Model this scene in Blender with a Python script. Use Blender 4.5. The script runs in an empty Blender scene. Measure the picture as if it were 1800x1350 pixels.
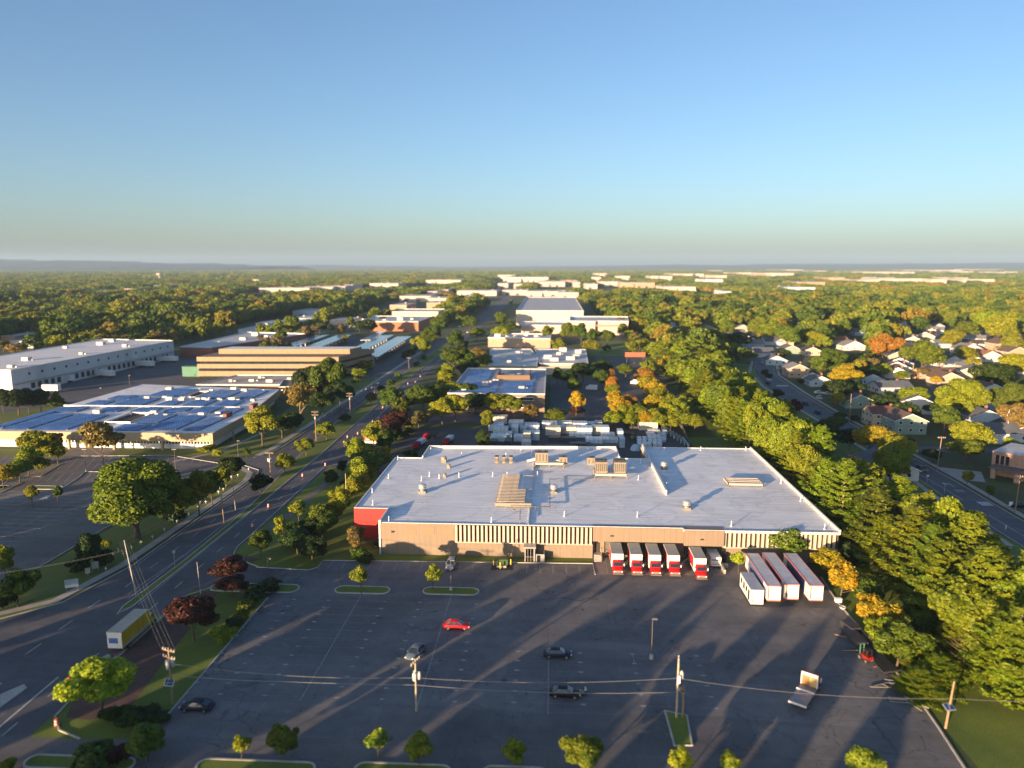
import bpy, math, random
import numpy as np
from mathutils import Vector, Matrix
R = math.radians
scene = bpy.context.scene
COL = scene.collection
# ---------------------------------------------------------------- camera, sky, sun, exposure
CAM_H = 62.0; PITCH = R(9.25); YAW = R(3.1); FPX = 1271.0
cam_d = bpy.data.cameras.new('camera'); cam = bpy.data.objects.new('camera', cam_d); COL.objects.link(cam)
cam.location = (0, 0, CAM_H); cam.rotation_euler = (R(90) - PITCH, 0, YAW)
cam_d.sensor_width = 360.0; cam_d.lens = FPX / 1800 * 360.0
cam_d.clip_start = 1.0; cam_d.clip_end = 60000
cam_d.dof.use_dof = True; cam_d.dof.focus_distance = 180.0; cam_d.dof.aperture_fstop = 0.52
scene.camera = cam
SUN_EL = R(6.0); SUN_DIR = Vector((-0.585 * math.cos(SUN_EL), -0.811 * math.cos(SUN_EL), math.sin(SUN_EL)))
world = bpy.data.worlds.new('World'); scene.world = world; world.use_nodes = True
wn = world.node_tree.nodes; wl = world.node_tree.links
sky = wn.new('ShaderNodeTexSky'); sky.sky_type = 'NISHITA'; sky.sun_disc = False
sky.sun_elevation = R(12.0); sky.sun_rotation = math.atan2(SUN_DIR.x, SUN_DIR.y)
sky.altitude = 60; sky.air_density = 1.0; sky.dust_density = 1.5; sky.ozone_density = 3.4
wl.new(sky.outputs[0], wn['Background'].inputs[0]); wn['Background'].inputs[1].default_value = 0.060
sd = bpy.data.lights.new('sun', 'SUN'); sun = bpy.data.objects.new('sun', sd); COL.objects.link(sun)
sd.energy = 5.0; sd.angle = R(0.5); sd.color = (1.0, 0.68, 0.40)
sun.rotation_euler = SUN_DIR.to_track_quat('Z', 'Y').to_euler(); sun.location = (-60, -80, 60)
scene.view_settings.view_transform = 'Standard'; scene.view_settings.look = 'None'
scene.view_settings.gamma = 1.0; scene.view_settings.exposure = 1.75
scene.cycles.max_bounces = 6; scene.cycles.diffuse_bounces = 2; scene.cycles.glossy_bounces = 2
scene.cycles.transmission_bounces = 2; scene.cycles.volume_bounces = 0; scene.cycles.transparent_max_bounces = 6
# ---------------------------------------------------------------- picking real ground positions (photo survey)
_fw = (-math.sin(YAW) * math.cos(PITCH), math.cos(YAW) * math.cos(PITCH), -math.sin(PITCH))
_rt = (math.cos(YAW), math.sin(YAW), 0.0)
_up = (-math.sin(YAW) * math.sin(PITCH), math.cos(YAW) * math.sin(PITCH), math.cos(PITCH))
def G(x, y, h=0.0):
    a = (x - 900) / FPX; b = (675 - y) / FPX
    d = [_fw[i] + a * _rt[i] + b * _up[i] for i in range(3)]
    t = (h - CAM_H) / d[2]
    return d[0] * t, d[1] * t
def PX(X, Y, Z):
    v = (X, Y, Z - CAM_H); c = sum(v[i] * _fw[i] for i in range(3))
    if c < 1: return (-9999, -9999)
    return (900 + FPX * sum(v[i] * _rt[i] for i in range(3)) / c, 675 - FPX * sum(v[i] * _up[i] for i in range(3)) / c)
def topz(X, Y, ty):
    lo, hi = 0.0, 60.0
    for _ in range(30):
        m = (lo + hi) / 2
        if PX(X, Y, m)[1] > ty: lo = m
        else: hi = m
    return m
# ---------------------------------------------------------------- materials
def new_mat(name):
    m = bpy.data.materials.new(name); m.use_nodes = True
    nt = m.node_tree; return m, nt, nt.nodes['Principled BSDF']
def N(nt, t, **kw):
    n = nt.nodes.new(t)
    for k, v in kw.items(): setattr(n, k, v)
    return n
def noise(nt, scale, detail=4, rough=0.6, vec=None, dist=0.0):
    n = N(nt, 'ShaderNodeTexNoise'); n.inputs['Scale'].default_value = scale
    n.inputs['Detail'].default_value = detail; n.inputs['Roughness'].default_value = rough
    n.inputs['Distortion'].default_value = dist
    if vec is not None: nt.links.new(vec, n.inputs['Vector'])
    return n.outputs['Fac']
def ramp(nt, fac, stops):
    r = N(nt, 'ShaderNodeValToRGB'); e = r.color_ramp.elements
    while len(e) < len(stops): e.new(0.5)
    for i, (p, c) in enumerate(stops):
        e[i].position = p; e[i].color = (c[0], c[1], c[2], 1) if len(c) > 2 else (c[0], c[0], c[0], 1)
    nt.links.new(fac, r.inputs[0]); return r.outputs[0]
def mul(nt, a, b, f=1.0):
    m = N(nt, 'ShaderNodeMixRGB', blend_type='MULTIPLY'); m.inputs[0].default_value = f
    nt.links.new(a, m.inputs[1]); nt.links.new(b, m.inputs[2]); return m.outputs[0]
def mixc(nt, fac, a, b):
    m = N(nt, 'ShaderNodeMixRGB')
    if isinstance(fac, float): m.inputs[0].default_value = fac
    else: nt.links.new(fac, m.inputs[0])
    for i, v in ((1, a), (2, b)):
        if isinstance(v, tuple): m.inputs[i].default_value = (*v, 1)
        else: nt.links.new(v, m.inputs[i])
    return m.outputs[0]
def pos(nt, scale=(1, 1, 1)):
    g = N(nt, 'ShaderNodeNewGeometry'); m = N(nt, 'ShaderNodeMapping'); m.inputs['Scale'].default_value = scale
    nt.links.new(g.outputs['Position'], m.inputs['Vector']); return m.outputs[0]
def bump(nt, bsdf, h, strength=0.3, dist=0.05):
    b = N(nt, 'ShaderNodeBump'); b.inputs['Strength'].default_value = strength; b.inputs['Distance'].default_value = dist
    nt.links.new(h, b.inputs['Height']); nt.links.new(b.outputs[0], bsdf.inputs['Normal'])
_mc = {}
def M(name, col, rough=0.7, metal=0.0, var=0.18, scale=0.6):
    """painted / plain surface with dirt and fading"""
    if name in _mc: return _mc[name]
    m, nt, b = new_mat(name)
    p = pos(nt)
    f = noise(nt, scale, 5, 0.65, p)
    f2 = noise(nt, scale * 9, 3, 0.6, p)
    c = ramp(nt, f, [(0.3, tuple(x * (1 - var) for x in col)), (0.7, tuple(min(1, x * (1 + var * 0.5)) for x in col))])
    c = mul(nt, c, ramp(nt, f2, [(0.3, (1 - var * 0.6,)), (0.6, (1.0,))]))
    nt.links.new(c, b.inputs['Base Color']); b.inputs['Roughness'].default_value = rough
    b.inputs['Metallic'].default_value = metal
    _mc[name] = m; return m
def mat_asphalt(name, c1, c2, crack=1.0, patch=1.0):
    m, nt, b = new_mat(name); p = pos(nt)
    big = noise(nt, 0.035, 5, 0.6, p, 0.6); mid = noise(nt, 0.35, 6, 0.7, p); fine = noise(nt, 7.0, 3, 0.7, p)
    base = ramp(nt, big, [(0.32, c1), (0.68, c2)])
    base = mul(nt, base, ramp(nt, mid, [(0.3, (0.78,)), (0.7, (1.12,))]))
    base = mul(nt, base, ramp(nt, fine, [(0.25, (0.72,)), (0.75, (1.22,))]))
    # long tyre-polished lanes and patches
    pl = pos(nt, (0.02, 0.22, 1)); lane = noise(nt, 1.0, 3, 0.5, pl)
    base = mul(nt, base, ramp(nt, lane, [(0.35, (0.86,)), (0.65, (1.08,))]), patch)
    # rectangular resurfaced patches, oil stains, bright scuffs
    bk = N(nt, 'ShaderNodeTexBrick'); bk.offset = 0.37; bk.inputs['Scale'].default_value = 1.0; bk.inputs['Brick Width'].default_value = 17.0; bk.inputs['Row Height'].default_value = 8.5
    bk.inputs['Mortar Size'].default_value = 0.05; bk.inputs['Color1'].default_value = (0.84, 0.84, 0.85, 1); bk.inputs['Color2'].default_value = (1.12, 1.10, 1.08, 1); bk.inputs['Mortar'].default_value = (0.62, 0.62, 0.62, 1)
    nt.links.new(p, bk.inputs['Vector']); base = mul(nt, base, bk.outputs[0], 0.75 * patch)
    oil = noise(nt, 0.55, 2, 0.5, p); base = mul(nt, base, ramp(nt, oil, [(0.24, (0.45,)), (0.33, (1.0,))]))
    scf = noise(nt, 0.16, 7, 0.78, p, 1.2); base = mixc(nt, ramp(nt, scf, [(0.60, (0,)), (0.74, (0.5 * patch,))]), base, tuple(min(1, x * 2.1) for x in c2))
    # cracks
    w = N(nt, 'ShaderNodeTexNoise'); w.inputs['Scale'].default_value = 0.16; w.inputs['Detail'].default_value = 7; nt.links.new(p, w.inputs['Vector'])
    ad = N(nt, 'ShaderNodeVectorMath', operation='MULTIPLY_ADD'); ad.inputs[1].default_value = (9, 9, 0)
    nt.links.new(w.outputs['Color'], ad.inputs[0]); nt.links.new(p, ad.inputs[2])
    v = N(nt, 'ShaderNodeTexVoronoi', feature='DISTANCE_TO_EDGE'); v.inputs['Scale'].default_value = 0.13
    nt.links.new(ad.outputs[0], v.inputs['Vector'])
    ck = ramp(nt, v.outputs['Distance'], [(0.0, (0.45,)), (0.012, (1.0,))])
    gate = noise(nt, 0.05, 2, 0.5, p)
    g2 = ramp(nt, gate, [(0.42, (0,)), (0.52, (1.0,))])
    ckm = mixc(nt, g2, (1, 1, 1), ck)
    base = mul(nt, base, ckm, crack)
    nt.links.new(base, b.inputs['Base Color']); b.inputs['Roughness'].default_value = 0.85
    bump(nt, b, fine, 0.4, 0.03)
    return m
def mat_grass(name, c1, c2, dry=(0.16, 0.13, 0.045), dryness=0.5):
    m, nt, b = new_mat(name); p = pos(nt)
    big = noise(nt, 0.06, 4, 0.6, p); mid = noise(nt, 0.5, 5, 0.7, p); fine = noise(nt, 5.0, 3, 0.8, p)
    base = ramp(nt, big, [(0.35, c1), (0.65, c2)])
    base = mixc(nt, ramp(nt, mid, [(0.52, (0,)), (0.8, (dryness,))]), base, dry)
    base = mul(nt, base, ramp(nt, fine, [(0.25, (0.6,)), (0.75, (1.35,))]))
    nt.links.new(base, b.inputs['Base Color']); b.inputs['Roughness'].default_value = 0.9
    bump(nt, b, fine, 0.8, 0.12); return m
def mat_roof(name, c, seam=1.2, streak=1.0, dirt=(0.30, 0.27, 0.24)):
    """light roofing membrane: welded seams, ponding stains"""
    m, nt, b = new_mat(name); p = pos(nt)
    w = N(nt, 'ShaderNodeTexWave', wave_type='BANDS', bands_direction='Y'); w.inputs['Scale'].default_value = 0.314 / seam
    w.inputs['Distortion'].default_value = 0.35; w.inputs['Detail'].default_value = 2; w.inputs['Detail Scale'].default_value = 0.6
    nt.links.new(p, w.inputs['Vector'])
    seams = ramp(nt, w.outputs['Fac'], [(0.0, (0.80,)), (0.10, (1.0,))])
    st = noise(nt, 1.0, 5, 0.7, pos(nt, (0.08, 1.6, 1)), 0.2)
    big = noise(nt, 0.07, 5, 0.6, p)
    base = ramp(nt, big, [(0.3, tuple(x * 0.84 for x in c)), (0.7, c)])
    base = mul(nt, base, seams)
    base = mul(nt, base, ramp(nt, st, [(0.3, (0.74,)), (0.6, (1.06,))]), streak)
    pond = noise(nt, 0.11, 3, 0.55, p, 0.8); base = mul(nt, base, ramp(nt, pond, [(0.44, (1.0,)), (0.47, (0.84,)), (0.50, (0.96,)), (0.7, (1.0,))]))
    sp = noise(nt, 0.22, 6, 0.75, p)
    base = mixc(nt, ramp(nt, sp, [(0.58, (0,)), (0.78, (0.5,))]), base, dirt)
    nt.links.new(base, b.inputs['Base Color']); b.inputs['Roughness'].default_value = 0.6
    return m
def mat_panelled(name, c, step=1.2, var=0.12, axis=0):
    """wall of vertical panels / siding with joints"""
    m, nt, b = new_mat(name); p = pos(nt)
    s = [0.0, 0.0, 0.0]; s[axis] = 1.0
    if axis == 0: s[1] = 1.0
    w = N(nt, 'ShaderNodeTexWave', wave_type='BANDS', bands_direction='X'); w.inputs['Scale'].default_value = 0.314 / step
    mp = N(nt, 'ShaderNodeMapping')
    if axis == 2: mp.inputs['Rotation'].default_value = (0, R(90), 0)
    nt.links.new(p, mp.inputs['Vector']); nt.links.new(mp.outputs[0], w.inputs['Vector'])
    base = ramp(nt, noise(nt, 0.25, 5, 0.6, p), [(0.3, tuple(x * (1 - var) for x in c)), (0.7, c)])
    base = mul(nt, base, ramp(nt, w.outputs['Fac'], [(0.0, (0.84,)), (0.05, (1.0,))]))
    base = mul(nt, base, ramp(nt, noise(nt, 1.0, 4, 0.6, pos(nt, (1.5, 1.5, 0.12))), [(0.3, (0.92,)), (0.6, (1.0,))]))
    nt.links.new(base, b.inputs['Base Color']); b.inputs['Roughness'].default_value = 0.65; return m
def mat_brick(name, c1, c2, mortar=(0.35, 0.3, 0.26)):
    m, nt, b = new_mat(name); p = pos(nt)
    cb = N(nt, 'ShaderNodeCombineXYZ'); sx = N(nt, 'ShaderNodeSeparateXYZ'); nt.links.new(p, sx.inputs[0])
    ad = N(nt, 'ShaderNodeMath', operation='ADD'); nt.links.new(sx.outputs[0], ad.inputs[0]); nt.links.new(sx.outputs[1], ad.inputs[1])
    nt.links.new(ad.outputs[0], cb.inputs[0]); nt.links.new(sx.outputs[2], cb.inputs[1])
    br = N(nt, 'ShaderNodeTexBrick'); br.inputs['Scale'].default_value = 2.2
    br.inputs['Color1'].default_value = (*c1, 1); br.inputs['Color2'].default_value = (*c2, 1); br.inputs['Mortar'].default_value = (*mortar, 1)
    nt.links.new(cb.outputs[0], br.inputs['Vector'])
    c = mul(nt, br.outputs[0], ramp(nt, noise(nt, 0.3, 4, 0.6, p), [(0.3, (0.82,)), (0.7, (1.08,))]))
    nt.links.new(c, b.inputs['Base Color']); b.inputs['Roughness'].default_value = 0.8; return m
def mat_shingle(name, c):
    m, nt, b = new_mat(name); p = pos(nt)
    n1 = noise(nt, 3.5, 3, 0.7, p); n2 = noise(nt, 0.35, 4, 0.6, p)
    base = ramp(nt, n1, [(0.3, tuple(x * 0.7 for x in c)), (0.7, tuple(x * 1.25 for x in c))])
    base = mul(nt, base, ramp(nt, n2, [(0.3, (0.8,)), (0.7, (1.1,))]))
    w = N(nt, 'ShaderNodeTexWave', wave_type='BANDS', bands_direction='Z'); w.inputs['Scale'].default_value = 1.6; nt.links.new(p, w.inputs['Vector'])
    base = mul(nt, base, ramp(nt, w.outputs['Fac'], [(0.0, (0.75,)), (0.2, (1.0,))]))
    nt.links.new(base, b.inputs['Base Color']); b.inputs['Roughness'].default_value = 0.85; return m
def mat_leaf(name, use_object=True, cols=None, spread=0.55):
    m, nt, b = new_mat(name)
    oi = N(nt, 'ShaderNodeObjectInfo'); p = pos(nt)
    if use_object: c = oi.outputs['Color']
    else: c = ramp(nt, oi.outputs['Random'], cols)
    f = noise(nt, 0.55, 3, 0.6, p); f2 = noise(nt, 3.0, 2, 0.6, p)
    c = mul(nt, c, ramp(nt, f, [(0.3, (1 - spread * 0.8, 1 - spread * 0.55, 0.9)), (0.7, (1 + spread * 0.75, 1 + spread * 0.45, 0.85))]))
    c = mul(nt, c, ramp(nt, f2, [(0.3, (0.65,)), (0.7, (1.25,))]))
    nt.links.new(c, b.inputs['Base Color']); b.inputs['Roughness'].default_value = 0.55
    b.inputs['Specular IOR Level'].default_value = 0.25
    tr = N(nt, 'ShaderNodeBsdfTranslucent'); nt.links.new(c, tr.inputs[0])
    mx = N(nt, 'ShaderNodeMixShader'); mx.inputs[0].default_value = 0.22
    nt.links.new(b.outputs[0], mx.inputs[1]); nt.links.new(tr.outputs[0], mx.inputs[2])
    nt.links.new(mx.outputs[0], nt.nodes['Material Output'].inputs['Surface']); return m
def mat_solar(name, c=(0.018, 0.065, 0.21)):
    m, nt, b = new_mat(name); p = pos(nt)
    br = N(nt, 'ShaderNodeTexBrick'); br.offset = 0.0; br.inputs['Scale'].default_value = 1.0
    br.inputs['Brick Width'].default_value = 1.0; br.inputs['Row Height'].default_value = 1.7; br.inputs['Mortar Size'].default_value = 0.04
    br.inputs['Color1'].default_value = (*c, 1); br.inputs['Color2'].default_value = tuple(x * 1.5 for x in c) + (1,)
    br.inputs['Mortar'].default_value = (0.25, 0.3, 0.36, 1); nt.links.new(p, br.inputs['Vector'])
    c2 = mul(nt, br.outputs[0], ramp(nt, noise(nt, 0.15, 3, 0.5, p), [(0.3, (0.8,)), (0.7, (1.3,))]))
    nt.links.new(c2, b.inputs['Base Color']); b.inputs['Roughness'].default_value = 0.22
    b.inputs['Coat Weight'].default_value = 0.4; return m
def mat_glass(name, c=(0.015, 0.022, 0.03)):
    m, nt, b = new_mat(name); b.inputs['Base Color'].default_value = (*c, 1); b.inputs['Roughness'].default_value = 0.08
    b.inputs['Specular IOR Level'].default_value = 0.8
    f = noise(nt, 0.5, 2, 0.5, pos(nt)); nt.links.new(ramp(nt, f, [(0.3, (0.05,)), (0.7, (0.18,))]), b.inputs['Roughness']); return m
def mat_paint(name, c):
    """car paint"""
    if name in _mc: return _mc[name]
    m, nt, b = new_mat(name); f = noise(nt, 1.2, 3, 0.5, pos(nt))
    nt.links.new(ramp(nt, f, [(0.3, tuple(x * 0.88 for x in c)), (0.7, c)]), b.inputs['Base Color'])
    b.inputs['Roughness'].default_value = 0.32; b.inputs['Roughness'].default_value = 0.38; b.inputs['Specular IOR Level'].default_value = 0.22
    _mc[name] = m; return m
# ---------------------------------------------------------------- mesh helpers
class MB:
    def __init__(s): s.v = []; s.f = []; s.m = []; s.sm = []
    def add(s, vs, fs, m=0, smooth=False):
        o = len(s.v); s.v += [tuple(v) for v in vs]
        for f in fs: s.f.append(tuple(i + o for i in f)); s.m.append(m); s.sm.append(smooth)
        return s
    def box(s, x0, y0, z0, x1, y1, z1, m=0, rz=0.0, c=None, skip=()):
        vs = [(x0, y0, z0), (x1, y0, z0), (x1, y1, z0), (x0, y1, z0), (x0, y0, z1), (x1, y0, z1), (x1, y1, z1), (x0, y1, z1)]
        if rz:
            cx, cy = c if c else ((x0 + x1) / 2, (y0 + y1) / 2); ca, sa = math.cos(rz), math.sin(rz)
            vs = [(cx + (x - cx) * ca - (y - cy) * sa, cy + (x - cx) * sa + (y - cy) * ca, z) for x, y, z in vs]
        fs = [(0, 3, 2, 1), (4, 5, 6, 7), (0, 1, 5, 4), (1, 2, 6, 5), (2, 3, 7, 6), (3, 0, 4, 7)]
        fs = [f for i, f in enumerate(fs) if i not in skip]
        return s.add(vs, fs, m)
    def prism(s, pts, z0, z1, m=0, top=None):
        n = len(pts); vs = [(x, y, z0) for x, y in pts] + [(x, y, z1) for x, y in pts]
        s.add(vs, [(i, (i + 1) % n, n + (i + 1) % n, n + i) for i in range(n)], m)
        s.add([(x, y, z1) for x, y in pts], [tuple(range(n))], m if top is None else top)
        s.add([(x, y, z0) for x, y in pts], [tuple(reversed(range(n)))], m); return s
    def quad(s, a, b, c, d, m=0): return s.add([a, b, c, d], [(0, 1, 2, 3)], m)
    def poly(s, pts, z, m=0): return s.add([(x, y, z) for x, y in pts], [tuple(range(len(pts)))], m)
    def tube(s, pts, r, n=6, m=0, r1=None, cap=True):
        pts = [Vector(p) for p in pts]; k = len(pts); rings = []
        for i, p in enumerate(pts):
            d = (pts[min(i + 1, k - 1)] - pts[max(i - 1, 0)]).normalized()
            a = d.orthogonal().normalized(); b = d.cross(a)
            rr = r if r1 is None else r + (r1 - r) * i / (k - 1)
            rings.append([p + (a * math.cos(t) + b * math.sin(t)) * rr for t in [2 * math.pi * j / n for j in range(n)]])
        vs = [v for ring in rings for v in ring]; fs = []
        for i in range(k - 1):
            for j in range(n): fs.append((i * n + j, i * n + (j + 1) % n, (i + 1) * n + (j + 1) % n, (i + 1) * n + j))
        s.add(vs, fs, m, True)
        if cap: s.add(rings[0], [tuple(reversed(range(n)))], m); s.add(rings[-1], [tuple(range(n))], m)
        return s
    def lathe(s, x, y, prof, n=12, m=0):
        vs = []; fs = []
        for z, r in prof:
            vs += [(x + r * math.cos(2 * math.pi * j / n), y + r * math.sin(2 * math.pi * j / n), z) for j in range(n)]
        for i in range(len(prof) - 1):
            for j in range(n): fs.append((i * n + j, i * n + (j + 1) % n, (i + 1) * n + (j + 1) % n, (i + 1) * n + j))
        s.add(vs, fs, m, True)
        s.add([(x + prof[-1][1] * math.cos(2 * math.pi * j / n), y + prof[-1][1] * math.sin(2 * math.pi * j / n), prof[-1][0]) for j in range(n)], [tuple(range(n))], m)
        return s
    def mesh(s, name, mats):
        me = bpy.data.meshes.new(name); me.from_pydata(s.v, [], s.f)
        for m in (mats if isinstance(mats, (list, tuple)) else [mats]): me.materials.append(m)
        me.polygons.foreach_set('material_index', s.m); me.polygons.foreach_set('use_smooth', s.sm)
        me.update(); return me
    def build(s, name, mats, parent=None, loc=None, rz=None):
        o = bpy.data.objects.new(name, s.mesh(name, mats)); COL.objects.link(o)
        if parent is not None: o.parent = parent
        if loc is not None: o.location = loc
        if rz is not None: o.rotation_euler = (0, 0, rz)
        return o
ANCH = []
def tag(o, label=None, cat=None, group=None, kind=None, order=None):
    if label: o['label'] = label
    if cat: o['category'] = cat
    if group: o['group'] = group
    if kind: o['kind'] = kind
    if label and kind is None: ANCH.append((o, order))
    return o
def thing(name, label, cat, loc=(0, 0, 0), rz=0.0, group=None):
    o = bpy.data.objects.new(name, None); COL.objects.link(o); o.location = loc; o.rotation_euler = (0, 0, rz)
    o.empty_display_size = 0.5
    return tag(o, label, cat, group)
def struct(name, mb, mats, loc=None):
    return tag(mb.build(name, mats, None, loc), kind='structure')
KIDS = {}
def kids(o):
    if o.name not in KIDS: KIDS[o.name] = list(o.children)
    return KIDS[o.name]
def dup(root, loc, rz=None, label=None, scale=None, group=None, color=None):
    r = root.copy(); COL.objects.link(r); r.location = loc
    if rz is not None: r.rotation_euler = (0, 0, rz)
    if scale is not None: r.scale = scale
    if group: r['group'] = group
    if label: r['label'] = label
    if color: r.color = color
    ANCH.append((r, None))
    for ch in kids(root):
        c = ch.copy(); COL.objects.link(c); c.parent = r
        if color: c.color = color
        for g in kids(ch):
            d = g.copy(); COL.objects.link(d); d.parent = c
    return r
def strip(pts, w):
    """polygon strip (left and right offsets) along a polyline, returns list of quads (xy)"""
    P = [Vector((p[0], p[1])) for p in pts]; L = []; Rr = []
    for i, p in enumerate(P):
        d = (P[min(i + 1, len(P) - 1)] - P[max(i - 1, 0)]).normalized(); n = Vector((-d.y, d.x))
        L.append(p + n * w / 2); Rr.append(p - n * w / 2)
    return [(L[i], Rr[i], Rr[i + 1], L[i + 1]) for i in range(len(P) - 1)]
def sheet(mb, pts, w, z, m=0):
    for a, b, c, d in strip(pts, w): mb.add([(q.x, q.y, z) for q in (a, b, c, d)], [(0, 1, 2, 3)], m)
def kerbline(mb, pts, w=0.22, h=0.14, m=0):
    for a, b, c, d in strip(pts, w):
        q = [a, b, c, d]
        vs = [(p.x, p.y, -0.02) for p in q] + [(p.x, p.y, h) for p in q]
        mb.add(vs, [(4, 5, 6, 7), (0, 1, 5, 4), (1, 2, 6, 5), (2, 3, 7, 6), (3, 0, 4, 7)], m)
# ================================================================ SETTING
LOT = mat_asphalt('lot_asphalt', (0.100, 0.104, 0.116), (0.165, 0.160, 0.163))
LOTB = mat_asphalt('old_lot_asphalt', (0.106, 0.103, 0.103), (0.160, 0.149, 0.143), 0.7)
ROAD = mat_asphalt('road_asphalt', (0.073, 0.074, 0.088), (0.115, 0.112, 0.121), 0.4)
STREET = mat_asphalt('street_asphalt', (0.085, 0.089, 0.104), (0.113, 0.113, 0.124), 0.3)
CONC = M('concrete', (0.36, 0.34, 0.31), 0.85, 0, 0.2, 0.4)
CONCD = M('worn_concrete', (0.20, 0.18, 0.165), 0.85, 0, 0.25, 0.3)
KERB = M('kerb_concrete', (0.42, 0.40, 0.36), 0.85, 0, 0.25, 0.5)
PAINTW = M('road_paint', (0.50, 0.50, 0.49), 0.7, 0, 0.45, 1.3)
PAINTF = M('faded_paint', (0.21, 0.21, 0.21), 0.8, 0, 0.5, 1.0)
PAVER = M('brick_pavers', (0.10, 0.055, 0.045), 0.85, 0, 0.3, 0.6)
SOIL = M('bare_soil', (0.13, 0.085, 0.05), 0.95, 0, 0.4, 0.5)
GRASS = mat_grass('lawn', (0.070, 0.115, 0.010), (0.135, 0.180, 0.014))
GRASSD = mat_grass('verge_grass', (0.075, 0.120, 0.012), (0.145, 0.165, 0.02), dryness=0.85)
WILD = mat_grass('countryside', (0.035, 0.055, 0.014), (0.060, 0.080, 0.02), dryness=0.4)
g = MB(); n = 24; S = 32000.0
g.quad((-S, -S, 0), (S, -S, 0), (S, S, 0), (-S, S, 0)); struct('ground', g, WILD)
Z1, Z2, Z3, Z4 = 0.004, 0.008, 0.012, 0.016
# lawns around the big warehouse and verges
g = MB()
g.poly([(-69.1, 20), (-53.3, 20), (-53.3, 130), (-69.1, 130)], Z1)
g.poly([(-70.4, 143), (-61, 139.8), (-49, 138.9), (-48.1, 143.9), (9.3, 145.2), (9.3, 148.6), (-36.4, 148.6), (-44.8, 158), (-44.8, 206), (-56, 222), (-70.4, 216)], Z1)
g.poly([(53.9, 20), (112, 20), (105.5, 170), (107, 190), (109.5, 230), (110.5, 345), (112, 380), (128, 468), (90, 480), (58.5, 330), (61.5, 250), (61.5, 140), (53.9, 140)], Z1)
g.poly([(61.6, 222), (49, 220), (50, 262), (72, 262)], Z2)
struct('lawn', g, GRASS)
g = MB()
g.poly([(-200, 20), (-94.5, 20), (-91.5, 121), (-90.4, 141), (-90.4, 205), (-98, 218), (-104, 200), (-106, 120), (-200, 118)], Z1)
g.poly([(-114.4, 237), (-200, 231), (-200, 222), (-150, 224), (-126, 226.5), (-103, 226), (-94.9, 236), (-94.6, 400), (-104, 410), (-112, 370), (-122, 345), (-114.4, 300)], Z1)
g.poly([(-215, 230), (-196.9, 260), (-198, 330), (-250, 330), (-280, 250)], Z1)
struct('roadside_grass', g, GRASSD)
# avenue on the left
g = MB()
g.poly([(-230, 75), (-62, 60), (-62, 30), (-230, 30)], Z2)
g.poly([(-115, 60), (-69.1, 60), (-69.1, 300), (-72, 420), (-72, 1500), (-94.6, 1500), (-93, 560), (-92.8, 240), (-87.2, 205), (-87.2, 139), (-90.5, 122), (-99, 113.5), (-125, 106), (-230, 104), (-230, 60)], Z2)
g.poly([(-88, 206), (-88, 232), (-103, 223), (-125, 224), (-125, 219), (-104, 217)], Z3)
g.poly([(-69.2, 128), (-69.2, 143.5), (-61, 139.8), (-53, 139.2), (-53.6, 133.1), (-58, 131.5)], Z3)
g.poly([(-69.2, 216), (-69.2, 238), (-60, 230), (-44, 233), (-37, 233), (-37, 214), (-45.2, 202), (-56, 214)], Z3)
struct('road', g, ROAD)
g = MB()     # painted lines of the avenue
for y in range(66, 420, 9):
    g.box(-72.95, y, Z3, -72.8, y + 3, Z4) if not (86 < y < 90) else None
    if y > 122: g.box(-82.9 if y < 215 else -89.3, y, Z3, -82.75 if y < 215 else -89.15, y + 3, Z4)
sheet(g, [(-79.3, 124), (-79.1, 160), (-79.0, 200), (-86.3, 260), (-86.3, 400)], 0.13, Z4)
sheet(g, [(-86.5, 140), (-86.3, 203)], 0.12, Z4)
sheet(g, [(-76.1, 122), (-76.1, 260), (-78.2, 330), (-78.4, 420)], 0.12, Z4)
sheet(g, [(-69.6, 92), (-69.6, 126)], 0.12, Z4)
sheet(g, [(-74.6, 82), (-74.8, 98)], 0.3, Z4); sheet(g, [(-82, 82), (-82.3, 96)], 0.3, Z4)
sheet(g, [(-80.5, 126), (-79.4, 145)], 0.12, Z4)
for y in (104, 112, 120): sheet(g, [(-84.5, y), (-84.3, y + 3.5)], 0.15, Z4)
struct('road_markings', g, PAINTW)
g = MB(); k = MB()   # planted median
med = [(-77.8, 118.3), (-76.7, 121), (-76.4, 140), (-76.4, 180), (-76.6, 235), (-78.6, 330), (-79.3, 420), (-79.5, 700), (-85.5, 700), (-86, 420), (-86, 280), (-84, 240), (-80.8, 205), (-78.4, 180), (-77.9, 165), (-77.7, 143), (-78.4, 121)]
g.prism(med, -0.01, 0.13); tag(g.build('median', GRASSD), kind='structure')
kerbline(k, med + [med[0]], 0.25, 0.16)
g = MB(); g.prism([G(0, 1222), G(42, 1204), G(48, 1210), G(0, 1245)][::1], -0.01, 0.15); struct('traffic_island', g, KERB)
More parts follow.
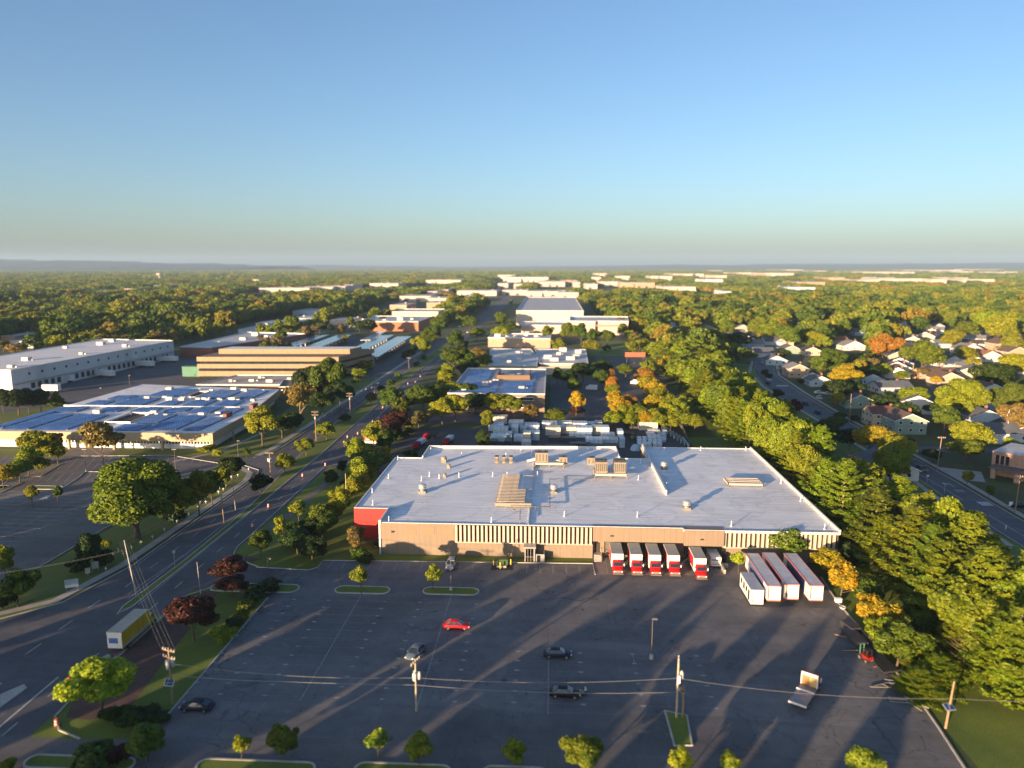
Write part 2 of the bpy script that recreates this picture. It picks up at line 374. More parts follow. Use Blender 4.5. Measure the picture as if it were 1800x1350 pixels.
# kerbs
WK = [(-230, 104.2), (-125, 106.2), (-99, 113.7), (-90.6, 122), (-87.3, 139), (-87.2, 203), (-89.5, 211), (-97, 216.6)]
EK = [(-62, 84), (-66, 85.6), (-68.6, 88.5), (-69.1, 93), (-69.0, 126), (-66, 129.5), (-60, 131.6)]
EK2 = [(-60, 139.5), (-64, 142), (-68.5, 145.5), (-69.7, 150), (-69.6, 160), (-70.3, 215), (-67, 219.5), (-61, 224)]
for q in (WK, EK, EK2): kerbline(k, q)
kerbline(k, [(-97, 225.5), (-94, 231), (-92.9, 240), (-93, 560)])
kerbline(k, [(-70.6, 262), (-72, 300), (-73.5, 380), (-74, 480)])
kerbline(k, [(-61, 139.7), (-49.6, 138.8), (-48.2, 140.3), (-48.1, 143.9), (9.2, 145.3), (9.4, 139.8)])
kerbline(k, [(-53.3, 133.2), (-53.3, 133)]); kerbline(k, [(-53.2, 126), (-53.1, 88)], 0.2)
kerbline(k, [(54.9, 141), (53.9, 130), (54.0, 118), (53.6, 98), (53.1, 92.5), (52.2, 85), (49, 60)], 0.25)
kerbline(k, [(106, 160), (106.6, 182), (107.4, 197), (109.2, 218), (110.9, 290), (111.2, 330), (113, 380), (120, 430), (135, 480)], 0.2)
kerbline(k, [(116.4, 165), (116.6, 180), (118.2, 210), (118.8, 244)], 0.2); kerbline(k, [(119.6, 256), (119.9, 290), (122, 327), (124, 365), (129, 420), (143, 470)], 0.2)
struct('kerb', k, KERB)
# pavements (sidewalks)
g = MB()
sheet(g, [(-230, 106.3), (-126, 108.3), (-101, 115.6), (-92.6, 122.6), (-89.6, 139), (-89.3, 165), (-89.0, 200), (-91, 208), (-97, 214)], 1.9, 0.05)
sheet(g, [(-97, 228), (-95.6, 236), (-95.3, 270), (-95.3, 560)], 2.2, 0.05)
sheet(g, [(103.5, 160), (104.3, 182), (105.1, 197), (107.0, 218), (108.9, 290), (109.2, 330), (111, 380), (118, 432), (133, 482)], 1.6, 0.05)
sheet(g, [(118.4, 165), (118.9, 180), (120.6, 210), (121.2, 243)], 1.7, 0.05)
sheet(g, [(122, 258), (122.4, 290), (124.4, 327), (126.5, 365), (131.5, 420), (145, 470)], 1.5, 0.05)
sheet(g, [(-121, 219), (-112, 232), (-108, 262)], 1.6, 0.05)
g.poly([(126.5, 210), (131.5, 221), (121.4, 226), (119.7, 212)], 0.06)
struct('pavement', g, CONC)
g = MB()  # brick paved margin by the avenue
g.poly([(-68.9, 93), (-68.6, 126), (-64, 129.6), (-63, 124), (-61.5, 108), (-59.5, 92), (-63, 88), (-67, 88.4)], Z3)
g.poly([(-67.5, 143.5), (-63.4, 141.2), (-62.0, 143.8), (-66.6, 145.6)], 0.05)
struct('brick_pavement', g, PAVER)
g = MB(); sheet(g, [(-67.3, 158), (-65.2, 178), (-64.6, 205), (-62.5, 210)], 1.8, 0.03); struct('footpath', g, LOTB)
# residential street and side streets
g = MB()
sheet(g, [(110.5, 60), (111.0, 160), (111.6, 182), (112.6, 197), (114, 220), (115.4, 290), (116.6, 327), (118.4, 365), (124, 412), (136, 472), (170, 560), (230, 680), (300, 800)], 10.6, Z2)
sheet(g, [(112, 249.3), (160, 249), (230, 246), (330, 260)], 7.5, Z3)
sheet(g, [(170, 300), (215, 420), (290, 560), (380, 700), (450, 800)], 8, Z3)
sheet(g, [(250, 330), (300, 440), (400, 600), (520, 760)], 8, Z3)
sheet(g, [(95.5, 168), (100, 171), (106.2, 171.5)], 6, Z3)
g.poly([(121, 176), (121, 190), (170, 186), (170, 170)], Z3)
struct('residential_street', g, STREET)
g = MB()
sheet(g, [(111.6, 222), (111.2, 202), (110.9, 193)], 0.18, Z4); sheet(g, [(110.7, 181), (110.3, 168), (110.1, 150)], 0.18, Z4)
g.poly([G(1715, 882), G(1736, 882), G(1748, 889), G(1728, 889)], Z4)
g.poly([G(1364, 677), G(1385, 677), G(1386, 679), G(1366, 679)], Z4); g.poly([G(1346, 665), G(1354, 664), G(1358, 669), G(1350, 669)], Z4)
# turn arrow and letters painted on the lane
g.add([(115.0, 205.0, Z4), (115.3, 205.0, Z4), (115.3, 208.0, Z4), (115.0, 208.0, Z4)], [(0, 1, 2, 3)])
g.add([(114.0, 207.6, Z4), (115.3, 207.6, Z4), (115.3, 208.3, Z4), (114.0, 208.3, Z4)], [(0, 1, 2, 3)])
g.add([(113.2, 208.0, Z4), (114.1, 206.8, Z4), (114.1, 209.2, Z4)], [(0, 1, 2)])
for q in range(4):
    x = 113.4 + q * 0.62
    g.box(x, 200.2, Z3, x + 0.16, 202.4, Z4); g.box(x + 0.16, 202.0, Z3, x + 0.42, 202.35, Z4)
    if q % 2 == 0: g.box(x + 0.34, 200.2, Z3, x + 0.48, 201.9, Z4)
struct('street_markings', g, PAINTW)
# front parking lot
g = MB()
g.poly([(-53.2, 20), (53.9, 20), (52.2, 85), (53.6, 98), (54.0, 118), (53.9, 130), (55.2, 141), (36.4, 150), (9.3, 150), (9.3, 145.3), (-48.1, 143.9), (-48.2, 140.3), (-49.6, 138.8), (-61, 139.7), (-60, 131.5), (-57.5, 128.2), (-53.3, 126.0)], Z2)
struct('parking_lot', g, LOT)
g = MB(); g.poly([(-120, 50), (120, 50), (120, 70), (54, 84.5), (-10, 87), (-53.2, 84.5), (-62, 84), (-120, 84)], Z3)
g.poly([(-16.8, 84), (-12, 93.6), (0, 92.9), (22, 93.5), (53, 91.5), (52.6, 86)], Z3 - 0.002); struct('access_road', g, mat_asphalt('patched_asphalt', (0.083, 0.083, 0.092), (0.140, 0.136, 0.136), 1.0))
g = MB()
def stall_row(x0, x1, ys, hook=True, m=0):
    for y in ys:
        g.box(x0, y, Z3 - 0.003, x1, y + 0.09, Z3 + 0.001, m)
        for hx in ((x0, x1) if hook else ()): g.box(hx - 0.35, y - 0.18, Z3 - 0.002, hx + 0.35, y + 0.2, Z3 + 0.003, 1)
def vl(x, y0, y1, m=0): g.box(x - 0.06, y0, Z3 - 0.001, x + 0.06, y1, Z3 + 0.002, m)
ys = [125.6 - 2.78 * i for i in range(12)]
stall_row(-41.4, -30.7, ys); stall_row(-24.0, -13.5, ys); stall_row(-53.0, -48.0, ys, True)
vl(-35.8, 94, 128.6, 1); vl(-18.6, 93, 129.2, 1)
stall_row(-4.9, 5.1, [109.3 - 2.8 * i for i in range(6)]); vl(0.05, 92.8, 106.8, 1)
stall_row(13.6, 23.8, [109.4 - 2.8 * i for i in range(6)]); vl(13.6, 106.6, 109.4, 1)
for x in (-46, -43.2, -40.4, -37.6, -34.9, -32.1, -29.4, -26.7, -24.0, -21.3, -18.6, -15.9, -4.6, -1.9, 0.8, 3.5, 6.2): g.box(x - 0.05, 139.9, Z3 - 0.002, x + 0.05, 144.0, Z3 + 0.001, 1); g.box(x + 0.25, 139.9, Z3 - 0.002, x + 0.33, 144.0, Z3 + 0.001, 0)
for x in (12.0, 16.8, 20.6, 24.4, 28.4, 33.6): g.box(x - 0.06, 140.3, 0.024, x + 0.06, 147.6, 0.03, 1)
struct('stall_lines', g, [PAINTF, M('stall_paint', (0.33, 0.33, 0.33), 0.8, 0, 0.5, 1.0)])
g = MB(); g.poly([(9.6, 139.9), (36.2, 140.9), (36.2, 149.2), (9.6, 149.2)], 0.018); struct('loading_apron', g, CONCD)
# kerbed islands
def island(x0, x1, yc, w, name='planted_island'):
    pts = []; r = w / 2
    for a in range(-90, 91, 20): pts.append((x1 - r + r * math.cos(R(a)), yc + r * math.sin(R(a))))
    for a in range(90, 271, 20): pts.append((x0 + r + r * math.cos(R(a)), yc + r * math.sin(R(a))))
    i = MB(); i.prism(pts, -0.01, 0.12, 1); kk = MB(); kerbline(i, pts + [pts[0]], 0.28, 0.17, 0)
    return struct(name, i, [KERB, GRASS])
island(-41.4, -30.8, 130.2, 3.0); island(-24.3, -13.5, 130.6, 3.0); island(-66, -48.6, 130.0, 3.4)
island(-165.5, -153.8, 190.0, 3.0); island(-147.5, -138, 190.2, 3.0); island(-185, -170.5, 190.3, 3.0)
i = MB(); pp = [(16.5, 94.3), (19.4, 93.4), (18.9, 87), (16.6, 86.8)]; i.prism(pp, -0.01, 0.12, 1); kerbline(i, pp + [pp[0]], 0.25, 0.17); struct('pole_island', i, [KERB, GRASS])
for x0, x1, y in ((-66, -52, 79.4), (-44, -29, 79.8), (-24, -12, 80.2), (-8, 0, 80.4)): island(x0, x1, y, 2.4)
# left parking lot
g = MB()
g.poly([(-104, 200), (-106.5, 160), (-106, 122), (-112, 118), (-200, 117), (-260, 117), (-260, 222), (-200, 222), (-150, 223.5), (-126, 226), (-104, 217)], Z2)
struct('west_parking_lot', g, LOTB)
g = MB()
for x0, x1 in ((-152, -139.5), (-171, -158), (-190, -177), (-133, -121.5), (-209, -196)):
    stall_row(x0, x1, [186.5 - 2.75 * i for i in range(22)], False, 1)
    vl((x0 + x1) / 2, 126, 187, 0)
for r_ in range(26):
    x = -122 - r_ * 2.75
    for y0 in (196, 209): g.add([(x, y0, Z4), (x + 0.12, y0, Z4), (x - 3.0 + 0.12, y0 + 8.5, Z4), (x - 3.0, y0 + 8.5, Z4)], [(0, 1, 2, 3)], 1)
    g.add([(x + 10, 219, Z4), (x + 10.12, 219, Z4), (x + 8.1, 224, Z4), (x + 8, 224, Z4)], [(0, 1, 2, 3)], 1)
g.add([(*G(68, 878), Z4), (*G(75, 878), Z4), (*G(90, 871), Z4), (*G(82, 871), Z4)], [(0, 1, 2, 3)], 1)
struct('west_stall_lines', g, [M('west_faded', (0.3, 0.3, 0.3), 0.8, 0, 0.4, 1), M('west_paint', (0.5, 0.5, 0.5), 0.8, 0, 0.4, 1)])
k = MB()
kerbline(k, [(-104, 205), (-106.4, 160), (-106, 124)], 0.25); kerbline(k, [(-98, 217.8), (-104, 217.5), (-126, 226.8), (-150, 224.5), (-155, 224.3)], 0.25)
for q in ([(82, 876), (138, 840), (150, 829), (200, 830)],): kerbline(k, [G(*p) for p in q], 0.2)
struct('west_kerb', k, KERB)
g = MB(); g.prism([G(44, 837), G(72, 838), G(100, 821), G(112, 815), G(90, 816)], -0.01, 0.12); g.prism([G(0, 868), G(40, 849), G(30, 849), G(0, 856)], -0.01, 0.12); struct('gravel_island', g, [M('gravel', (0.22, 0.19, 0.14), 0.9, 0, 0.3, 0.8)])
g = MB(); g.poly([G(112, 802), G(185, 803), G(210, 790), G(125, 786)], 0.03); struct('concrete_pad', g, CONCD)
# yard behind the big warehouse, car parks and roads farther back
g = MB()
g.poly([(-24, 217.5), (48, 217.5), (48, 291), (-24, 289)], Z2)
g.poly([(-56, 240), (-37, 240), (-37.2, 212), (-24, 212), (-24, 274), (-52, 272)], Z2)
struct('storage_yard', g, mat_asphalt('yard_asphalt', (0.042, 0.042, 0.048), (0.070, 0.070, 0.076), 0.3))
g = MB()
g.poly([(0, 292), (60, 292), (60, 394), (0, 394)], Z2); g.poly([(30, 398), (66, 398), (66, 500), (30, 500)], Z2)
g.poly([(-68, 276), (0, 290), (0, 300), (-70, 300)], Z2)
g.poly([(-108, 395), (-96.5, 395), (-96.5, 620), (-180, 640), (-175, 480), (-122, 480), (-122, 456)], Z2)
g.poly([(-262, 260), (-200, 334), (-110, 352), (-115, 385), (-200, 385), (-222, 480), (-262, 480)], Z2)
g.poly([(40, 640), (75, 640), (75, 900), (40, 900)], Z2)
struct('far_car_park', g, mat_asphalt('far_asphalt', (0.062, 0.064, 0.076), (0.097, 0.097, 0.108), 0.2))
g = MB()
for i in range(34): g.box(2 + 1.7 * i * 1.0, 300, Z3, 2.05 + 1.7 * i, 392, Z3 + 0.002, 0)
struct('far_stall_lines', g, [PAINTF])
g = MB(); g.poly([(28, 505), (66, 505), (68, 610), (20, 610)], Z2); g.poly([(-122, 396), (-98, 396), (-98, 300), (-112, 352)], Z2); struct('far_lawn', g, GRASS)
# ================================================================ TREES AND PLANTS
LEAF = mat_leaf('leaf'); NEEDLE = mat_leaf('pine_needles', spread=0.4)
BARK = M('bark', (0.11, 0.08, 0.055), 0.9, 0, 0.35, 2.0); BARKL = M('pale_bark', (0.26, 0.19, 0.13), 0.9, 0, 0.3, 2.0)
def leafmesh(name, C, Nn, L, W, T, rng, mat):
    """one leaf clump (bent quad pair) per row: centre C, normal Nn, long axis T"""
    n = len(C); Nn = Nn / np.linalg.norm(Nn, axis=1, keepdims=True)
    Bv = np.cross(Nn, T); Bv /= (np.linalg.norm(Bv, axis=1, keepdims=True) + 1e-6); Tv = np.cross(Bv, Nn)
    L = L[:, None]; W = W[:, None]
    v = np.empty((n, 6, 3), np.float32)
    sag = Nn * L * 0.22
    v[:, 0] = C - Tv * L - Bv * W * 0.5 - sag; v[:, 1] = C - Tv * L * 0.6 + Bv * W * 0.7 - sag
    v[:, 2] = C + Bv * W; v[:, 5] = C - Bv * W
    v[:, 3] = C + Tv * L + Bv * W * 0.35 - sag; v[:, 4] = C + Tv * L * 0.8 - Bv * W * 0.55 - sag
    me = bpy.data.meshes.new(name); me.vertices.add(n * 6); me.vertices.foreach_set('co', v.reshape(-1))
    idx = (np.arange(n) * 6)[:, None] + np.array([0, 1, 2, 5, 5, 2, 3, 4])[None, :]
    me.loops.add(n * 8); me.loops.foreach_set('vertex_index', idx.reshape(-1).astype(np.int32))
    me.polygons.add(n * 2); me.polygons.foreach_set('loop_start', (np.arange(n * 2) * 4).astype(np.int32))
    me.polygons.foreach_set('loop_total', np.full(n * 2, 4, np.int32)); me.update(calc_edges=True)
    me.materials.append(mat); return me
def unit(a): return a / (np.linalg.norm(a, axis=1, keepdims=True) + 1e-9)
def broad_crown(name, seed, Rr=4.0, H=9.0, zb=2.0, nl=2600, ls=0.36, lobes=16, squash=0.8, mat=None, spiky=0.0):
    rng = np.random.default_rng(seed)
    zc = (H + zb) / 2; az = (H - zb) / 2
    d = unit(rng.normal(size=(lobes, 3))); d[:, 2] = np.abs(d[:, 2]) * rng.choice([1, 1, -0.7], lobes)
    rr = rng.uniform(0.42, 0.86, lobes)[:, None]
    lr = rng.uniform(0.20, 0.42, lobes) * Rr
    c = np.concatenate([d[:, :2] * rr * Rr, zc + d[:, 2:3] * rr * az], 1)
    c[0] = (0, 0, zc); lr[0] = Rr * 0.55; c[1] = (rng.uniform(-.3, .3), rng.uniform(-.3, .3), zc + az * 0.55); lr[1] = Rr * 0.4
    n = nl * 3; li = rng.choice(lobes, n, p=lr**2 / np.sum(lr**2))
    u = unit(rng.normal(size=(n, 3))); rad = lr[li] * (0.72 + 0.38 * rng.random(n) ** 0.7)
    P = c[li] + u * rad[:, None] * np.array([1, 1, squash])
    P[:, 2] = np.maximum(P[:, 2], zb * 0.9)
    keep = np.ones(n, bool)
    for k in range(lobes):
        q = (P - c[k]) / np.array([1, 1, squash]); keep &= ~((np.linalg.norm(q, axis=1) < lr[k] * 0.74) & (li != k))
    keep &= ~((u[:, 2] < -0.45) & (rng.random(n) < 0.7))
    ph = rng.uniform(0, 6, 3); hole = np.sin(P[:, 0] * 2.3 * 4 / Rr + ph[0]) * np.sin(P[:, 1] * 2.1 * 4 / Rr + ph[1]) * np.sin(P[:, 2] * 2.6 * 4 / Rr + ph[2]); keep &= ~((hole > 0.42) & (rng.random(n) < 0.85))
    P = P[keep][:nl]; u = u[keep][:nl]; n = len(P)
    Nn = unit(u + 0.75 * rng.normal(size=(n, 3)) + np.array([0, 0, 0.25]))
    T = unit(rng.normal(size=(n, 3)) + spiky * (u + np.array([0, 0, .6])))
    L = ls * rng.uniform(0.6, 1.35, n); return leafmesh(name, P, Nn, L, L * rng.uniform(0.4, 0.75, n), T, rng, mat or LEAF)
def broad_trunk(name, seed, H=9.0, zb=2.0, Rr=4.0, r=0.22, mat=None):
    rng = random.Random(seed); b = MB()
    pts = [(0, 0, -0.05), (rng.uniform(-.1, .1), rng.uniform(-.1, .1), zb), (rng.uniform(-.3, .3), rng.uniform(-.3, .3), H * 0.8)]
    b.tube(pts, r, 7, 0, r * 0.3)
    for i in range(6):
        a = i * 1.05 + rng.uniform(-.3, .3); z = zb + (H * 0.5 - zb) * i / 6; l = Rr * rng.uniform(.5, .8)
        b.tube([(0, 0, z), (math.cos(a) * l * .5, math.sin(a) * l * .5, z + l * .45), (math.cos(a) * l, math.sin(a) * l, z + l * .75)], r * 0.45, 5, 0, r * 0.12)
    return b.mesh(name, [mat or BARK])
def pine_crown(name, seed, H=17.0, Rr=4.6, nt=5200):
    rng = np.random.default_rng(seed); P = []; Tt = []; br = []
    z = H * 0.12
    while z < H * 0.97:
        f = (z - H * 0.12) / (H * 0.88)
        Lm = Rr * (1.02 - f ** 1.7) * rng.uniform(0.75, 1.12) + 0.35
        nb = int(rng.integers(5, 8)) if f < 0.85 else 4
        a0 = rng.uniform(0, 6.28)
        for k in range(nb):
            a = a0 + k * 6.283 / nb + rng.uniform(-.3, .3); L = Lm * rng.uniform(0.6, 1.12)
            up = 0.10 + 0.45 * f + rng.uniform(-.05, .12); d = np.array([math.cos(a), math.sin(a), up]); s = np.array([-math.sin(a), math.cos(a), 0])
            br.append((z, d, L)); m = int(14 + L * 30)
            t = rng.uniform(0.25, 1.0, m) ** 0.75; w = (0.08 + 0.30 * np.sin(np.pi * np.clip(t, 0, 1) ** 0.9)) * L * 0.75
            lat = rng.uniform(-1, 1, m)
            p = np.array([0, 0, z]) + d * (t * L)[:, None] + s * (lat * w)[:, None]
            p[:, 2] += 0.10 * L * t * t - np.abs(lat) * 0.10 * w + rng.normal(0, 0.10, m)
            P.append(p); Tt.append(d + s * (lat * 1.1)[:, None] + np.array([0, 0, 0.45]) + rng.normal(0, 0.2, (m, 3)))
        z += rng.uniform(0.060, 0.095) * H * (1 - 0.4 * f)
    P = np.concatenate(P); Tt = unit(np.concatenate(Tt)); n = len(P)
    Nn = unit(np.array([0, 0, 1.0]) + 0.45 * rng.normal(size=(n, 3)) + 0.5 * unit(P * np.array([1, 1, 0]) + 1e-3))
    L = rng.uniform(0.26, 0.55, n)
    me = leafmesh(name, P, Nn, L, L * rng.uniform(0.22, 0.38, n), Tt, rng, NEEDLE)
    b = MB(); b.tube([(0, 0, -0.1), (0.05, 0, H * 0.5), (0, 0.05, H * 0.96)], 0.3, 7, 0, 0.05)
    for z, d, L in br: b.tube([(0, 0, z), tuple(np.array([0, 0, z]) + d * L * 0.9)], 0.07, 4, 0, 0.02, cap=False)
    return me, b.mesh(name + '_trunk', [BARKL])
def cone_crown(name, seed, H=8.0, Rr=2.2, n=2200):
    rng = np.random.default_rng(seed); f = 1 - np.sqrt(rng.random(n)); z = 0.5 + f * (H - 0.6)
    a = rng.uniform(0, 6.283, n); r = Rr * (1 - f) * (0.78 + 0.25 * np.sin(a * 5 + z * 4)) * rng.uniform(0.7, 1.08, n)
    P = np.stack([np.cos(a) * r, np.sin(a) * r, z], 1); u = unit(np.stack([np.cos(a), np.sin(a), np.full(n, .5)], 1))
    T = unit(np.stack([np.cos(a), np.sin(a), np.full(n, -.15)], 1) + .3 * rng.normal(size=(n, 3)))
    L = rng.uniform(.22, .42, n); return leafmesh(name, P, unit(u + .5 * rng.normal(size=(n, 3))), L, L * .45, T, rng, NEEDLE)
def bare_mesh(name, seed, H=10):
    rng = random.Random(seed); b = MB(); b.tube([(0, 0, 0), (.2, .1, H * .5), (.1, -.1, H)], .22, 6, 0, .03)
    for i in range(26):
        z = H * (.3 + .65 * i / 26); a = i * 2.4; l = (H - z) * .55 + 1.2; up = rng.uniform(.3, .8)
        e = (math.cos(a) * l, math.sin(a) * l, z + l * up); b.tube([(0.1, 0, z), e], .06, 4, 0, .015, cap=False)
        for k in range(4):
            t = .4 + .15 * k; s = (e[0] * t, e[1] * t, z + l * up * t); q = a + rng.uniform(-1, 1)
            b.tube([s, (s[0] + math.cos(q) * l * .35, s[1] + math.sin(q) * l * .35, s[2] + l * .3)], .03, 3, 0, .008, cap=False)
    return b.mesh(name, [BARKL])
PROTO = {}
def proto(kind, crown, trunk, H, Rr):
    co = np.empty(len(crown.vertices) * 3, np.float32); crown.vertices.foreach_get('co', co); co = co.reshape(-1, 3)
    PROTO.setdefault(kind, []).append((crown, trunk, float(np.percentile(co[:, 2], 99.5)), float(np.percentile(np.hypot(co[:, 0], co[:, 1]), 94))))
for s in range(5):
    H, Rr, zb = [(9.5, 4.2, 2.0), (10, 4.0, 2.2), (9, 4.4, 1.6), (10.5, 4.1, 2.4), (9.2, 4.0, 1.9)][s]
    proto('broad', broad_crown(f'crown_{s}', 11 + s, Rr, H, zb, 7500, 0.225, 20 + s), broad_trunk('trunk', s, H, zb, Rr), H, Rr)
    proto('mid', broad_crown(f'mid_crown_{s}', 31 + s, Rr, H, zb * .8, 1300, 0.50, 12 + s), broad_trunk('trunk', s, H, zb, Rr), H, Rr)
proto('big', broad_crown('big_crown', 77, 7.4, 14.5, 2.8, 20000, 0.27, 34), broad_trunk('trunk', 9, 14.5, 2.5, 7, .55), 14.5, 7.4)
for s in range(3):
    proto('young', broad_crown(f'young_crown_{s}', 51 + s, 1.5, 4.6, 1.4, 1100, 0.17, 9, 1.2), broad_trunk('trunk', 3 + s, 4.6, 1.3, 1.3, .07), 4.6, 1.5)
    proto('oval', broad_crown(f'oval_crown_{s}', 61 + s, 2.4, 7.2, 1.2, 3600, 0.19, 13, 1.25, spiky=.5), broad_trunk('trunk', 5 + s, 7.2, 1.2, 2.2, .13), 7.2, 2.4)
    proto('shrub', broad_crown(f'shrub_{s}', 71 + s, 1.7, 2.4, 0.15, 1300, 0.2, 10), None, 2.4, 1.7)
    proto('loose', broad_crown(f'loose_crown_{s}', 81 + s, 4.2, 8.6, 2.2, 1500, 0.33, 22, .5), broad_trunk('trunk', 5 + s, 8.6, 1.8, 4.2, .2, BARKL), 8.6, 4.2)
    proto('cone', cone_crown(f'cone_crown_{s}', 91 + s), broad_trunk('trunk', 1, 6, 1, .5, .12), 8, 2.2)
for s in range(6):
    H, Rr = [(17, 4.8), (16, 5.2), (18, 4.5), (15, 4.9), (17.5, 5.3), (16.5, 4.4)][s]
    a, b_ = pine_crown(f'pine_crown_{s}', 101 + s, H, Rr); proto('pine', a, b_, H, Rr)
PROTO['bare'] = [(None, bare_mesh('bare_branches', 5), 10, 4)]
C_ = dict(D=(0.026, 0.052, 0.010), G=(0.060, 0.105, 0.010), M=(0.095, 0.140, 0.012), Y=(0.185, 0.215, 0.012), GO=(0.31, 0.24, 0.014),
          O=(0.26, 0.145, 0.026), R=(0.060, 0.020, 0.016), B=(0.16, 0.13, 0.04), P=(0.150, 0.205, 0.012), L=(0.26, 0.32, 0.02))
CW = dict(D='dark green', G='deep green', M='mid green', Y='yellow-green', GO='golden', O='orange', R='maroon', B='olive brown', P='sunlit green', L='bright lime')
KN = dict(broad=('shade_tree', 'tree'), mid=('shade_tree', 'tree'), big=('shade_tree', 'tree'), young=('young_tree', 'tree'), oval=('street_tree', 'tree'),
          shrub=('shrub', 'shrub'), loose=('shade_tree', 'tree'), cone=('spruce_tree', 'tree'), pine=('pine_tree', 'tree'), bare=('bare_tree', 'tree'))
KW = dict(broad='round leafy tree', mid='leafy tree', big='broad shade tree', young='slim young tree', oval='upright leafy tree', shrub='bushy shrub',
          loose='loose airy tree', cone='pointed conifer', pine='feathery pine', bare='leafless tree')
trng = random.Random(7); MADE = {}; TREES = []
def tree(x, y, Rr, H, kind, col, where, group, order=None):
    pr = PROTO[kind]; i = trng.randrange(len(pr)); crown, trunk, h0, r0 = pr[i]
    c = C_[col]; j = [trng.uniform(0.86, 1.16) for _ in range(3)]; color = (c[0] * j[0] * j[1], c[1] * j[0], c[2] * j[2], 1)
    nm, cat = KN[kind]; label = f"{CW[col]} {KW[kind]} {where}" if kind != 'bare' else f"{KW[kind]} with pale branches {where}"
    if kind == 'shrub':
        o = bpy.data.objects.new(nm, crown); COL.objects.link(o)
    else:
        o = bpy.data.objects.new(nm, None); COL.objects.link(o)
        for n_, me in (('crown', crown), ('trunk', trunk)):
            if me is None: continue
            ch = bpy.data.objects.new(n_ if kind != 'bare' else 'branches', me); COL.objects.link(ch); ch.parent = o; ch.color = color
    o.color = color; o.location = (x, y, 0); o.rotation_euler = (0, 0, trng.uniform(0, 6.28)); s = Rr / r0
    o.scale = (s * trng.uniform(.93, 1.07), s * trng.uniform(.93, 1.07), H / h0); tag(o, label, cat, group, None, order); TREES.append((x, y, Rr)); return o
ASP = dict(broad=1.6, mid=2.1, big=1.95, young=2.1, oval=1.95, shrub=1.3, loose=2.0, cone=3.4, pine=3.4, bare=2.2)
def T(cx, cy, w, kind, col, where, group, asp=None):
    """tree whose crown is seen centred at (cx,cy) and w wide (1800-px photo units)"""
    asp = (asp or ASP[kind]) * (1.32 if kind in ('oval', 'young', 'loose') else (1.22 if kind == 'broad' else (1.1 if kind in ('big', 'shrub') else 1.0))); w = w * (1.28 if kind == 'oval' else (1.12 if kind in ('young', 'shrub', 'broad') else 1.0)); H = 6.0
    for _ in range(8):
        zc = H * (0.5 if kind in ('shrub',) else 0.6)
        X, Y = G(cx, cy, min(zc, 40)); d = math.sqrt(X * X + Y * Y + (CAM_H - zc) ** 2); Rr = WS * w / 2 * d / FPX / 0.98; H = asp * Rr
    return tree(X, Y, Rr, H, kind, col, where, group)
WS = 1.0
def TT(where, group, rows):
    for r in rows: T(r[0], r[1], r[2], r[3], r[4], where, group, r[5] if len(r) > 5 else None)
TT('between west car park and avenue', 'trees along the west car park', [
    (235, 868, 150, 'big', 'M', 1.45), (301, 905, 36, 'shrub', 'D'), (315, 877, 36, 'oval', 'Y', 2.0), (347, 860, 38, 'oval', 'Y', 2.2), (370, 852, 30, 'oval', 'M', 2.2),
    (392, 838, 24, 'oval', 'Y', 1.7), (408, 820, 40, 'broad', 'D', 1.3), (152, 966, 30, 'oval', 'D', 2.3), (141, 995, 30, 'shrub', 'D'), (181, 982, 32, 'shrub', 'D'),
    (188, 958, 14, 'young', 'Y', 2.0), (27, 1028, 40, 'oval', 'M', 1.6), (6, 983, 22, 'oval', 'Y', 2.6), (0, 1055, 30, 'shrub', 'D')])
TT('inside the west car park', 'trees in the west car park', [
    (54, 869, 18, 'young', 'Y', 2.2), (100, 868, 16, 'young', 'G', 2.4), (70, 782, 46, 'broad', 'Y'), (48, 806, 26, 'oval', 'Y', 1.9), (74, 816, 15, 'oval', 'Y'),
    (101, 797, 25, 'young', 'Y', 1.6), (32, 826, 28, 'young', 'Y', 1.5), (4, 834, 32, 'broad', 'GO'), (98, 776, 22, 'oval', 'R', 1.6), (178, 773, 56, 'loose', 'B', 1.9)])
TT('on the lawn by the solar roofed building', 'trees around the solar roofed building', [
    (365, 790, 26, 'shrub', 'Y', .8), (382, 797, 16, 'shrub', 'Y'), (460, 744, 58, 'broad', 'Y', 1.75), (495, 748, 42, 'broad', 'D', 1.2), (517, 740, 34, 'broad', 'D', 1.4), (527, 702, 52, 'loose', 'B', 1.9),
    (578, 664, 56, 'broad', 'G', 2.1), (548, 672, 48, 'broad', 'D', 2.0), (597, 690, 42, 'broad', 'D', 1.6), (566, 705, 38, 'broad', 'D', 1.4), (98, 698, 22, 'cone', 'G', 1.9), (70, 700, 24, 'oval', 'D', 1.6),
    (30, 703, 36, 'broad', 'D', 1.5), (4, 700, 26, 'broad', 'D', 1.9), (49, 700, 22, 'oval', 'D'), (433, 795, 12, 'young', 'G'), (240, 734, 24, 'shrub', 'G', .8)])
TT('in the grassy median of the avenue', 'trees in the avenue median', [
    (573, 755, 26, 'oval', 'Y', 1.5), (606, 735, 17, 'shrub', 'D'), (651, 699, 18, 'oval', 'B', 1.4), (669, 684, 16, 'shrub', 'D'), (685, 673, 15, 'shrub', 'D'), (699, 661, 14, 'shrub', 'G'),
    (538, 783, 24, 'oval', 'Y', 1.5), (500, 812, 25, 'oval', 'Y', 1.6), (457, 849, 27, 'oval', 'D', 1.5), (731, 640, 12, 'shrub', 'D'), (745, 629, 12, 'shrub', 'G')])
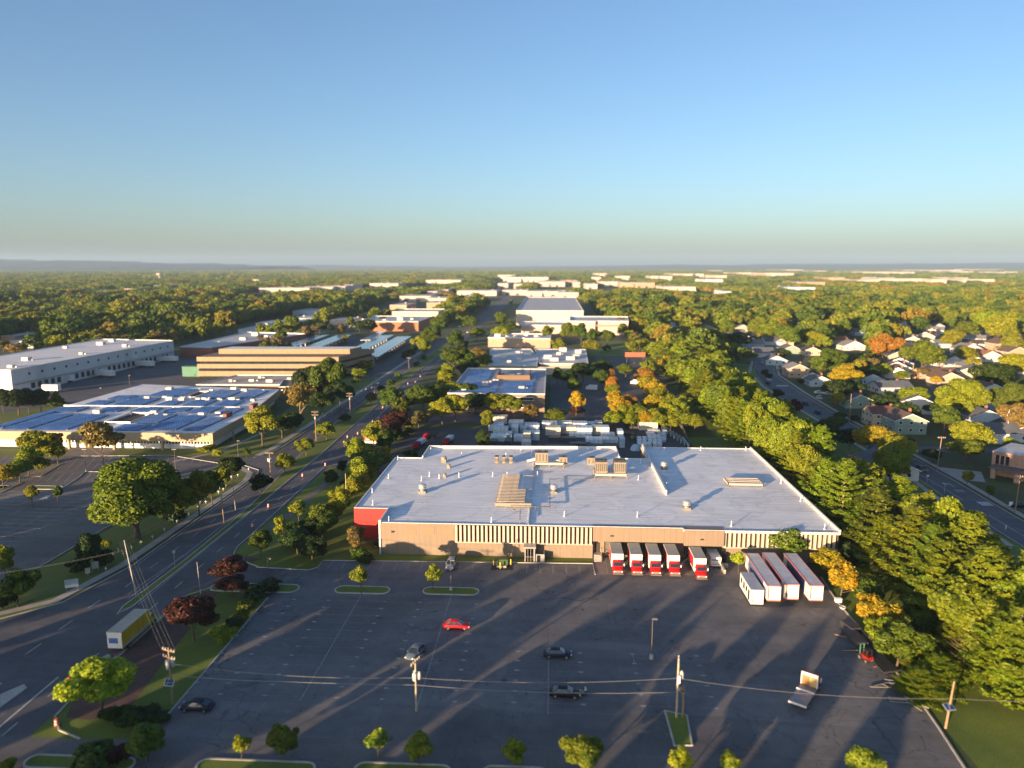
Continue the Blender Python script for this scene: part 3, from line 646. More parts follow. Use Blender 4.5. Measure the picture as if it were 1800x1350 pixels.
TT('east of the avenue near the red sign', 'trees beside the red sign', [
    (624, 788, 28, 'oval', 'Y', 1.8), (656, 762, 30, 'oval', 'Y', 1.8), (664, 748, 15, 'oval', 'GO', 1.8), (678, 773, 32, 'oval', 'G', 1.6), (651, 795, 26, 'oval', 'Y', 1.6), (679, 795, 17, 'young', 'GO', 2.0),
    (689, 752, 26, 'oval', 'R', 1.7), (694, 738, 40, 'broad', 'R', 1.2), (719, 748, 18, 'shrub', 'Y'), (735, 736, 32, 'oval', 'B', 1.2), (722, 799, 22, 'shrub', 'D', 1.0), (704, 766, 28, 'shrub', 'D', .9), (716, 758, 22, 'shrub', 'D', .9)])
TT('between the avenue and the red wall', 'trees on the lawn left of the red wall', [
    (651, 817, 30, 'oval', 'G', 1.9), (628, 827, 30, 'oval', 'Y', 2.2), (622, 853, 24, 'oval', 'Y', 1.8), (644, 830, 24, 'oval', 'G', 2), (601, 819, 18, 'oval', 'D', 1.5), (581, 839, 20, 'oval', 'D', 1.8),
    (522, 948, 46, 'broad', 'D', 1.3), (548, 962, 44, 'broad', 'D', 1.2), (566, 925, 42, 'broad', 'G', 1.5), (553, 935, 30, 'shrub', 'D'), (640, 812, 44, 'broad', 'G', 1.5), (665, 812, 40, 'broad', 'M', 1.3), (634, 845, 34, 'broad', 'Y', 1.5), (612, 862, 30, 'shrub', 'M', 1.3), (575, 905, 36, 'broad', 'M', 1.3), (598, 885, 30, 'broad', 'G', 1.3), (505, 950, 30, 'shrub', 'G'), (642, 985, 26, 'shrub', 'D', .8),
    (599, 876, 28, 'oval', 'Y', 1.8), (586, 896, 26, 'oval', 'Y', 2.0), (525, 896, 24, 'young', 'Y', 2.1), (560, 909, 34, 'oval', 'M', 1.7), (494, 926, 20, 'young', 'Y', 2.9), (515, 936, 30, 'oval', 'G', 1.6),
    (536, 957, 36, 'broad', 'D', 1.4), (458, 951, 28, 'oval', 'G', 1.9), (624, 945, 32, 'oval', 'B', 1.6), (631, 974, 34, 'shrub', 'G', .9), (548, 930, 32, 'oval', 'D', 1.5), (661, 957, 10, 'shrub', 'D', 2), (611, 850, 22, 'shrub', 'D')])
TT('between avenue and front lot', 'planting strip beside the avenue', [
    (473, 1031, 38, 'shrub', 'D', .8), (450, 1037, 32, 'shrub', 'D', 1), (432, 1067, 30, 'shrub', 'M', 1.1), (443, 1052, 28, 'shrub', 'D', 1.1), (422, 1083, 26, 'shrub', 'M', 1.1), (411, 1097, 24, 'shrub', 'D', 1.1),
    (391, 1116, 36, 'shrub', 'Y', 1.2), (405, 1000, 46, 'broad', 'R', 1.6), (408, 1028, 42, 'broad', 'R', 1.2), (337, 1081, 64, 'broad', 'R', 1.6), (427, 1046, 24, 'bare', 'B', 1.6),
    (175, 1203, 88, 'broad', 'L', 1.35), (197, 1255, 34, 'shrub', 'D', .7), (235, 1262, 44, 'shrub', 'D', .7), (265, 1255, 36, 'shrub', 'D', .7), (285, 1262, 30, 'shrub', 'D', .6)])
TT('by the access road', 'young trees by the access road', [
    (423, 1312, 24, 'young', 'Y', 1.9), (500, 1301, 35, 'oval', 'M', 1.9), (665, 1303, 32, 'young', 'L', 1.9), (737, 1313, 36, 'oval', 'Y', 1.7), (907, 1320, 30, 'oval', 'Y', 1.7), (1025, 1326, 58, 'broad', 'Y', 1.3),
    (1200, 1338, 33, 'oval', 'L', 1.7), (1281, 1343, 28, 'young', 'L', 1.9), (1522, 1348, 50, 'broad', 'L', 1.4), (255, 1303, 44, 'oval', 'M', 1.4), (160, 1338, 62, 'shrub', 'G', .9), (196, 1330, 40, 'shrub', 'R', 1.0), (10, 1347, 30, 'shrub', 'Y', 1)])
TT('on a kerbed island in the front lot', 'trees on the lot islands', [(634, 1015, 30, 'young', 'Y', 2.3), (760, 1014, 28, 'young', 'Y', 2.4)])
TT('between yard and brick office', 'trees before the brick office building', [
    (690, 700, 30, 'oval', 'G', 1.9), (703, 716, 30, 'oval', 'M', 1.6), (742, 698, 46, 'broad', 'G', 1.5), (768, 695, 40, 'broad', 'M', 1.6), (777, 720, 42, 'broad', 'Y', 1.5), (800, 713, 46, 'broad', 'Y', 1.5),
    (801, 690, 38, 'broad', 'Y', 1.6), (783, 667, 26, 'oval', 'Y', 2.0), (835, 705, 36, 'broad', 'D', 1.4), (860, 704, 36, 'broad', 'G', 1.4), (875, 707, 38, 'broad', 'Y', 1.4), (897, 712, 38, 'broad', 'Y', 1.5),
    (932, 722, 30, 'oval', 'B', 1.1), (977, 730, 28, 'oval', 'M', 1.2), (850, 771, 22, 'oval', 'D', 2), (855, 740, 17, 'oval', 'Y', 2), (856, 731, 16, 'oval', 'Y', 1.8), (821, 690, 40, 'broad', 'G', 1.5), (725, 706, 30, 'broad', 'G', 1.5)])
TT('by the middle car park', 'trees around the middle car park', [
    (1013, 705, 25, 'oval', 'GO', 2.0), (1007, 677, 22, 'oval', 'G', 1.6), (1000, 663, 24, 'oval', 'D', 1.6), (1025, 652, 42, 'broad', 'D', 1.2), (1059, 644, 30, 'broad', 'D', 1.5), (980, 658, 18, 'oval', 'D'),
    (1013, 722, 30, 'shrub', 'R', .6), (1100, 650, 24, 'oval', 'M', 1.2), (1040, 608, 26, 'broad', 'Y', 1.4), (1112, 610, 20, 'oval', 'Y', 1.5), (1068, 613, 15, 'shrub', 'D'), (1067, 592, 28, 'broad', 'M', 1.3),
    (1000, 582, 22, 'oval', 'M'), (1022, 583, 22, 'oval', 'G'), (984, 606, 22, 'oval', 'Y', 1.5), (1040, 590, 18, 'oval', 'G'), (962, 585, 18, 'oval', 'Y'), (1058, 664, 20, 'oval', 'G')])
TT('in the rows through the middle car park', 'golden tree rows in the middle car park', [(1110, 738, 24, 'oval', 'Y', 1.3), (1135, 736, 26, 'oval', 'GO', 1.3), (1180, 740, 24, 'oval', 'Y', 1.3), (1163, 740, 24, 'oval', 'Y', 1.3), (1090, 722, 22, 'oval', 'GO', 1.5), (1135, 712, 20, 'oval', 'Y', 1.4), 
    (1073, 662, 20, 'oval', 'O', 1.9), (1077, 675, 21, 'oval', 'O', 1.8), (1078, 688, 20, 'oval', 'Y', 1.8), (1083, 700, 24, 'oval', 'GO', 1.7), (1088, 713, 27, 'oval', 'GO', 1.6), (1104, 709, 26, 'oval', 'O', 1.6), (1100, 726, 30, 'oval', 'Y', 1.3),
    (1121, 725, 28, 'oval', 'Y', 1.4), (1077, 735, 27, 'oval', 'Y', 1.2), (1137, 648, 24, 'oval', 'Y', 1.7), (1135, 661, 28, 'oval', 'O', 1.5), (1138, 675, 28, 'oval', 'GO', 1.5), (1150, 684, 26, 'oval', 'GO', 1.6), (1160, 694, 28, 'oval', 'Y', 1.5),
    (1150, 708, 27, 'oval', 'GO', 1.5), (1175, 707, 28, 'oval', 'Y', 1.5), (1170, 722, 32, 'oval', 'Y', 1.4), (1188, 719, 30, 'oval', 'Y', 1.6), (1202, 713, 22, 'oval', 'Y', 2.2), (1200, 736, 32, 'oval', 'Y', 1.2), (1222, 741, 24, 'oval', 'Y', 1.4), (1150, 732, 30, 'oval', 'Y', 1.3)])
TT('beyond the brick office beside the avenue', 'trees beyond the brick office', [
    (798, 630, 42, 'broad', 'G', 1.7), (817, 632, 40, 'broad', 'G', 1.6), (840, 621, 32, 'broad', 'B', 1.2), (787, 658, 28, 'oval', 'Y', 1.9), (803, 598, 26, 'oval', 'G', 2.0), (855, 634, 20, 'oval', 'Y', 1.8),
    (826, 648, 34, 'broad', 'D', 1.3), (838, 585, 24, 'broad', 'M', 1.4), (826, 567, 26, 'broad', 'G'), (878, 585, 30, 'broad', 'Y', 1.3), (893, 575, 26, 'broad', 'G', 1.3), (880, 560, 24, 'broad', 'M'), (812, 610, 22, 'oval', 'D', 1.6),
    (737, 602, 26, 'broad', 'Y', 1.6), (752, 593, 26, 'broad', 'M', 1.6), (745, 610, 20, 'oval', 'Y'), (765, 583, 26, 'broad', 'G', 1.6), (772, 570, 26, 'broad', 'M', 1.6), (783, 560, 24, 'broad', 'G', 1.6), (790, 548, 22, 'broad', 'G', 1.5),
    (712, 625, 16, 'shrub', 'D'), (722, 620, 16, 'shrub', 'D'), (727, 613, 14, 'shrub', 'D')])
TT('at the right edge of the front lot', 'trees at the right edge of the front lot', [
    (1380, 955, 68, 'loose', 'M', 1.25), (1299, 985, 22, 'young', 'L', 2.2), (1458, 985, 40, 'oval', 'GO', 1.3), (1480, 1015, 44, 'oval', 'GO', 1.6), (1487, 975, 38, 'cone', 'D', 2.4), (1524, 1040, 34, 'oval', 'G', 1.6),
    (1530, 1072, 44, 'oval', 'GO', 1.5), (1556, 1085, 46, 'oval', 'GO', 1.5), (1555, 1110, 42, 'oval', 'Y', 1.5), (1608, 1062, 28, 'cone', 'G', 2.6), (1632, 1090, 46, 'cone', 'G', 1.9), (1580, 1128, 58, 'oval', 'M', 1.4),
    (1620, 1140, 62, 'pine', 'P', 1.6), (1650, 1175, 70, 'pine', 'P', 1.4), (1618, 1195, 70, 'pine', 'P', 1.2), (1690, 1120, 70, 'pine', 'P', 1.9), (1725, 1105, 64, 'pine', 'P', 2.0), (1750, 1075, 70, 'pine', 'P', 2.0), (1765, 1150, 100, 'big', 'P', 1.4), (1800, 1175, 80, 'pine', 'P', 1.5)])
# belt of pines between the warehouse and the residential street
brng = random.Random(3); nb = 0
def belt_edge(y): return np.interp(y, [100, 112, 122, 135, 150, 165, 210, 255, 290, 370, 450, 520, 640], [86, 83, 78, 80, 82, 79, 79, 86, 87, 94, 107, 104, 96]) - 3.5
y = 101.0
while y < 490:
    f = (y - 112) / 528
    x0 = 67 if y < 112 else 68.5 if y < 235 else (67 if y < 330 else 70); x1 = belt_edge(y) + .5
    step = 7.6 + 2.6 * f; x = x0 + brng.uniform(-1.2, 1.2)
    while x < x1:
        far = y > 330
        r = brng.uniform(4.6, 6.6) * (1.25 if far else 1.0); h = brng.uniform(12.5, 18.5) if not far else brng.uniform(10, 14)
        k = ('pine' if brng.random() < .8 else 'broad') if not far else ('pine' if brng.random() < .3 else 'mid'); c = 'P' if brng.random() < .86 else brng.choice(['Y', 'GO', 'M', 'Y'])
        tree(x, y + brng.uniform(-2.5, 2.5), r, h, k, c, 'in the belt between warehouse and houses', 'tall tree belt right of the warehouse'); nb += 1
        x += step + brng.uniform(-1.2, 1.5)
    y += step * 0.9
for x in range(3):
    tree(66 + 3 * x, 100 + 7 * x, 4.6, 13, 'pine', 'P', 'at the foot of the pine belt', 'tall tree belt right of the warehouse')
T(1492, 815, 46, 'bare', 'B', 'sticking out of the pine belt', 'tall tree belt right of the warehouse'); T(1710, 1150, 60, 'bare', 'B', 'at the lower end of the pine belt', 'tall tree belt right of the warehouse')
# neighbourhood trees seen well enough to tell apart
WS = 0.84
TT('among the houses', 'trees among the houses', [
    (1530, 770, 58, 'broad', 'GO', 1.5), (1562, 778, 56, 'broad', 'GO', 1.4), (1568, 812, 84, 'big', 'Y', 1.4), (1580, 790, 60, 'broad', 'Y', 1.4), (1708, 767, 58, 'broad', 'Y', 1.6), (1697, 790, 50, 'broad', 'M', 1.2), (1690, 698, 84, 'big', 'Y', 1.6),
    (1662, 735, 46, 'broad', 'M', 1.7), (1605, 697, 46, 'broad', 'Y', 1.3), (1487, 660, 52, 'broad', 'GO', 1.5), (1475, 685, 50, 'broad', 'D', 1.4), (1500, 680, 44, 'broad', 'D', 1.4), (1465, 632, 48, 'broad', 'G', 1.4),
    (1553, 610, 54, 'broad', 'O', 1.5), (1622, 625, 62, 'broad', 'M', 1.6), (1778, 700, 62, 'big', 'M', 1.8), (1793, 735, 52, 'broad', 'B', 1.7), (1750, 660, 60, 'broad', 'D', 1.2), (1790, 640, 52, 'broad', 'Y', 1.2),
    (1676, 595, 34, 'broad', 'Y', 1.6), (1700, 622, 30, 'oval', 'Y', 1.2), (1755, 575, 46, 'broad', 'Y', 1.5), (1740, 565, 44, 'broad', 'Y', 1.5), (1780, 590, 40, 'cone', 'Y', 2.2), (1700, 580, 34, 'broad', 'M'), (1530, 655, 34, 'broad', 'D', 1.5),
    (1555, 650, 26, 'oval', 'Y', 1.3), (1585, 660, 20, 'oval', 'Y', 1.3), (1625, 655, 24, 'broad', 'B', 1.2), (1645, 668, 20, 'broad', 'GO', 1.2), (1712, 640, 26, 'oval', 'Y', 1.1), (1385, 590, 46, 'broad', 'M', 1.5), (1430, 595, 34, 'broad', 'Y', 1.4),
    (1360, 580, 42, 'broad', 'Y', 1.6), (1275, 575, 30, 'broad', 'M'), (1330, 575, 34, 'broad', 'Y'), (1300, 597, 44, 'broad', 'D', 1.2), (1280, 630, 40, 'broad', 'D', 1.4), (1315, 625, 30, 'broad', 'M', 1.4), (1375, 622, 22, 'oval', 'D', 1.3),
    (1400, 642, 24, 'cone', 'D', 1.8), (1775, 782, 26, 'young', 'L', 1.5), (1700, 840, 18, 'young', 'Y', 2.2), (1739, 864, 14, 'young', 'G', 2.4), (1400, 715, 34, 'shrub', 'R', 1.3), (1367, 692, 24, 'shrub', 'D', 1.1), (1470, 745, 36, 'broad', 'G', 1.3),
    (1446, 760, 40, 'oval', 'D', 1.8), (1495, 770, 34, 'oval', 'D', 1.5), (1590, 730, 54, 'shrub', 'D', 1.3), (1560, 705, 40, 'shrub', 'D', 1.3), (1645, 720, 34, 'broad', 'D', 1.3), (1535, 705, 34, 'shrub', 'D', 1.2), (1500, 735, 22, 'shrub', 'D', .9),
    (1480, 730, 22, 'shrub', 'D', .9), (1408, 671, 14, 'shrub', 'D'), (1345, 655, 16, 'shrub', 'D'), (1352, 662, 14, 'shrub', 'D'), (1640, 800, 30, 'broad', 'D', 1.3), (1530, 660, 22, 'shrub', 'D'), (1602, 780, 24, 'shrub', 'D')])
# ================================================================ BUILDINGS
ROOFW = mat_roof('white_membrane', (0.77, 0.80, 0.84)); ROOFP = mat_roof('pale_roofing', (0.50, 0.52, 0.54), 2.0)
TAN = mat_panelled('tan_panels', (0.215, 0.168, 0.122), 1.22); TAN2 = mat_panelled('tan_fascia', (0.22, 0.165, 0.117), 1.22)
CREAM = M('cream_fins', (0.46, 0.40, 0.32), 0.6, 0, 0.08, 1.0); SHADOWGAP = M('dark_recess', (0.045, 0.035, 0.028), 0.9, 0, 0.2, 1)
REDW = M('red_wall', (0.36, 0.012, 0.010), 0.6, 0, 0.18, 0.5); TRIM = M('metal_coping', (0.62, 0.60, 0.58), 0.45, 0.2, 0.12, 0.8)
STEEL = M('galvanised_steel', (0.45, 0.44, 0.42), 0.45, 0.6, 0.2, 1.5); TANSTEEL = M('tan_steel', (0.24, 0.205, 0.155), 0.55, 0.1, 0.2, 1.0)
GLASS = mat_glass('window_glass'); WHITE = M('white_paint', (0.72, 0.72, 0.71), 0.5, 0, 0.12, 1.0); DARK = M('dark_rubber', (0.02, 0.02, 0.022), 0.8, 0, 0.2, 2)
ALU = M('bright_aluminium', (0.62, 0.62, 0.60), 0.35, 0.7, 0.12, 2); SOLAR = mat_solar('solar_cells'); HOUSES = []; FARRECT = []; HPX = []
RZ = 7.0   # roof level of the big warehouse
W = thing('warehouse_building', 'long tan warehouse with white flat roof and a row of loading docks', 'building', (0, 0, 0))
foot = [(-36.6, 148.2), (9.3, 148.2), (9.3, 149.6), (36.7, 149.6), (36.7, 148.2), (60.6, 148.2), (61.0, 218.0), (27.9, 218.0), (27.9, 204.6), (20.1, 204.6), (20.1, 216.0), (-37.0, 214.0), (-37.0, 202.0), (-44.9, 202.0), (-44.9, 157.4), (-36.6, 157.4)]
b = MB(); b.prism(foot, 0, RZ - 0.25, 0, 0); wall = b.build('wall', TAN, W)
b = MB(); rf = [(-36.55, 148.3), (28.4, 148.3), (28.4, 147.3), (60.55, 147.3), (60.95, 217.9), (27.95, 217.9), (27.95, 204.5), (20.05, 204.5), (20.05, 215.9), (-36.95, 213.9), (-36.95, 201.9), (-44.8, 201.9), (-44.8, 157.5), (-36.55, 157.5)]
b.poly(rf, RZ); roof = b.build('roof', ROOFW, W)
b = MB()
def para(b, x0, y0, x1, y1, z0, z1, w=0.3, m=0):
    d = Vector((x1 - x0, y1 - y0)); L = d.length; n_ = Vector((-d.y, d.x)) / L * w / 2
    q = [(x0 + n_.x, y0 + n_.y), (x0 - n_.x, y0 - n_.y), (x1 - n_.x, y1 - n_.y), (x1 + n_.x, y1 + n_.y)]; b.prism(q, z0, z1, m)
for i in range(len(rf)):
    p, q = rf[i], rf[(i + 1) % len(rf)]
    hgt = 0.22
    if i in (3,): hgt = 0.75      # east parapet
    if i in (8,): hgt = 0.8
    if i == 12 and False: hgt = 1
    para(b, p[0], p[1], q[0], q[1], RZ - 0.3, RZ + hgt, 0.32)
para(b, -36.6, 147.9, -36.6, 157.6, RZ - .2, RZ + 0.8, 0.3); para(b, 28.3, 171.2, 28.3, 218.1, RZ - .2, RZ + 1.25, 0.42); para(b, -36.9, 201.9, -36.9, 214, RZ - .2, RZ + .75, .3)
para(b, 20.05, 204.4, 20.05, 216, RZ - .2, RZ + .7, .3)
b.build('coping', TRIM, roof)
b = MB(); b.box(-4.62, 148.6, RZ, -4.42, 213.8, RZ + 0.28)
for x0, y0, x1, y1 in ((-44, 182.4, 20, 183.6),):
    pass
b.build('roof_divider', TRIM, roof)
b = MB(); b.box(-44.93, 157.22, 0, -36.75, 157.4, RZ + 0.1); b.build('red_wall', REDW, W)
b = MB(); b.box(-36.95, 147.9, 0, -36.6, 148.25, RZ + .75); b.build('corner_trim', WHITE, W)
# fascia panels and fins on the street front
for q in ((-36.6, 148.02, 3.5, -20.4, 148.2, RZ + .1), (9.3, 147.9, 3.95, 28.4, 149.6, RZ + .1), (28.4, 146.9, 3.75, 36.7, 149.6, RZ + .12)): b = MB(); b.box(*q); b.build('fascia', TAN2, W)
for x0, w_ in ((-31.3, 2.5), (-27.3, 2.5), (-23.2, 2.5)): b = MB(); b.box(x0, 147.97, 4.6, x0 + w_, 148.02, 6.5); b.build('panel', M('brown_panel', (0.22, 0.16, 0.10), .7, 0, .1, 1), wall)
for fx0, fx1, fname in ((-20.3, 9.2, 'fin_screen'), (36.8, 60.4, 'fin_screen')):
    b = MB(); b.box(fx0, 148.05, 3.4, fx1, 148.19, RZ + .02, 1)
    x = fx0 + .05
    while x < fx1 - .4:
        b.box(x, 147.55, 3.35, x + 0.46, 148.05, RZ + .08, 0); x += 0.93 if fx0 < 0 else .98
    b.box(fx0, 147.5, 3.2, fx1, 148.2, 3.35, 0); b.build(fname, [CREAM, SHADOWGAP], W)
b = MB()
for x in (-34.2, 13.2, 32.0): b.box(x, 147.75 if x > 0 else 147.9, 5.2 if x > 0 else 5.0, x + .5, 148.05, 5.4)
for x, y in ((-34.2, 147.8), (13.0, 147.7), (31.8, 146.7)): b.box(x, y, 5.15, x + .6, y + .25, 5.4)
b.build('wall_lamp', DARK, W)
# loading docks
DOCKD = M('dock_door', (0.13, 0.115, 0.085), .6, 0, .15, 2); BUMP = M('dock_bumper', (0.015, 0.015, 0.015), .9, 0, .2, 2)
for x0 in (12.0, 15.9, 19.8, 23.6, 29.1, 33.0):
    b = MB(); b.box(x0, 149.42, 1.1, x0 + 3.2, 149.58, 3.75, 0); b.box(x0 - .12, 149.3, .9, x0, 149.6, 3.85, 1); b.box(x0 + 3.2, 149.3, .9, x0 + 3.32, 149.6, 3.85, 1); b.box(x0 - .12, 149.3, 3.75, x0 + 3.32, 149.6, 3.95, 1)
    for k in range(1, 5): b.box(x0, 149.39, 1.1 + k * .53, x0 + 3.2, 149.42, 1.13 + k * .53, 1)
    b.box(x0 + .3, 149.1, .4, x0 + .6, 149.4, .95, 1); b.box(x0 + 2.6, 149.1, .4, x0 + 2.9, 149.4, .95, 1); b.build('dock_door', [DOCKD, BUMP], W)
b = MB(); b.box(9.95, 149.45, .9, 10.85, 149.6, 3.0); b.build('door', SHADOWGAP, W)
b = MB(); b.box(36.85, 147.3, .1, 37.5, 148.2, 2.2); b.build('door', SHADOWGAP, W)
b = MB()
for i in range(5): b.box(9.6, 146.4 + i * .32, 0, 11.1, 146.75 + i * .32, .18 * (i + 1))
b.box(9.6, 148.0, 0, 11.1, 149.5, .92)
for y in (146.5, 148.1, 149.4): b.tube([(11.15, y, .2 + max(0, (min(y, 148) - 146.4)) * .5), (11.15, y, 1.2 + (min(y, 148) - 146.4) * .5)], .04, 5)
b.tube([(11.15, 146.5, 1.2), (11.15, 148.0, 1.95), (11.15, 149.4, 1.95)], .04, 5); b.build('dock_stairs', CONC, W)
b = MB(); b.box(-39, 157.0, 0, -38.8, 157.2, 1.2); b.box(35.6, 141.5, 0, 36.0, 148.5, .9); b.box(36.0, 144.5, 0, 37.2, 145.5, .7); b.build('retaining_wall', CONC, W)
# entrance vestibule
b = MB(); b.box(-5.2, 145.5, 0, -5.0, 147.9, 3.1); b.box(-3.2, 145.5, 0, -3.0, 147.9, 3.1); b.box(-5.4, 145.2, 3.1, -2.8, 148, 3.4); b.box(-2.8, 145.6, 0, -1.0, 145.8, 1.7); b.box(-1.2, 145.8, 0, -1.0, 148, 1.7)
for x in (-5.1, -4.5, -3.9, -3.3): b.tube([(x, 145.55, 0), (x, 145.55, 3.1)], .05, 5)
b.tube([(-5, 145.55, 1.1), (-3.1, 145.55, 1.1)], .05, 5); b.build('entrance_porch', M('grey_metal', (.36, .35, .34), .5, .3, .1, 2), W)
b = MB(); b.box(-4.9, 147.6, 0, -3.3, 147.7, 2.6); b.box(-2.6, 145.5, .1, -1.9, 145.58, 1.5); b.build('door', GLASS, W)
# small things on the roof
def vent_stack(x, y, label, s=1.0):
    t = thing('roof_ventilator', label, 'vent', (x, y, RZ), 0, 'mushroom vents on the warehouse roof')
    b = MB(); b.box(-.85 * s, -.85 * s, 0, .85 * s, .85 * s, .45 * s); b.build('base', TANSTEEL, t)
    b = MB(); b.lathe(0, 0, [(.45 * s, .62 * s), (.9 * s, .62 * s), (1.0 * s, .95 * s), (1.25 * s, 1.0 * s), (1.3 * s, .68 * s), (1.5 * s, .66 * s), (1.6 * s, .98 * s), (1.85 * s, .92 * s), (2.1 * s, .45 * s), (2.15 * s, .1)], 14); b.build('cowl', ALU, t)
for x, y, l, s in ((-31.3, 170.2, 'round metal vent left of the pipe trellis on the big roof', 1.05), (1.0, 171.9, 'round metal vent right of the pipe trellis on the big roof', 1.0),
                   (31.3, 194.4, 'round metal vent beside the raised roof divider, towards the back', 1.0), (31.4, 161.2, 'round metal vent closest to the loading docks', 1.0)): vent_stack(x, y, l, s)
for x, y, s in ((-30.1, 198.0, 1.1), (-27.9, 192.2, .7), (-27.8, 183.4, .7)):
    t = thing('roof_fan', 'small hooded fan box on the left half of the big roof', 'vent', (x, y, RZ), 0, 'hooded fans on the warehouse roof')
    b = MB(); b.box(-.6 * s, -.6 * s, 0, .6 * s, .6 * s, .8 * s); b.build('base', TANSTEEL, t); b = MB(); b.lathe(0, 0, [(.8 * s, .8 * s), (1.3 * s, .75 * s), (1.6 * s, .4 * s)], 10); b.build('hood', TANSTEEL, t)
pipes_ = [(-8.8, 210.9), (-12.9, 205.1), (-5.4, 206.7), (11.4, 212.6), (-15.1, 184.6), (-11.3, 184.9), (-3.3, 185.8), (25.5, 199.5), (34.3, 213.9), (29.4, 177.6), (23.1, 183.8), (3.3, 154.7), (19.5, 155.2), (-12.6, 149.9), (-42.3, 181.5),
          (-31.9, 184.0), (-33.3, 180.0), (-24.0, 183.8), (-43.7, 199.7), (-43.6, 169.2), (-41.2, 160.1), (-35.0, 149.3), (-25.9, 204.9), (-35.9, 210.2), (45.5, 215.5), (59.1, 216.2), (38.9, 150.3), (58.2, 149.6), (59.2, 182.5), (59.4, 168.2), (-29.0, 182.0)]
p0 = None
for x, y in pipes_:
    if p0 is None:
        p0 = thing('vent_pipe', 'thin upright vent pipe on the white warehouse roof', 'pipe', (x, y, RZ), 0, 'thin vent pipes on the warehouse roof')
        b = MB(); b.lathe(0, 0, [(0, .28), (.12, .2), (.2, .1)], 8); b.build('flashing', WHITE, p0); b = MB(); b.tube([(0, 0, 0), (0, 0, 1.25)], .09, 7); b.build('pipe', WHITE, p0)
    else: dup(p0, (x, y, RZ), label='thin upright vent pipe on the white warehouse roof')
# cooling units, screens, pipe frames
def ac(x0, y0, x1, y1, z, h, label, fans=3, parent_label=None):
    t = thing('air_conditioner', label, 'rooftop unit', ((x0 + x1) / 2, (y0 + y1) / 2, z), 0, 'rooftop air handling units'); w, d = x1 - x0, y1 - y0
    b = MB(); b.box(-w / 2, -d / 2, .3, w / 2, d / 2, h); b.box(-w / 2 + .1, -d / 2 + .1, 0, w / 2 - .1, d / 2 - .1, .3)
    for k in range(int(fans) * 2): q = -w / 2 + w * (k + .5) / (fans * 2); b.box(q - .16, -d / 2 - .03, .5, q + .16, -d / 2 - .004, h - .3, 1)
    b.box(-w / 2 - .05, -d / 2 - .05, h, w / 2 + .05, d / 2 + .05, h + .08, 0); b.build('cabinet', [TANSTEEL, M('grille_dark', (.09, .08, .065), .7)], t)
    for k in range(fans):
        b = MB(); b.lathe(-w / 2 + w * (k + .5) / fans, 0, [(h, min(.5, w / fans * .4)), (h + .18, min(.5, w / fans * .4)), (h + .2, .1)], 10); b.build('fan', DARK, t)
    return t
FR = M('weathered_tan_pipe', (0.28, 0.235, 0.175), .6, .1, .2, 2)
t = thing('rooftop_trellis', 'big slatted tan pipe trellis lying over the middle of the big roof', 'rooftop frame', (0, 0, 0))
b = MB(); ya = 160.8
for i in range(20):
    y = 161.2 + i * 1.14; xe = -5.8 if y < 171.4 else -7.8
    b.box(-12.5, y, RZ + .92, xe, y + .24, RZ + 1.12)
b.build('slats', FR, t); b = MB()
for x in (-12.5, -9.4, -5.8): b.box(x - .08, 160.8, RZ + .8, x + .08, 183.2 if x < -6 else 171.4, RZ + .95)
for x in (-12.5, -9.4, -5.8):
    for y in (161, 166, 171): b.tube([(x, y, RZ), (x, y, RZ + .9)], .06, 5)
b.box(-12.6, 160.1, RZ + .25, -4.2, 160.5, RZ + 1.0); b.box(-7.8, 182.9, RZ + .8, -4.3, 183.1, RZ + .95); b.box(-5.8, 171.2, RZ + .8, -4.3, 171.5, RZ + .95); b.build('frame', FR, t)
def screen(x0, y0, x1, y1, label, posts=3):
    t = thing('equipment_stand', label, 'rooftop frame', (0, 0, 0)); b = MB(); b.box(x0, y0, RZ + .75, x1, y0 + .25, RZ + 1.3); b.box(x0, y0, RZ + .75, x0 + .25, y1, RZ + 1.2); b.box(x1 - .25, y0, RZ + .75, x1, y1, RZ + 1.2); b.box(x0, y1 - .2, RZ + .75, x1, y1, RZ + 1.1)
    b.build('beam', CREAM, t); b = MB()
    for k in range(posts):
        for y in (y0 + .12, y1 - .12): x = x0 + .15 + (x1 - x0 - .3) * k / (posts - 1); b.box(x - .1, y - .1, RZ, x + .1, y + .1, RZ + .75)
    b.build('posts', TANSTEEL, t)
screen(-4.3, 194.2, 3.9, 198.6, 'low beam stand with a cabinet at the back of the big roof'); screen(11.6, 184.2, 20.3, 190.5, 'beam stand carrying the two tall cooling units')
ac(-4.1, 195.0, -.6, 198.0, RZ + 1.1, 2.7, 'stacked tan air handler with white duct at the back of the roof', 2); ac(2.5, 195.5, 4.8, 197.8, RZ + .5, 2.0, 'small tan cabinet at the right end of the back stand', 1); ac(10.4, 197.2, 12.6, 199.2, RZ, 2.0, 'lone tan cabinet behind the tall cooling units', 1)
ac(12.0, 185.2, 15.1, 189.8, RZ + 1.2, 2.9, 'left one of the two tall ribbed cooling units', 3); ac(16.9, 185.2, 20.0, 189.8, RZ + 1.2, 2.9, 'right one of the two tall ribbed cooling units', 3)
for i, x in enumerate((-15.0, -13.0, -11.0)): ac(x - .5, 196.6, x + .5, 198.6, RZ + .25, 1.8, ('leftmost', 'middle', 'rightmost')[i] + ' of the three small slatted units at the back left', 1)
t = thing('roof_duct', 'white tube running left from the stacked air handler', 'duct', (0, 0, 0)); b = MB(); b.tube([(-6.4, 198.4, RZ + .6), (-4.9, 198.9, RZ + .8), (-3.2, 198.5, RZ + 1.2)], .38, 8); b.build('duct', WHITE, t)
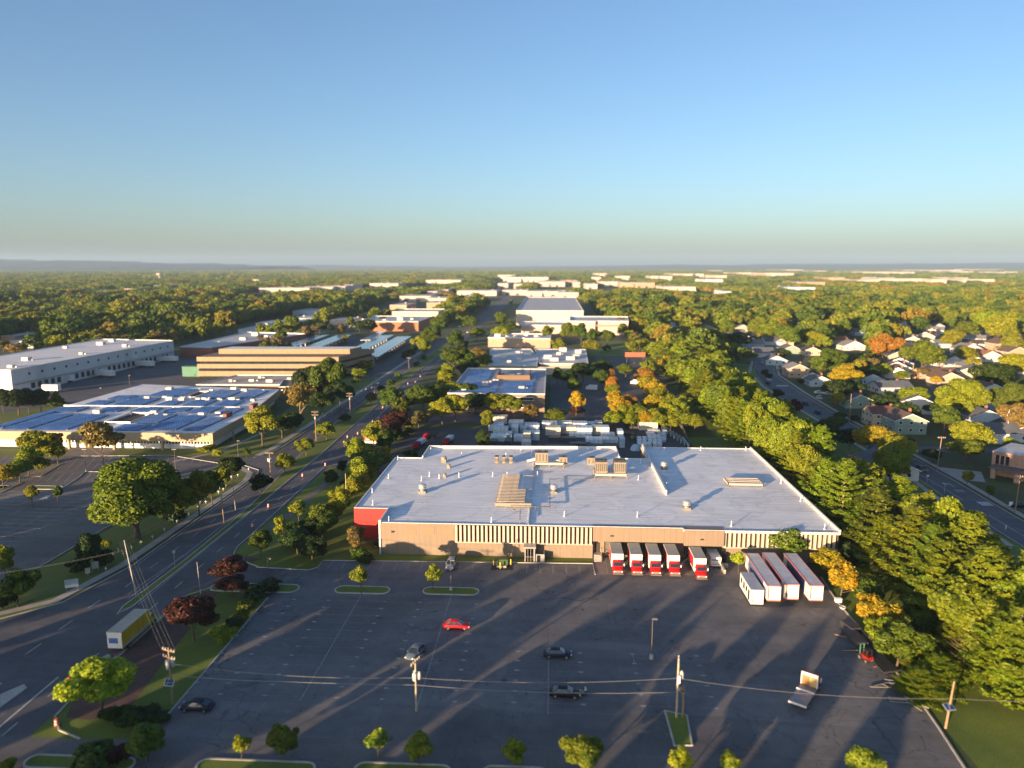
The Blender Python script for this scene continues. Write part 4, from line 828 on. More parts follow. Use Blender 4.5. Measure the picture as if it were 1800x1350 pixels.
def pipe_run(pts, label, z=RZ + .75, r=.09):
    t = thing('roof_pipe', label, 'pipe', (0, 0, 0), 0, 'raised pipe runs on the warehouse roof'); b = MB(); b.tube([(x, y, z) for x, y in pts], r, 6); b.build('pipe', FR, t); b = MB()
    for (xa, ya), (xb, yb) in zip(pts, pts[1:]):
        L = math.hypot(xb - xa, yb - ya); k = max(1, int(L / 2.6))
        for i in range(k + 1): x = xa + (xb - xa) * i / k; y = ya + (yb - ya) * i / k; b.tube([(x, y, RZ), (x, y, z)], .05, 5)
    b.build('supports', FR, t)
pipe_run([(16.1, 181.4), (0.0, 180.7), (0.1, 158.8), (-10.0, 158.4)], 'long raised pipe run bending round the vent right of the trellis'); pipe_run([(-8.2, 156.4), (-6.6, 156.2), (-6.4, 149.2)], 'short raised pipe run reaching the front edge of the roof')
t = thing('skylight_frame', 'low slatted frame on the right part of the big roof', 'rooftop frame', (0, 0, 0)); b = MB()
for k in range(4): b.box(45.0, 179.0 + k * 1.5, RZ + .75, 53.6, 179.5 + k * 1.5, RZ + .95)
b.box(44.9, 178.6, RZ + .5, 53.7, 178.9, RZ + .95); b.box(44.9, 178.6, RZ + .5, 45.1, 184, RZ + .95); b.box(53.5, 178.6, RZ + .5, 53.7, 184, RZ + .95); b.build('slats', CREAM, t); b = MB()
for x in (45, 53.5):
    for y in (178.8, 183.8): b.box(x - .1, y - .1, RZ, x + .1, y + .1, RZ + .5)
b.build('posts', TANSTEEL, t)
# ---------------- other buildings
def wall_win(b, x0, y0, x1, y1, z0, z1, n_, m=1, gap=.3, off=.05):
    """row of windows proud of the wall between two points, outward = right-hand normal"""
    d = Vector((x1 - x0, y1 - y0)); L = d.length; u = d / L; nn = Vector((u.y, -u.x)) * off; w = L / n_
    for i in range(n_):
        a = i * w + w * gap / 2; c = (i + 1) * w - w * gap / 2
        p = [(x0 + u.x * a, y0 + u.y * a), (x0 + u.x * c, y0 + u.y * c)]
        b.prism([(p[0][0], p[0][1]), (p[0][0] + nn.x, p[0][1] + nn.y), (p[1][0] + nn.x, p[1][1] + nn.y), (p[1][0], p[1][1])], z0, z1, m)
# solar roofed building
SB = thing('office_building', 'low cream building whose white roof is covered in blue solar panels', 'building', (0, 0, 0))
YEL = mat_panelled('cream_panels', (0.38, 0.29, 0.18), 2.4)
sx0, sx1, sy0, sy1, sh = -197, -114.5, 233.2, 322, 6.0
b = MB(); b.prism([(-197, sy0 - .2), (sx1, sy0 + .5), (-116, 270), (-124.5, sy1), (-196, 333), (-197, 282)], 3.0, sh, 0); b.build('upper_wall', YEL, SB)
b = MB(); b.prism([(-195, sy0 + 2.3), (sx1 - 2, sy0 + 2.6), (-118, 270), (-126.5, sy1 - 2), (-194, 330), (-195, 284)], 0, 3.0, 0); wl_ = b.build('wall', WHITE, SB)
b = MB(); b.poly([(-196.8, sy0), (sx1 - .2, sy0 + .7), (-116.2, 270), (-124.7, sy1 - .2), (-195.8, 332.8), (-196.8, 282)], sh + .02); sr = b.build('roof', mat_roof('solar_building_roof', (.80, .79, .80), 3), SB)
b = MB(); wall_win(b, -168, sy0 + 2.35, sx1 - 2.2, sy0 + 2.6, 1.7, 2.5, 46, 0, .4); b.build('window', GLASS, SB)
b = MB()
for x in (-196, -181, -165, -149, -132, sx1 + .1): b.box(x - .5, sy0 - .2, 0, x + .2, sy0 + .7, 3.0)
b.box(sx1 - .6, 250, 0, sx1 - .2, 250.6, 3); b.build('column', YEL, SB)
b = MB(); rows = []
for (x0, x1, y0, y1) in [(-195.5, -191.5, 236, 274), (-190, -181, 234.5, 261), (-179, -167, 234.5, 261), (-192, -184, 264.5, 275.5), (-177, -168, 265, 276), (-161.5, -158.5, 235, 246), (-150.5, -141.5, 247, 262.5), (-151.5, -141.5, 235.5, 244.5), (-139.8, -129.2, 236.2, 260.5), (-126.5, -120.7, 236.8, 258),
                         (-163, -154, 266.5, 275), (-150, -142, 267, 276), (-139.5, -131, 265, 276.5), (-127.5, -121.5, 262, 276), (-190, -182, 280, 288), (-178, -166, 280, 296), (-175, -160, 300, 318), (-160, -153, 280, 290), (-149, -140, 280, 292), (-136, -128, 280, 292), (-150, -139, 296, 316), (-136, -127.5, 296, 316), (-188, -179, 292, 300)]:
    y = y0
    while y < y1 - 1: 
        b.add([(x0, y, sh + .25), (x1, y, sh + .25), (x1, y + 1.5, sh + .62), (x0, y + 1.5, sh + .62)], [(0, 1, 2, 3)]); b.add([(x0, y + 1.5, sh + .05), (x1, y + 1.5, sh + .05), (x1, y + 1.5, sh + .62), (x0, y + 1.5, sh + .62)], [(3, 2, 1, 0)], 1); y += 1.72
b.build('solar_panel_rows', [SOLAR, TRIM], sr)
b = MB(); b.box(-197, 277.6, sh, -124, 278.3, sh + .5); 
for p in ((-160.5, 247.5, -151.5, 264), (-158, 299, -153, 312)):
    b.box(p[0] - .3, p[1] - .3, sh - .1, p[2] + .3, p[1], sh + .7); b.box(p[0] - .3, p[3], sh - .1, p[2] + .3, p[3] + .3, sh + .7); b.box(p[0] - .3, p[1], sh - .1, p[0], p[3], sh + .7); b.box(p[2], p[1], sh - .1, p[2] + .3, p[3], sh + .7)
b.build('coping', TRIM, sr)
b = MB(); b.poly([(-160.5, 247.5), (-151.5, 247.5), (-151.5, 264), (-160.5, 264)], sh + .06); b.poly([(-158, 299), (-153, 299), (-153, 312), (-158, 312)], sh + .06); b.build('courtyard_shade', SHADOWGAP, sr)  # flat near-black sheets paint the shade down inside the courtyards
crng = random.Random(4)
b = MB()
for i in range(46):
    x = crng.choice([-170, -158, -150, -142, -136, -130, -126]) + crng.uniform(-5, 5); y = crng.choice([262.5, 263.5, 292, 294, 317, 262]) + crng.uniform(-2, 3); s = crng.uniform(.4, 1.3)
    b.box(x - s, y - s * .7, sh, x + s, y + s * .7, sh + s * 1.1)
b.build('roof_equipment', M('roof_kit', (.6, .56, .5), .6, .1, .2, 2), sr)
b = MB(); b.box(-119.5, 276, sh, -118, 281, sh + 1.6); b.box(-122, 258, sh, -120.6, 263, sh + 1.6); b.build('louvred_screen', M('rust_panel', (.22, .07, .04), .7, 0, .2, 2), sr)
def simple(label, pts, h, wallm, roofm, parapet=.5, name='warehouse_building', cat='building', group=None, extra=None, loc=(0, 0, 0)):
    t = thing(name, label, cat, loc, 0, group); b = MB(); b.prism(pts, 0, h, 0); b.build('wall', wallm, t)
    cx = sum(p[0] for p in pts) / len(pts); cy = sum(p[1] for p in pts) / len(pts)
    b = MB(); b.poly([(cx + (x - cx) * .998, cy + (y - cy) * .998) for x, y in pts], h + .02, 0)
    for i in range(len(pts)): p, q = pts[i], pts[(i + 1) % len(pts)]; para(b, *p, *q, h - .1, h + parapet, .4, 1)
    b.build('roof', [roofm, TRIM], t); 
    xs = [p[0] for p in pts]; ys_ = [p[1] for p in pts]
    if loc == (0, 0, 0): FARRECT.append((min(xs), min(ys_), max(xs), max(ys_)))
    return t
def kit(t, spots, z, seed=1, m=None, s0=.6, s1=1.6):
    r = random.Random(seed)
    for x, y in spots:
        b = MB(); s = r.uniform(s0, s1); b.box(x - s, y - s, z, x + s, y + s, z + s * r.uniform(.7, 1.2)); 
        if r.random() < .5: b.box(x + s, y - .2, z, x + s + 1.5, y + .2, z + .5)
        b.build('roof_equipment', m or M('roof_kit', (.6, .56, .5), .6, .1, .2, 2), t)
# white distribution hall
BLUEW = mat_panelled('white_hall_panels', (0.55, 0.57, 0.58), 3.0)
t = simple('huge white distribution hall with a long row of truck docks', [(-311, 334), (-262, 334), (-256, 476), (-311, 484)], 12.0, BLUEW, mat_roof('hall_roof', (.76, .75, .75), 4), .3)
def onx(y): return -262 + 6 * (y - 334) / 142
for i in range(15):
    b = MB(); y = 345 + i * 8.8; b.prism([(onx(y), y), (onx(y) + .06, y), (onx(y + 1.3) + .06, y + 1.3), (onx(y + 1.3), y + 1.3)], 8.2, 9.5); b.build('window', GLASS, t)
for i in range(27):
    b = MB(); y = 346 + i * 4.6
    if i in (5, 12): continue
    b.prism([(onx(y), y), (onx(y) + .08, y), (onx(y + 2.7) + .08, y + 2.7), (onx(y + 2.7), y + 2.7)], 1.2, 4.0); b.build('dock_door', SHADOWGAP, t); b = MB(); b.prism([(onx(336), 336), (onx(336) + .5, 336), (onx(475) + .5, 475), (onx(475), 475)], 4.6, 4.9); b.build('canopy', TRIM, t)
kit(t, [(-270, 345), (-282, 372), (-270, 400), (-268, 440), (-290, 450), (-300, 430), (-295, 470)], 12, 3, None, 1, 2.2)
# three storey office
OC = mat_panelled('office_concrete', (0.30, 0.20, 0.115), 3.5)
t = thing('office_building', 'three storey tan office with dark ribbon windows', 'building', (0, 0, 0)); FARRECT.append((-200, 388, -98, 470))
b = MB(); b.prism([(-195, 389.2), (-118, 393.2), (-108.5, 431), (-192, 427)], 0.1, 12.0, 0); b.build('core', GLASS, t)
for z0, z1 in ((1.6, 4.4), (6.0, 8.4), (9.9, 12.4)):
    b = MB(); b.prism([(-196.2, 388), (-117.5, 392), (-107.5, 433), (-193, 429)], z0, z1); b.build('spandrel_band', OC, t)
b = MB(); b.poly([(-196, 388.2), (-117.7, 392.2), (-107.7, 432.8), (-192.8, 428.8)], 12.42); b.build('roof', M('brown_gravel_roof', (.16, .12, .09), .9, 0, .3, .3), t)
b = MB(); b.prism([(-190, 402), (-115, 406), (-111.5, 419), (-188, 415)], 12.42, 15.2); b.build('penthouse', OC, t); b = MB(); b.poly([(-189.8, 402.2), (-115.2, 406.2), (-111.7, 418.8), (-187.8, 414.8)], 15.22); b.build('penthouse_roof', WHITE, t)
t = simple('one storey tan wing with white roof before the office', [(-172, 338), (-118, 341), (-112, 366), (-128, 372), (-166, 369)], 5.0, OC, mat_roof('wing_roof', (.45, .4, .35), 3), .4, 'office_building'); kit(t, [(-160, 350), (-150, 352), (-140, 350), (-133, 358), (-150, 362)], 5, 8)
t = simple('small tan block with flat brown roof beside the dark trees', [(-128, 330), (-116, 332), (-114, 356), (-134, 352)], 5.6, OC, M('brown_gravel_roof', (.16, .12, .09)), .4, 'office_building')
# solar carports
def carport(label, x0, x1, y0, y1, h=4.6):
    t = thing('solar_carport', label, 'carport', (0, 0, 0), 0, 'solar carports beside the office'); sk = 8
    b = MB(); b.add([(x0, y0, h), (x1, y0, h + .5), (x1 - sk * .6, y1, h + .5), (x0 - sk * .6, y1, h)], [(0, 1, 2, 3)], 0); b.add([(x0, y0, h - .35), (x1, y0, h + .15), (x1 - sk * .6, y1, h + .15), (x0 - sk * .6, y1, h - .35)], [(3, 2, 1, 0), ], 1)
    b.add([(x0, y0, h - .35), (x1, y0, h + .15), (x1, y0, h + .5), (x0, y0, h)], [(0, 1, 2, 3)], 1); b.add([(x1, y0, h + .15), (x1 - sk * .6, y1, h + .15), (x1 - sk * .6, y1, h + .5), (x1, y0, h + .5)], [(0, 1, 2, 3)], 2)
    b.build('panel_roof', [mat_solar_far, STEEL, WHITE], t); k = 0; y = y0 + 4
    while y < y1: f = (y - y0) / (y1 - y0); xm = (x0 + x1) / 2 - sk * .6 * f; b = MB(); b.box(xm - .25, y - .25, 0, xm + .25, y + .25, h - .3); b.box(xm - 4.5, y - .12, h - .6, xm + 4.5, y + .12, h - .3); b.build('post', WHITE, t); y += 11
mat_solar_far = mat_solar('carport_cells', (0.03, 0.10, 0.22))
carport('solar carport closest to the avenue', -122.5, -110, 453, 590); carport('second solar carport from the avenue', -139, -127, 472, 600); carport('third solar carport from the avenue', -176, -163, 470, 600); carport('solar carport farthest from the avenue', -194, -182, 470, 600)
carport('short solar carport at the far end', -150, -142, 560, 640)
# brick office behind the yard
BRK = mat_brick('brown_brick', (0.18, 0.12, 0.075), (0.21, 0.14, 0.09)); CB = (-43.9, 303.5, -2.5, 379)
t = simple('two storey brown brick office with solar panels on its roof', [(-44, 303.5), (-2.5, 303.5), (-2.5, 379), (-44, 380.5)], 8.0, BRK, mat_roof('brick_office_roof', (.30, .30, .36), 3), .5, 'office_building')
b = MB()
for z0 in (2.4, 5.6): b.box(-21.5, 303.42, z0, -7.5, 303.5, z0 + 1.0)
b.box(-40, 303.42, 5.6, -25, 303.5, 6.6); b.build('window', GLASS, t)
b = MB()
for z0 in (2.2, 5.4): b.box(-22, 303.3, z0, -7, 303.42, z0 + .2); b.box(-22, 303.3, z0 + 1.2, -7, 303.42, z0 + 1.4)
b.build('window_frame', WHITE, t)
b = MB()
for (x0, x1, y0, y1) in ((-41, -24, 306, 318), (-22, -8, 306, 318), (-41, -24, 322, 338), (-22, -8, 320, 336), (-41, -30, 342, 374), (-8.5, -7, 340, 370)):
    y = y0
    while y < y1 - 1: b.add([(x0, y, 8.15), (x1, y, 8.15), (x1, y + 1.5, 8.4), (x0, y + 1.5, 8.4)], [(0, 1, 2, 3)]); y += 1.65
b.build('solar_panel_rows', SOLAR, t)
b = MB(); b.box(-26, 344, 8, -10, 345, 10.2); b.box(-26, 345, 8, -25.5, 365, 10.2); b.box(-10.5, 345, 8, -10, 365, 10.2); b.build('louvred_screen', M('brown_louvre', (.17, .11, .06), .7, 0, .2, 3), t); kit(t, [(-23, 350), (-19, 352), (-14, 351), (-22, 358), (-16, 360), (-12, 357), (-28, 335), (-27, 341), (-38, 312), (-13, 319), (-30, 328)], 8.02, 5, None, .5, 1.4)
# pale low sheds beyond
t = simple('pale flat roofed hall, left half, behind the brick office', [(-36, 416), (-8, 416), (-8, 452), (-14, 500), (-42, 500)], 5.0, M('sage_wall', (.30, .34, .30)), ROOFP, .35); kit(t, [(-25, 430), (-20, 445), (-15, 470), (-22, 480), (-30, 455)], 5, 21, None, 1, 2.4)
t = simple('pale flat roofed hall, right half, behind the brick office', [(-6.5, 425), (22, 425), (24, 500), (-11, 500)], 5.0, M('sage_wall', (.30, .34, .30)), ROOFP, .35); kit(t, [(2, 440), (12, 446), (16, 458), (5, 470), (18, 480), (8, 490), (-2, 450)], 5, 22, None, 1, 2.6)
b = MB(); b.box(-14, 414.5, 0, 14, 416, 4.4); b.build('loading_canopy', CREAM, t)
t = simple('tan low building with white dome tanks before the cream store', [(-48.8, 558), (-20, 556), (-20, 552), (-0.5, 552), (0, 590), (-48, 594)], 7.0, M('peach_wall', (.42, .29, .20)), ROOFP, .6); kit(t, [(-42, 566), (-36, 570), (-20, 575), (-12, 570), (-8, 580), (-28, 566)], 7, 23, None, 1, 2.4)
t = simple('huge white hall with pale grey roof in the middle distance', [(-37, 768), (34, 770), (36, 1110), (-38, 1108)], 15.0, M('white_store_wall', (.52, .46, .40), .6, 0, .08, .1), mat_roof('store_roof', (.52, .50, .50), 8), .8)
STW = M('cream_store_wall', (.48, .37, .31), .6, 0, .08, .1); SW2 = M('salmon_band', (.55, .20, .16), .7, 0, .1, .3)
t = simple('cream store with a salmon stripe and grey roof', [(17, 662), (40, 660), (40, 664), (70, 662), (76, 725), (19, 726)], 12.0, STW, ROOFP, .9)
b = MB(); b.box(17, 661.6, 8.0, 40, 661.9, 9.3); b.box(40, 661.3, 8.0, 70, 661.7, 9.3); b.build('stripe', SW2, t)
t = simple('cream low wing at the foot of the big white hall', [(-28, 676), (14, 672), (16, 716), (-28, 718)], 7.5, STW, ROOFP, .5)
REDB = mat_brick('orange_brick', (0.30, 0.11, 0.05), (0.34, 0.13, 0.06), (.4, .25, .18)); RBR = mat_brick('red_brick', (0.26, 0.075, 0.05), (0.32, 0.10, 0.06), (.3, .2, .16))
t = simple('red brick hall with a pale roof beyond the white distribution hall', [(-257, 486), (-234, 486), (-203, 588), (-258, 600)], 6.5, RBR, ROOFP, .5); kit(t, [(-245, 520), (-235, 540), (-225, 560), (-240, 575)], 6.5, 31, None, 1, 3)
t = simple('orange brick building beside the avenue far away', [(-176, 690), (-128, 692), (-126, 770), (-190, 768)], 9.0, REDB, ROOFP, .6); kit(t, [(-165, 710), (-150, 715), (-140, 722), (-155, 735)], 9, 32, None, 1.5, 3)
t = simple('white upper hall behind the orange brick building', [(-172, 776), (-122, 778), (-122, 830), (-172, 830)], 13.0, STW, ROOFP, .6)
# ---------------- houses
SIDE = {}
HW = dict(sage=(.22, .30, .25), cream=(.46, .38, .28), white=(.60, .57, .54), blue=(.42, .52, .60), tan=(.42, .30, .20), grey=(.42, .42, .42), green=(.20, .30, .24), brick=(.30, .13, .09))
HR = dict(slate=(.10, .115, .14), brown=(.13, .085, .065), maroon=(.15, .055, .05), grey=(.20, .20, .20), dark=(.05, .05, .055), orange=(.30, .13, .06))
def hm_(k):
    if k not in SIDE: SIDE[k] = mat_panelled('siding_' + k, HW[k], .25, .1, 2)
    return SIDE[k]
def rm_(k):
    if 'r' + k not in SIDE: SIDE['r' + k] = mat_shingle('shingles_' + k, HR[k])
    return SIDE['r' + k]
RW = dict(slate='slate grey', brown='brown', maroon='maroon', grey='pale grey', dark='dark', orange='rust')
def house(px, py, w, d, h, roof, wallc, where, rz=0.0, ridge='y', wing=None, chim=True, detail=True):
    """gable house; (px,py) = middle of the foot of the wall facing the camera; ridge 'y' shows a gable to the camera"""
    x, y = G(px, py); st = 'two storey' if h > 4.5 else 'one storey'
    t = thing('house', f"{st} {wallc} house with {RW[roof]} roof, {where}", 'house', (x, y, 0), rz, 'houses of the neighbourhood'); HOUSES.append((x, y + d / 2, max(w, d) / 2)); q_ = FPX / y; HPX.append((px - w * .42 * q_, py - (h + w * .1) * q_, px + w * .42 * q_, py - 1))
    b = MB(); rh = (w if ridge == 'y' else d) * .5 * .45
    b.box(-w / 2, 0, 0, w / 2, d, h)
    if ridge == 'y': b.add([(-w / 2, 0, h), (w / 2, 0, h), (0, 0, h + rh)], [(0, 1, 2)]); b.add([(-w / 2, d, h), (w / 2, d, h), (0, d, h + rh)], [(2, 1, 0)])
    else: b.add([(-w / 2, 0, h), (-w / 2, d, h), (-w / 2, d / 2, h + rh)], [(2, 1, 0)]); b.add([(w / 2, 0, h), (w / 2, d, h), (w / 2, d / 2, h + rh)], [(0, 1, 2)])
    b.build('wall', hm_(wallc), t)
    o = .45; k = rh / ((w if ridge == 'y' else d) / 2); b = MB(); e = h - o * k
    if ridge == 'y':
        for s in (-1, 1):
            q = [(s * (w / 2 + o), -o, e), (s * (w / 2 + o), d + o, e), (0, d + o, h + rh), (0, -o, h + rh)]; b.add([(a, c, z + .02) for a, c, z in q] + [(a, c, z + .2) for a, c, z in q], [(0, 1, 2, 3), (4, 5, 6, 7), (0, 3, 7, 4), (1, 2, 6, 5), (0, 1, 5, 4)], 0)
    else:
        for s in (0, 1):
            ye = -o if s == 0 else d + o; q = [(-w / 2 - o, ye, e), (w / 2 + o, ye, e), (w / 2 + o, d / 2, h + rh), (-w / 2 - o, d / 2, h + rh)]
            b.add([(a, c, z + .02) for a, c, z in q] + [(a, c, z + .2) for a, c, z in q], [(0, 1, 2, 3), (4, 5, 6, 7), (0, 3, 7, 4), (1, 2, 6, 5), (0, 1, 5, 4)], 0)
    rf_ = b.build('roof', rm_(roof), t)
    b = MB()
    if ridge == 'y':
        for s in (-1, 1): b.add([(s * (w / 2 + o), -o - .03, e - .12), (s * (w / 2 + o), -o - .03, e + .16), (0, -o - .03, h + rh + .16), (0, -o - .03, h + rh - .12)], [(0, 1, 2, 3)])
        for s in (-1, 1): b.box(s * (w / 2 + o) - .05, -o, e - .1, s * (w / 2 + o) + .05, d + o, e + .1)
    else: b.box(-w / 2 - o, -o - .06, e - .1, w / 2 + o, -o, e + .1)
    b.build('roof_trim', WHITE, rf_)
    if chim: b = MB(); b.box(w * .18, d * .5, h + rh * .3, w * .18 + .8, d * .5 + .8, h + rh + .9); b.build('chimney', M('chimney_brick', (.28, .13, .09), .8, 0, .2, 2), rf_)
    if detail:
        for fl in range(2 if h > 4.5 else 1):
            z = 1.1 + fl * 2.7
            for k_ in range(3 if w > 11 else 2):
                xx = -w / 2 + w * (k_ + .5) / (3 if w > 11 else 2)
                b = MB(); b.box(xx - .62, -.05, z, xx + .62, -.005, z + 1.3, 0); b.box(xx - .5, -.09, z + .12, xx + .5, -.05, z + 1.18, 1); b.build('window', [WHITE, GLASS], t)
            for k_ in range(3):
                yy = d * (k_ + .5) / 3; b = MB(); b.box(-w / 2 - .05, yy - .55, z, -w / 2 - .005, yy + .55, z + 1.3, 0); b.box(-w / 2 - .09, yy - .43, z + .12, -w / 2 - .05, yy + .43, z + 1.18, 1); b.build('window', [WHITE, GLASS], t)
        b = MB(); b.box(-w / 2 - .07, d * .3 - .5, 0.1, -w / 2 - .005, d * .3 + .5, 2.2); b.build('door', M('house_door', (.25, .08, .06), .5, 0, .1, 1), t)
    return t
house(1512, 718, 12.5, 14, 3.2, 'slate', 'green', 'facing the street with two gable windows')
house(1562, 752, 12.5, 10, 5.4, 'maroon', 'cream', 'joined at the corner to the sage house', 0, 'x'); house(1600, 764, 11.5, 13, 5.2, 'brown', 'sage', 'with a blank gable above the side street lawn')
house(1443, 680, 11, 13, 3.0, 'slate', 'blue', 'between the street and the golden tree'); house(1404, 664, 11.5, 12, 4.9, 'grey', 'tan', 'whose pale gable catches the sun', 0, 'y')
house(1365, 642, 13, 12, 3.0, 'slate', 'blue', 'halfway up the street'); house(1392, 622, 12, 14, 3.2, 'slate', 'sage', 'behind the sunlit cream bungalow', 0, 'y', None, False, False); house(1428, 625, 12, 12, 3.2, 'dark', 'cream', 'with a brick chimney and sunlit gable', 0, 'y')
for r_ in ((1345, 628, 'white', 'slate'), (1328, 612, 'blue', 'grey'), (1312, 602, 'white', 'slate'), (1298, 592, 'blue', 'grey'), (1290, 580, 'white', 'slate'), (1360, 607, 'blue', 'slate')): house(r_[0], r_[1], 13, 14, 3.0, r_[3], r_[2], 'in the far shaded row', 0, trng.choice('xy'), None, False, False)
house(1575, 692, 17, 11, 3.1, 'slate', 'white', 'long, seen behind the green house', .1, 'x'); house(1533, 677, 12, 12, 3.0, 'slate', 'blue', 'hidden between trees in the second row', 0, 'y')
house(1675, 645, 15, 12, 3.4, 'dark', 'white', 'with a white gable beside the tall green trees', .2, 'y'); house(1655, 668, 22, 12, 3.2, 'brown', 'tan', 'long and low behind the golden bushes', .15, 'x'); house(1670, 676, 14, 10, 3.2, 'brown', 'cream', 'in front of the long tan one', .1, 'y', None, True, False)
house(1718, 656, 12, 12, 3.6, 'grey', 'cream', 'by the dark round tree', .1, 'y'); house(1708, 622, 16, 12, 3.4, 'grey', 'white', 'in the sunlit cluster at the right', .15, 'y'); house(1742, 636, 16, 14, 3.4, 'orange', 'white', 'with a rust coloured gable at the right', .15, 'y')
house(1772, 617, 16, 14, 5.2, 'brown', 'tan', 'tallest of the sunlit cluster', .15, 'y'); house(1790, 628, 15, 12, 3.6, 'brown', 'tan', 'at the right edge of the sunlit cluster', .15, 'y'); house(1798, 603, 16, 14, 3.6, 'orange', 'cream', 'at the right edge beyond the cluster', .1, 'x')
house(1745, 700, 12, 12, 4.2, 'brown', 'white', 'squeezed between two large trees', 0, 'y'); house(1735, 752, 12, 12, 4.2, 'slate', 'blue', 'behind the lime tree', 0, 'y'); house(1770, 778, 17, 12, 3.2, 'slate', 'white', 'behind the flagpole', 0, 'x'); house(1805, 775, 12, 14, 3.2, 'dark', 'white', 'with dark shuttered windows at the right edge', 0, 'y')
house(1502, 616, 16, 12, 3.4, 'grey', 'white', 'with pale sunlit gables', .1, 'y'); house(1478, 606, 13, 12, 3.4, 'orange', 'cream', 'left of the pale gables', .1, 'x', None, True, False); house(1576, 638, 12, 12, 4.4, 'grey', 'cream', 'just right of the orange tree', 0, 'y', None, False, False)
house(1562, 845, 17, 11, 3.2, 'slate', 'white', 'half hidden under the yellow-green trees', 0, 'y'); house(1245, 583, 12, 12, 3.2, 'grey', 'cream', 'first beyond the end of the tree belt', 0, 'y', None, False, False); house(1306, 583, 13, 12, 3.6, 'grey', 'cream', 'sunlit at the top of the street', 0, 'y', None, False, False)
for r_ in ((1450, 575, 'cream'), (1590, 575, 'white'), (1545, 552, 'white'), (1460, 560, 'white'), (1402, 562, 'blue'), (1515, 590, 'blue'), (1705, 563, 'cream'), (1660, 612, 'blue'), (1650, 580, 'blue'), (1695, 600, 'grey'), (1240, 560, 'blue'), (1180, 575, 'blue'), (1420, 548, 'white'), (1605, 600, 'tan'), (1380, 607, 'cream'), (1630, 560, 'grey')):
    house(r_[0], r_[1], 13, 12, 3.4, trng.choice(['grey', 'brown', 'slate']), r_[2], 'between distant tree crowns', trng.uniform(-.2, .3), trng.choice('xy'), None, False, False)
hrg = random.Random(17)
for st_, where in (([(170, 300), (215, 420), (290, 560), (380, 700)], 'along the middle street'), ([(250, 330), (300, 440), (400, 600)], 'along the outer street'), ([(340, 360), (420, 480), (540, 640)], 'in the outermost blocks')):
    for (xa, ya), (xb, yb) in zip(st_, st_[1:]):
        L_ = math.hypot(xb - xa, yb - ya); nn_ = int(L_ / 21)
        for i in range(nn_):
            for sd_ in (-1, 1):
                t_ = (i + .5) / nn_; ux, uy = (xb - xa) / L_, (yb - ya) / L_; hx = xa + (xb - xa) * t_ - uy * sd_ * 19; hy = ya + (yb - ya) * t_ + ux * sd_ * 19
                u_, v_ = PX(hx, hy - 6, 0)
                if not 1200 < u_ < 1815 or any(math.hypot(hx - a, hy - b__) < 21 for a, b__, c in HOUSES): continue
                wl_k = hrg.choice(['white', 'white', 'cream', 'blue', 'tan', 'grey']); house(u_, v_, hrg.uniform(11, 15), hrg.uniform(10, 13), hrg.choice([3.2, 3.2, 3.6, 5.0]), hrg.choice(['grey', 'brown', 'slate', 'grey', 'dark', 'orange']), wl_k, where, math.atan2(uy, ux) - R(90) + hrg.uniform(-.1, .1), hrg.choice('xy'), None, hrg.random() < .4, False)
# church-like brick building at the right edge
t = thing('church_building', 'brick and pale glass hall with a red brick porch at the right edge', 'building', (133, 219, 0), R(-48))
b = MB(); b.box(0, 0, 0, 9, 16, 7.2); b.build('wall', mat_brick('church_brick', (.34, .17, .11), (.40, .22, .14)), t)
b = MB(); b.box(9, -.6, 0, 30, 18, 6.8); b.build('hall_wall', M('cream_reflection_glass', (.55, .50, .42), .45, .1, .25, .25), t)  # cream reflection in the glass front put into the wall colour
b = MB(); b.poly([(0, 0), (9, 0), (9, 16), (0, 16)], 7.22); b.poly([(9, -.6), (30, -.6), (30, 18), (9, 18)], 6.85); b.build('roof', ROOFP, t)
for q in [(1 + i * 1.3, -.06, 3.5, 1.9 + i * 1.3, -.005, 6.2) for i in range(3)] + [(11 + i * 2.6, -.7, z, 12.4 + i * 2.6, -.6, z + 1.6) for i in range(7) for z in (1.2, 4.0)]:
    b = MB(); b.box(*q); b.build('window', GLASS, t)
b = MB()
for x in (1.5, 7.5): b.box(x, -5, 0, x + 1.2, -3.8, 3.0)
b.build('porch_pillar', mat_brick('church_brick', (.34, .17, .11), (.40, .22, .14)), t); b = MB(); b.box(1, -5.4, 3.0, 9.4, 0, 3.4); b.build('porch_roof', M('porch_top', (.12, .10, .10)), t); HOUSES.append((150, 215, 22)); HOUSES.append((140, 212, 12))
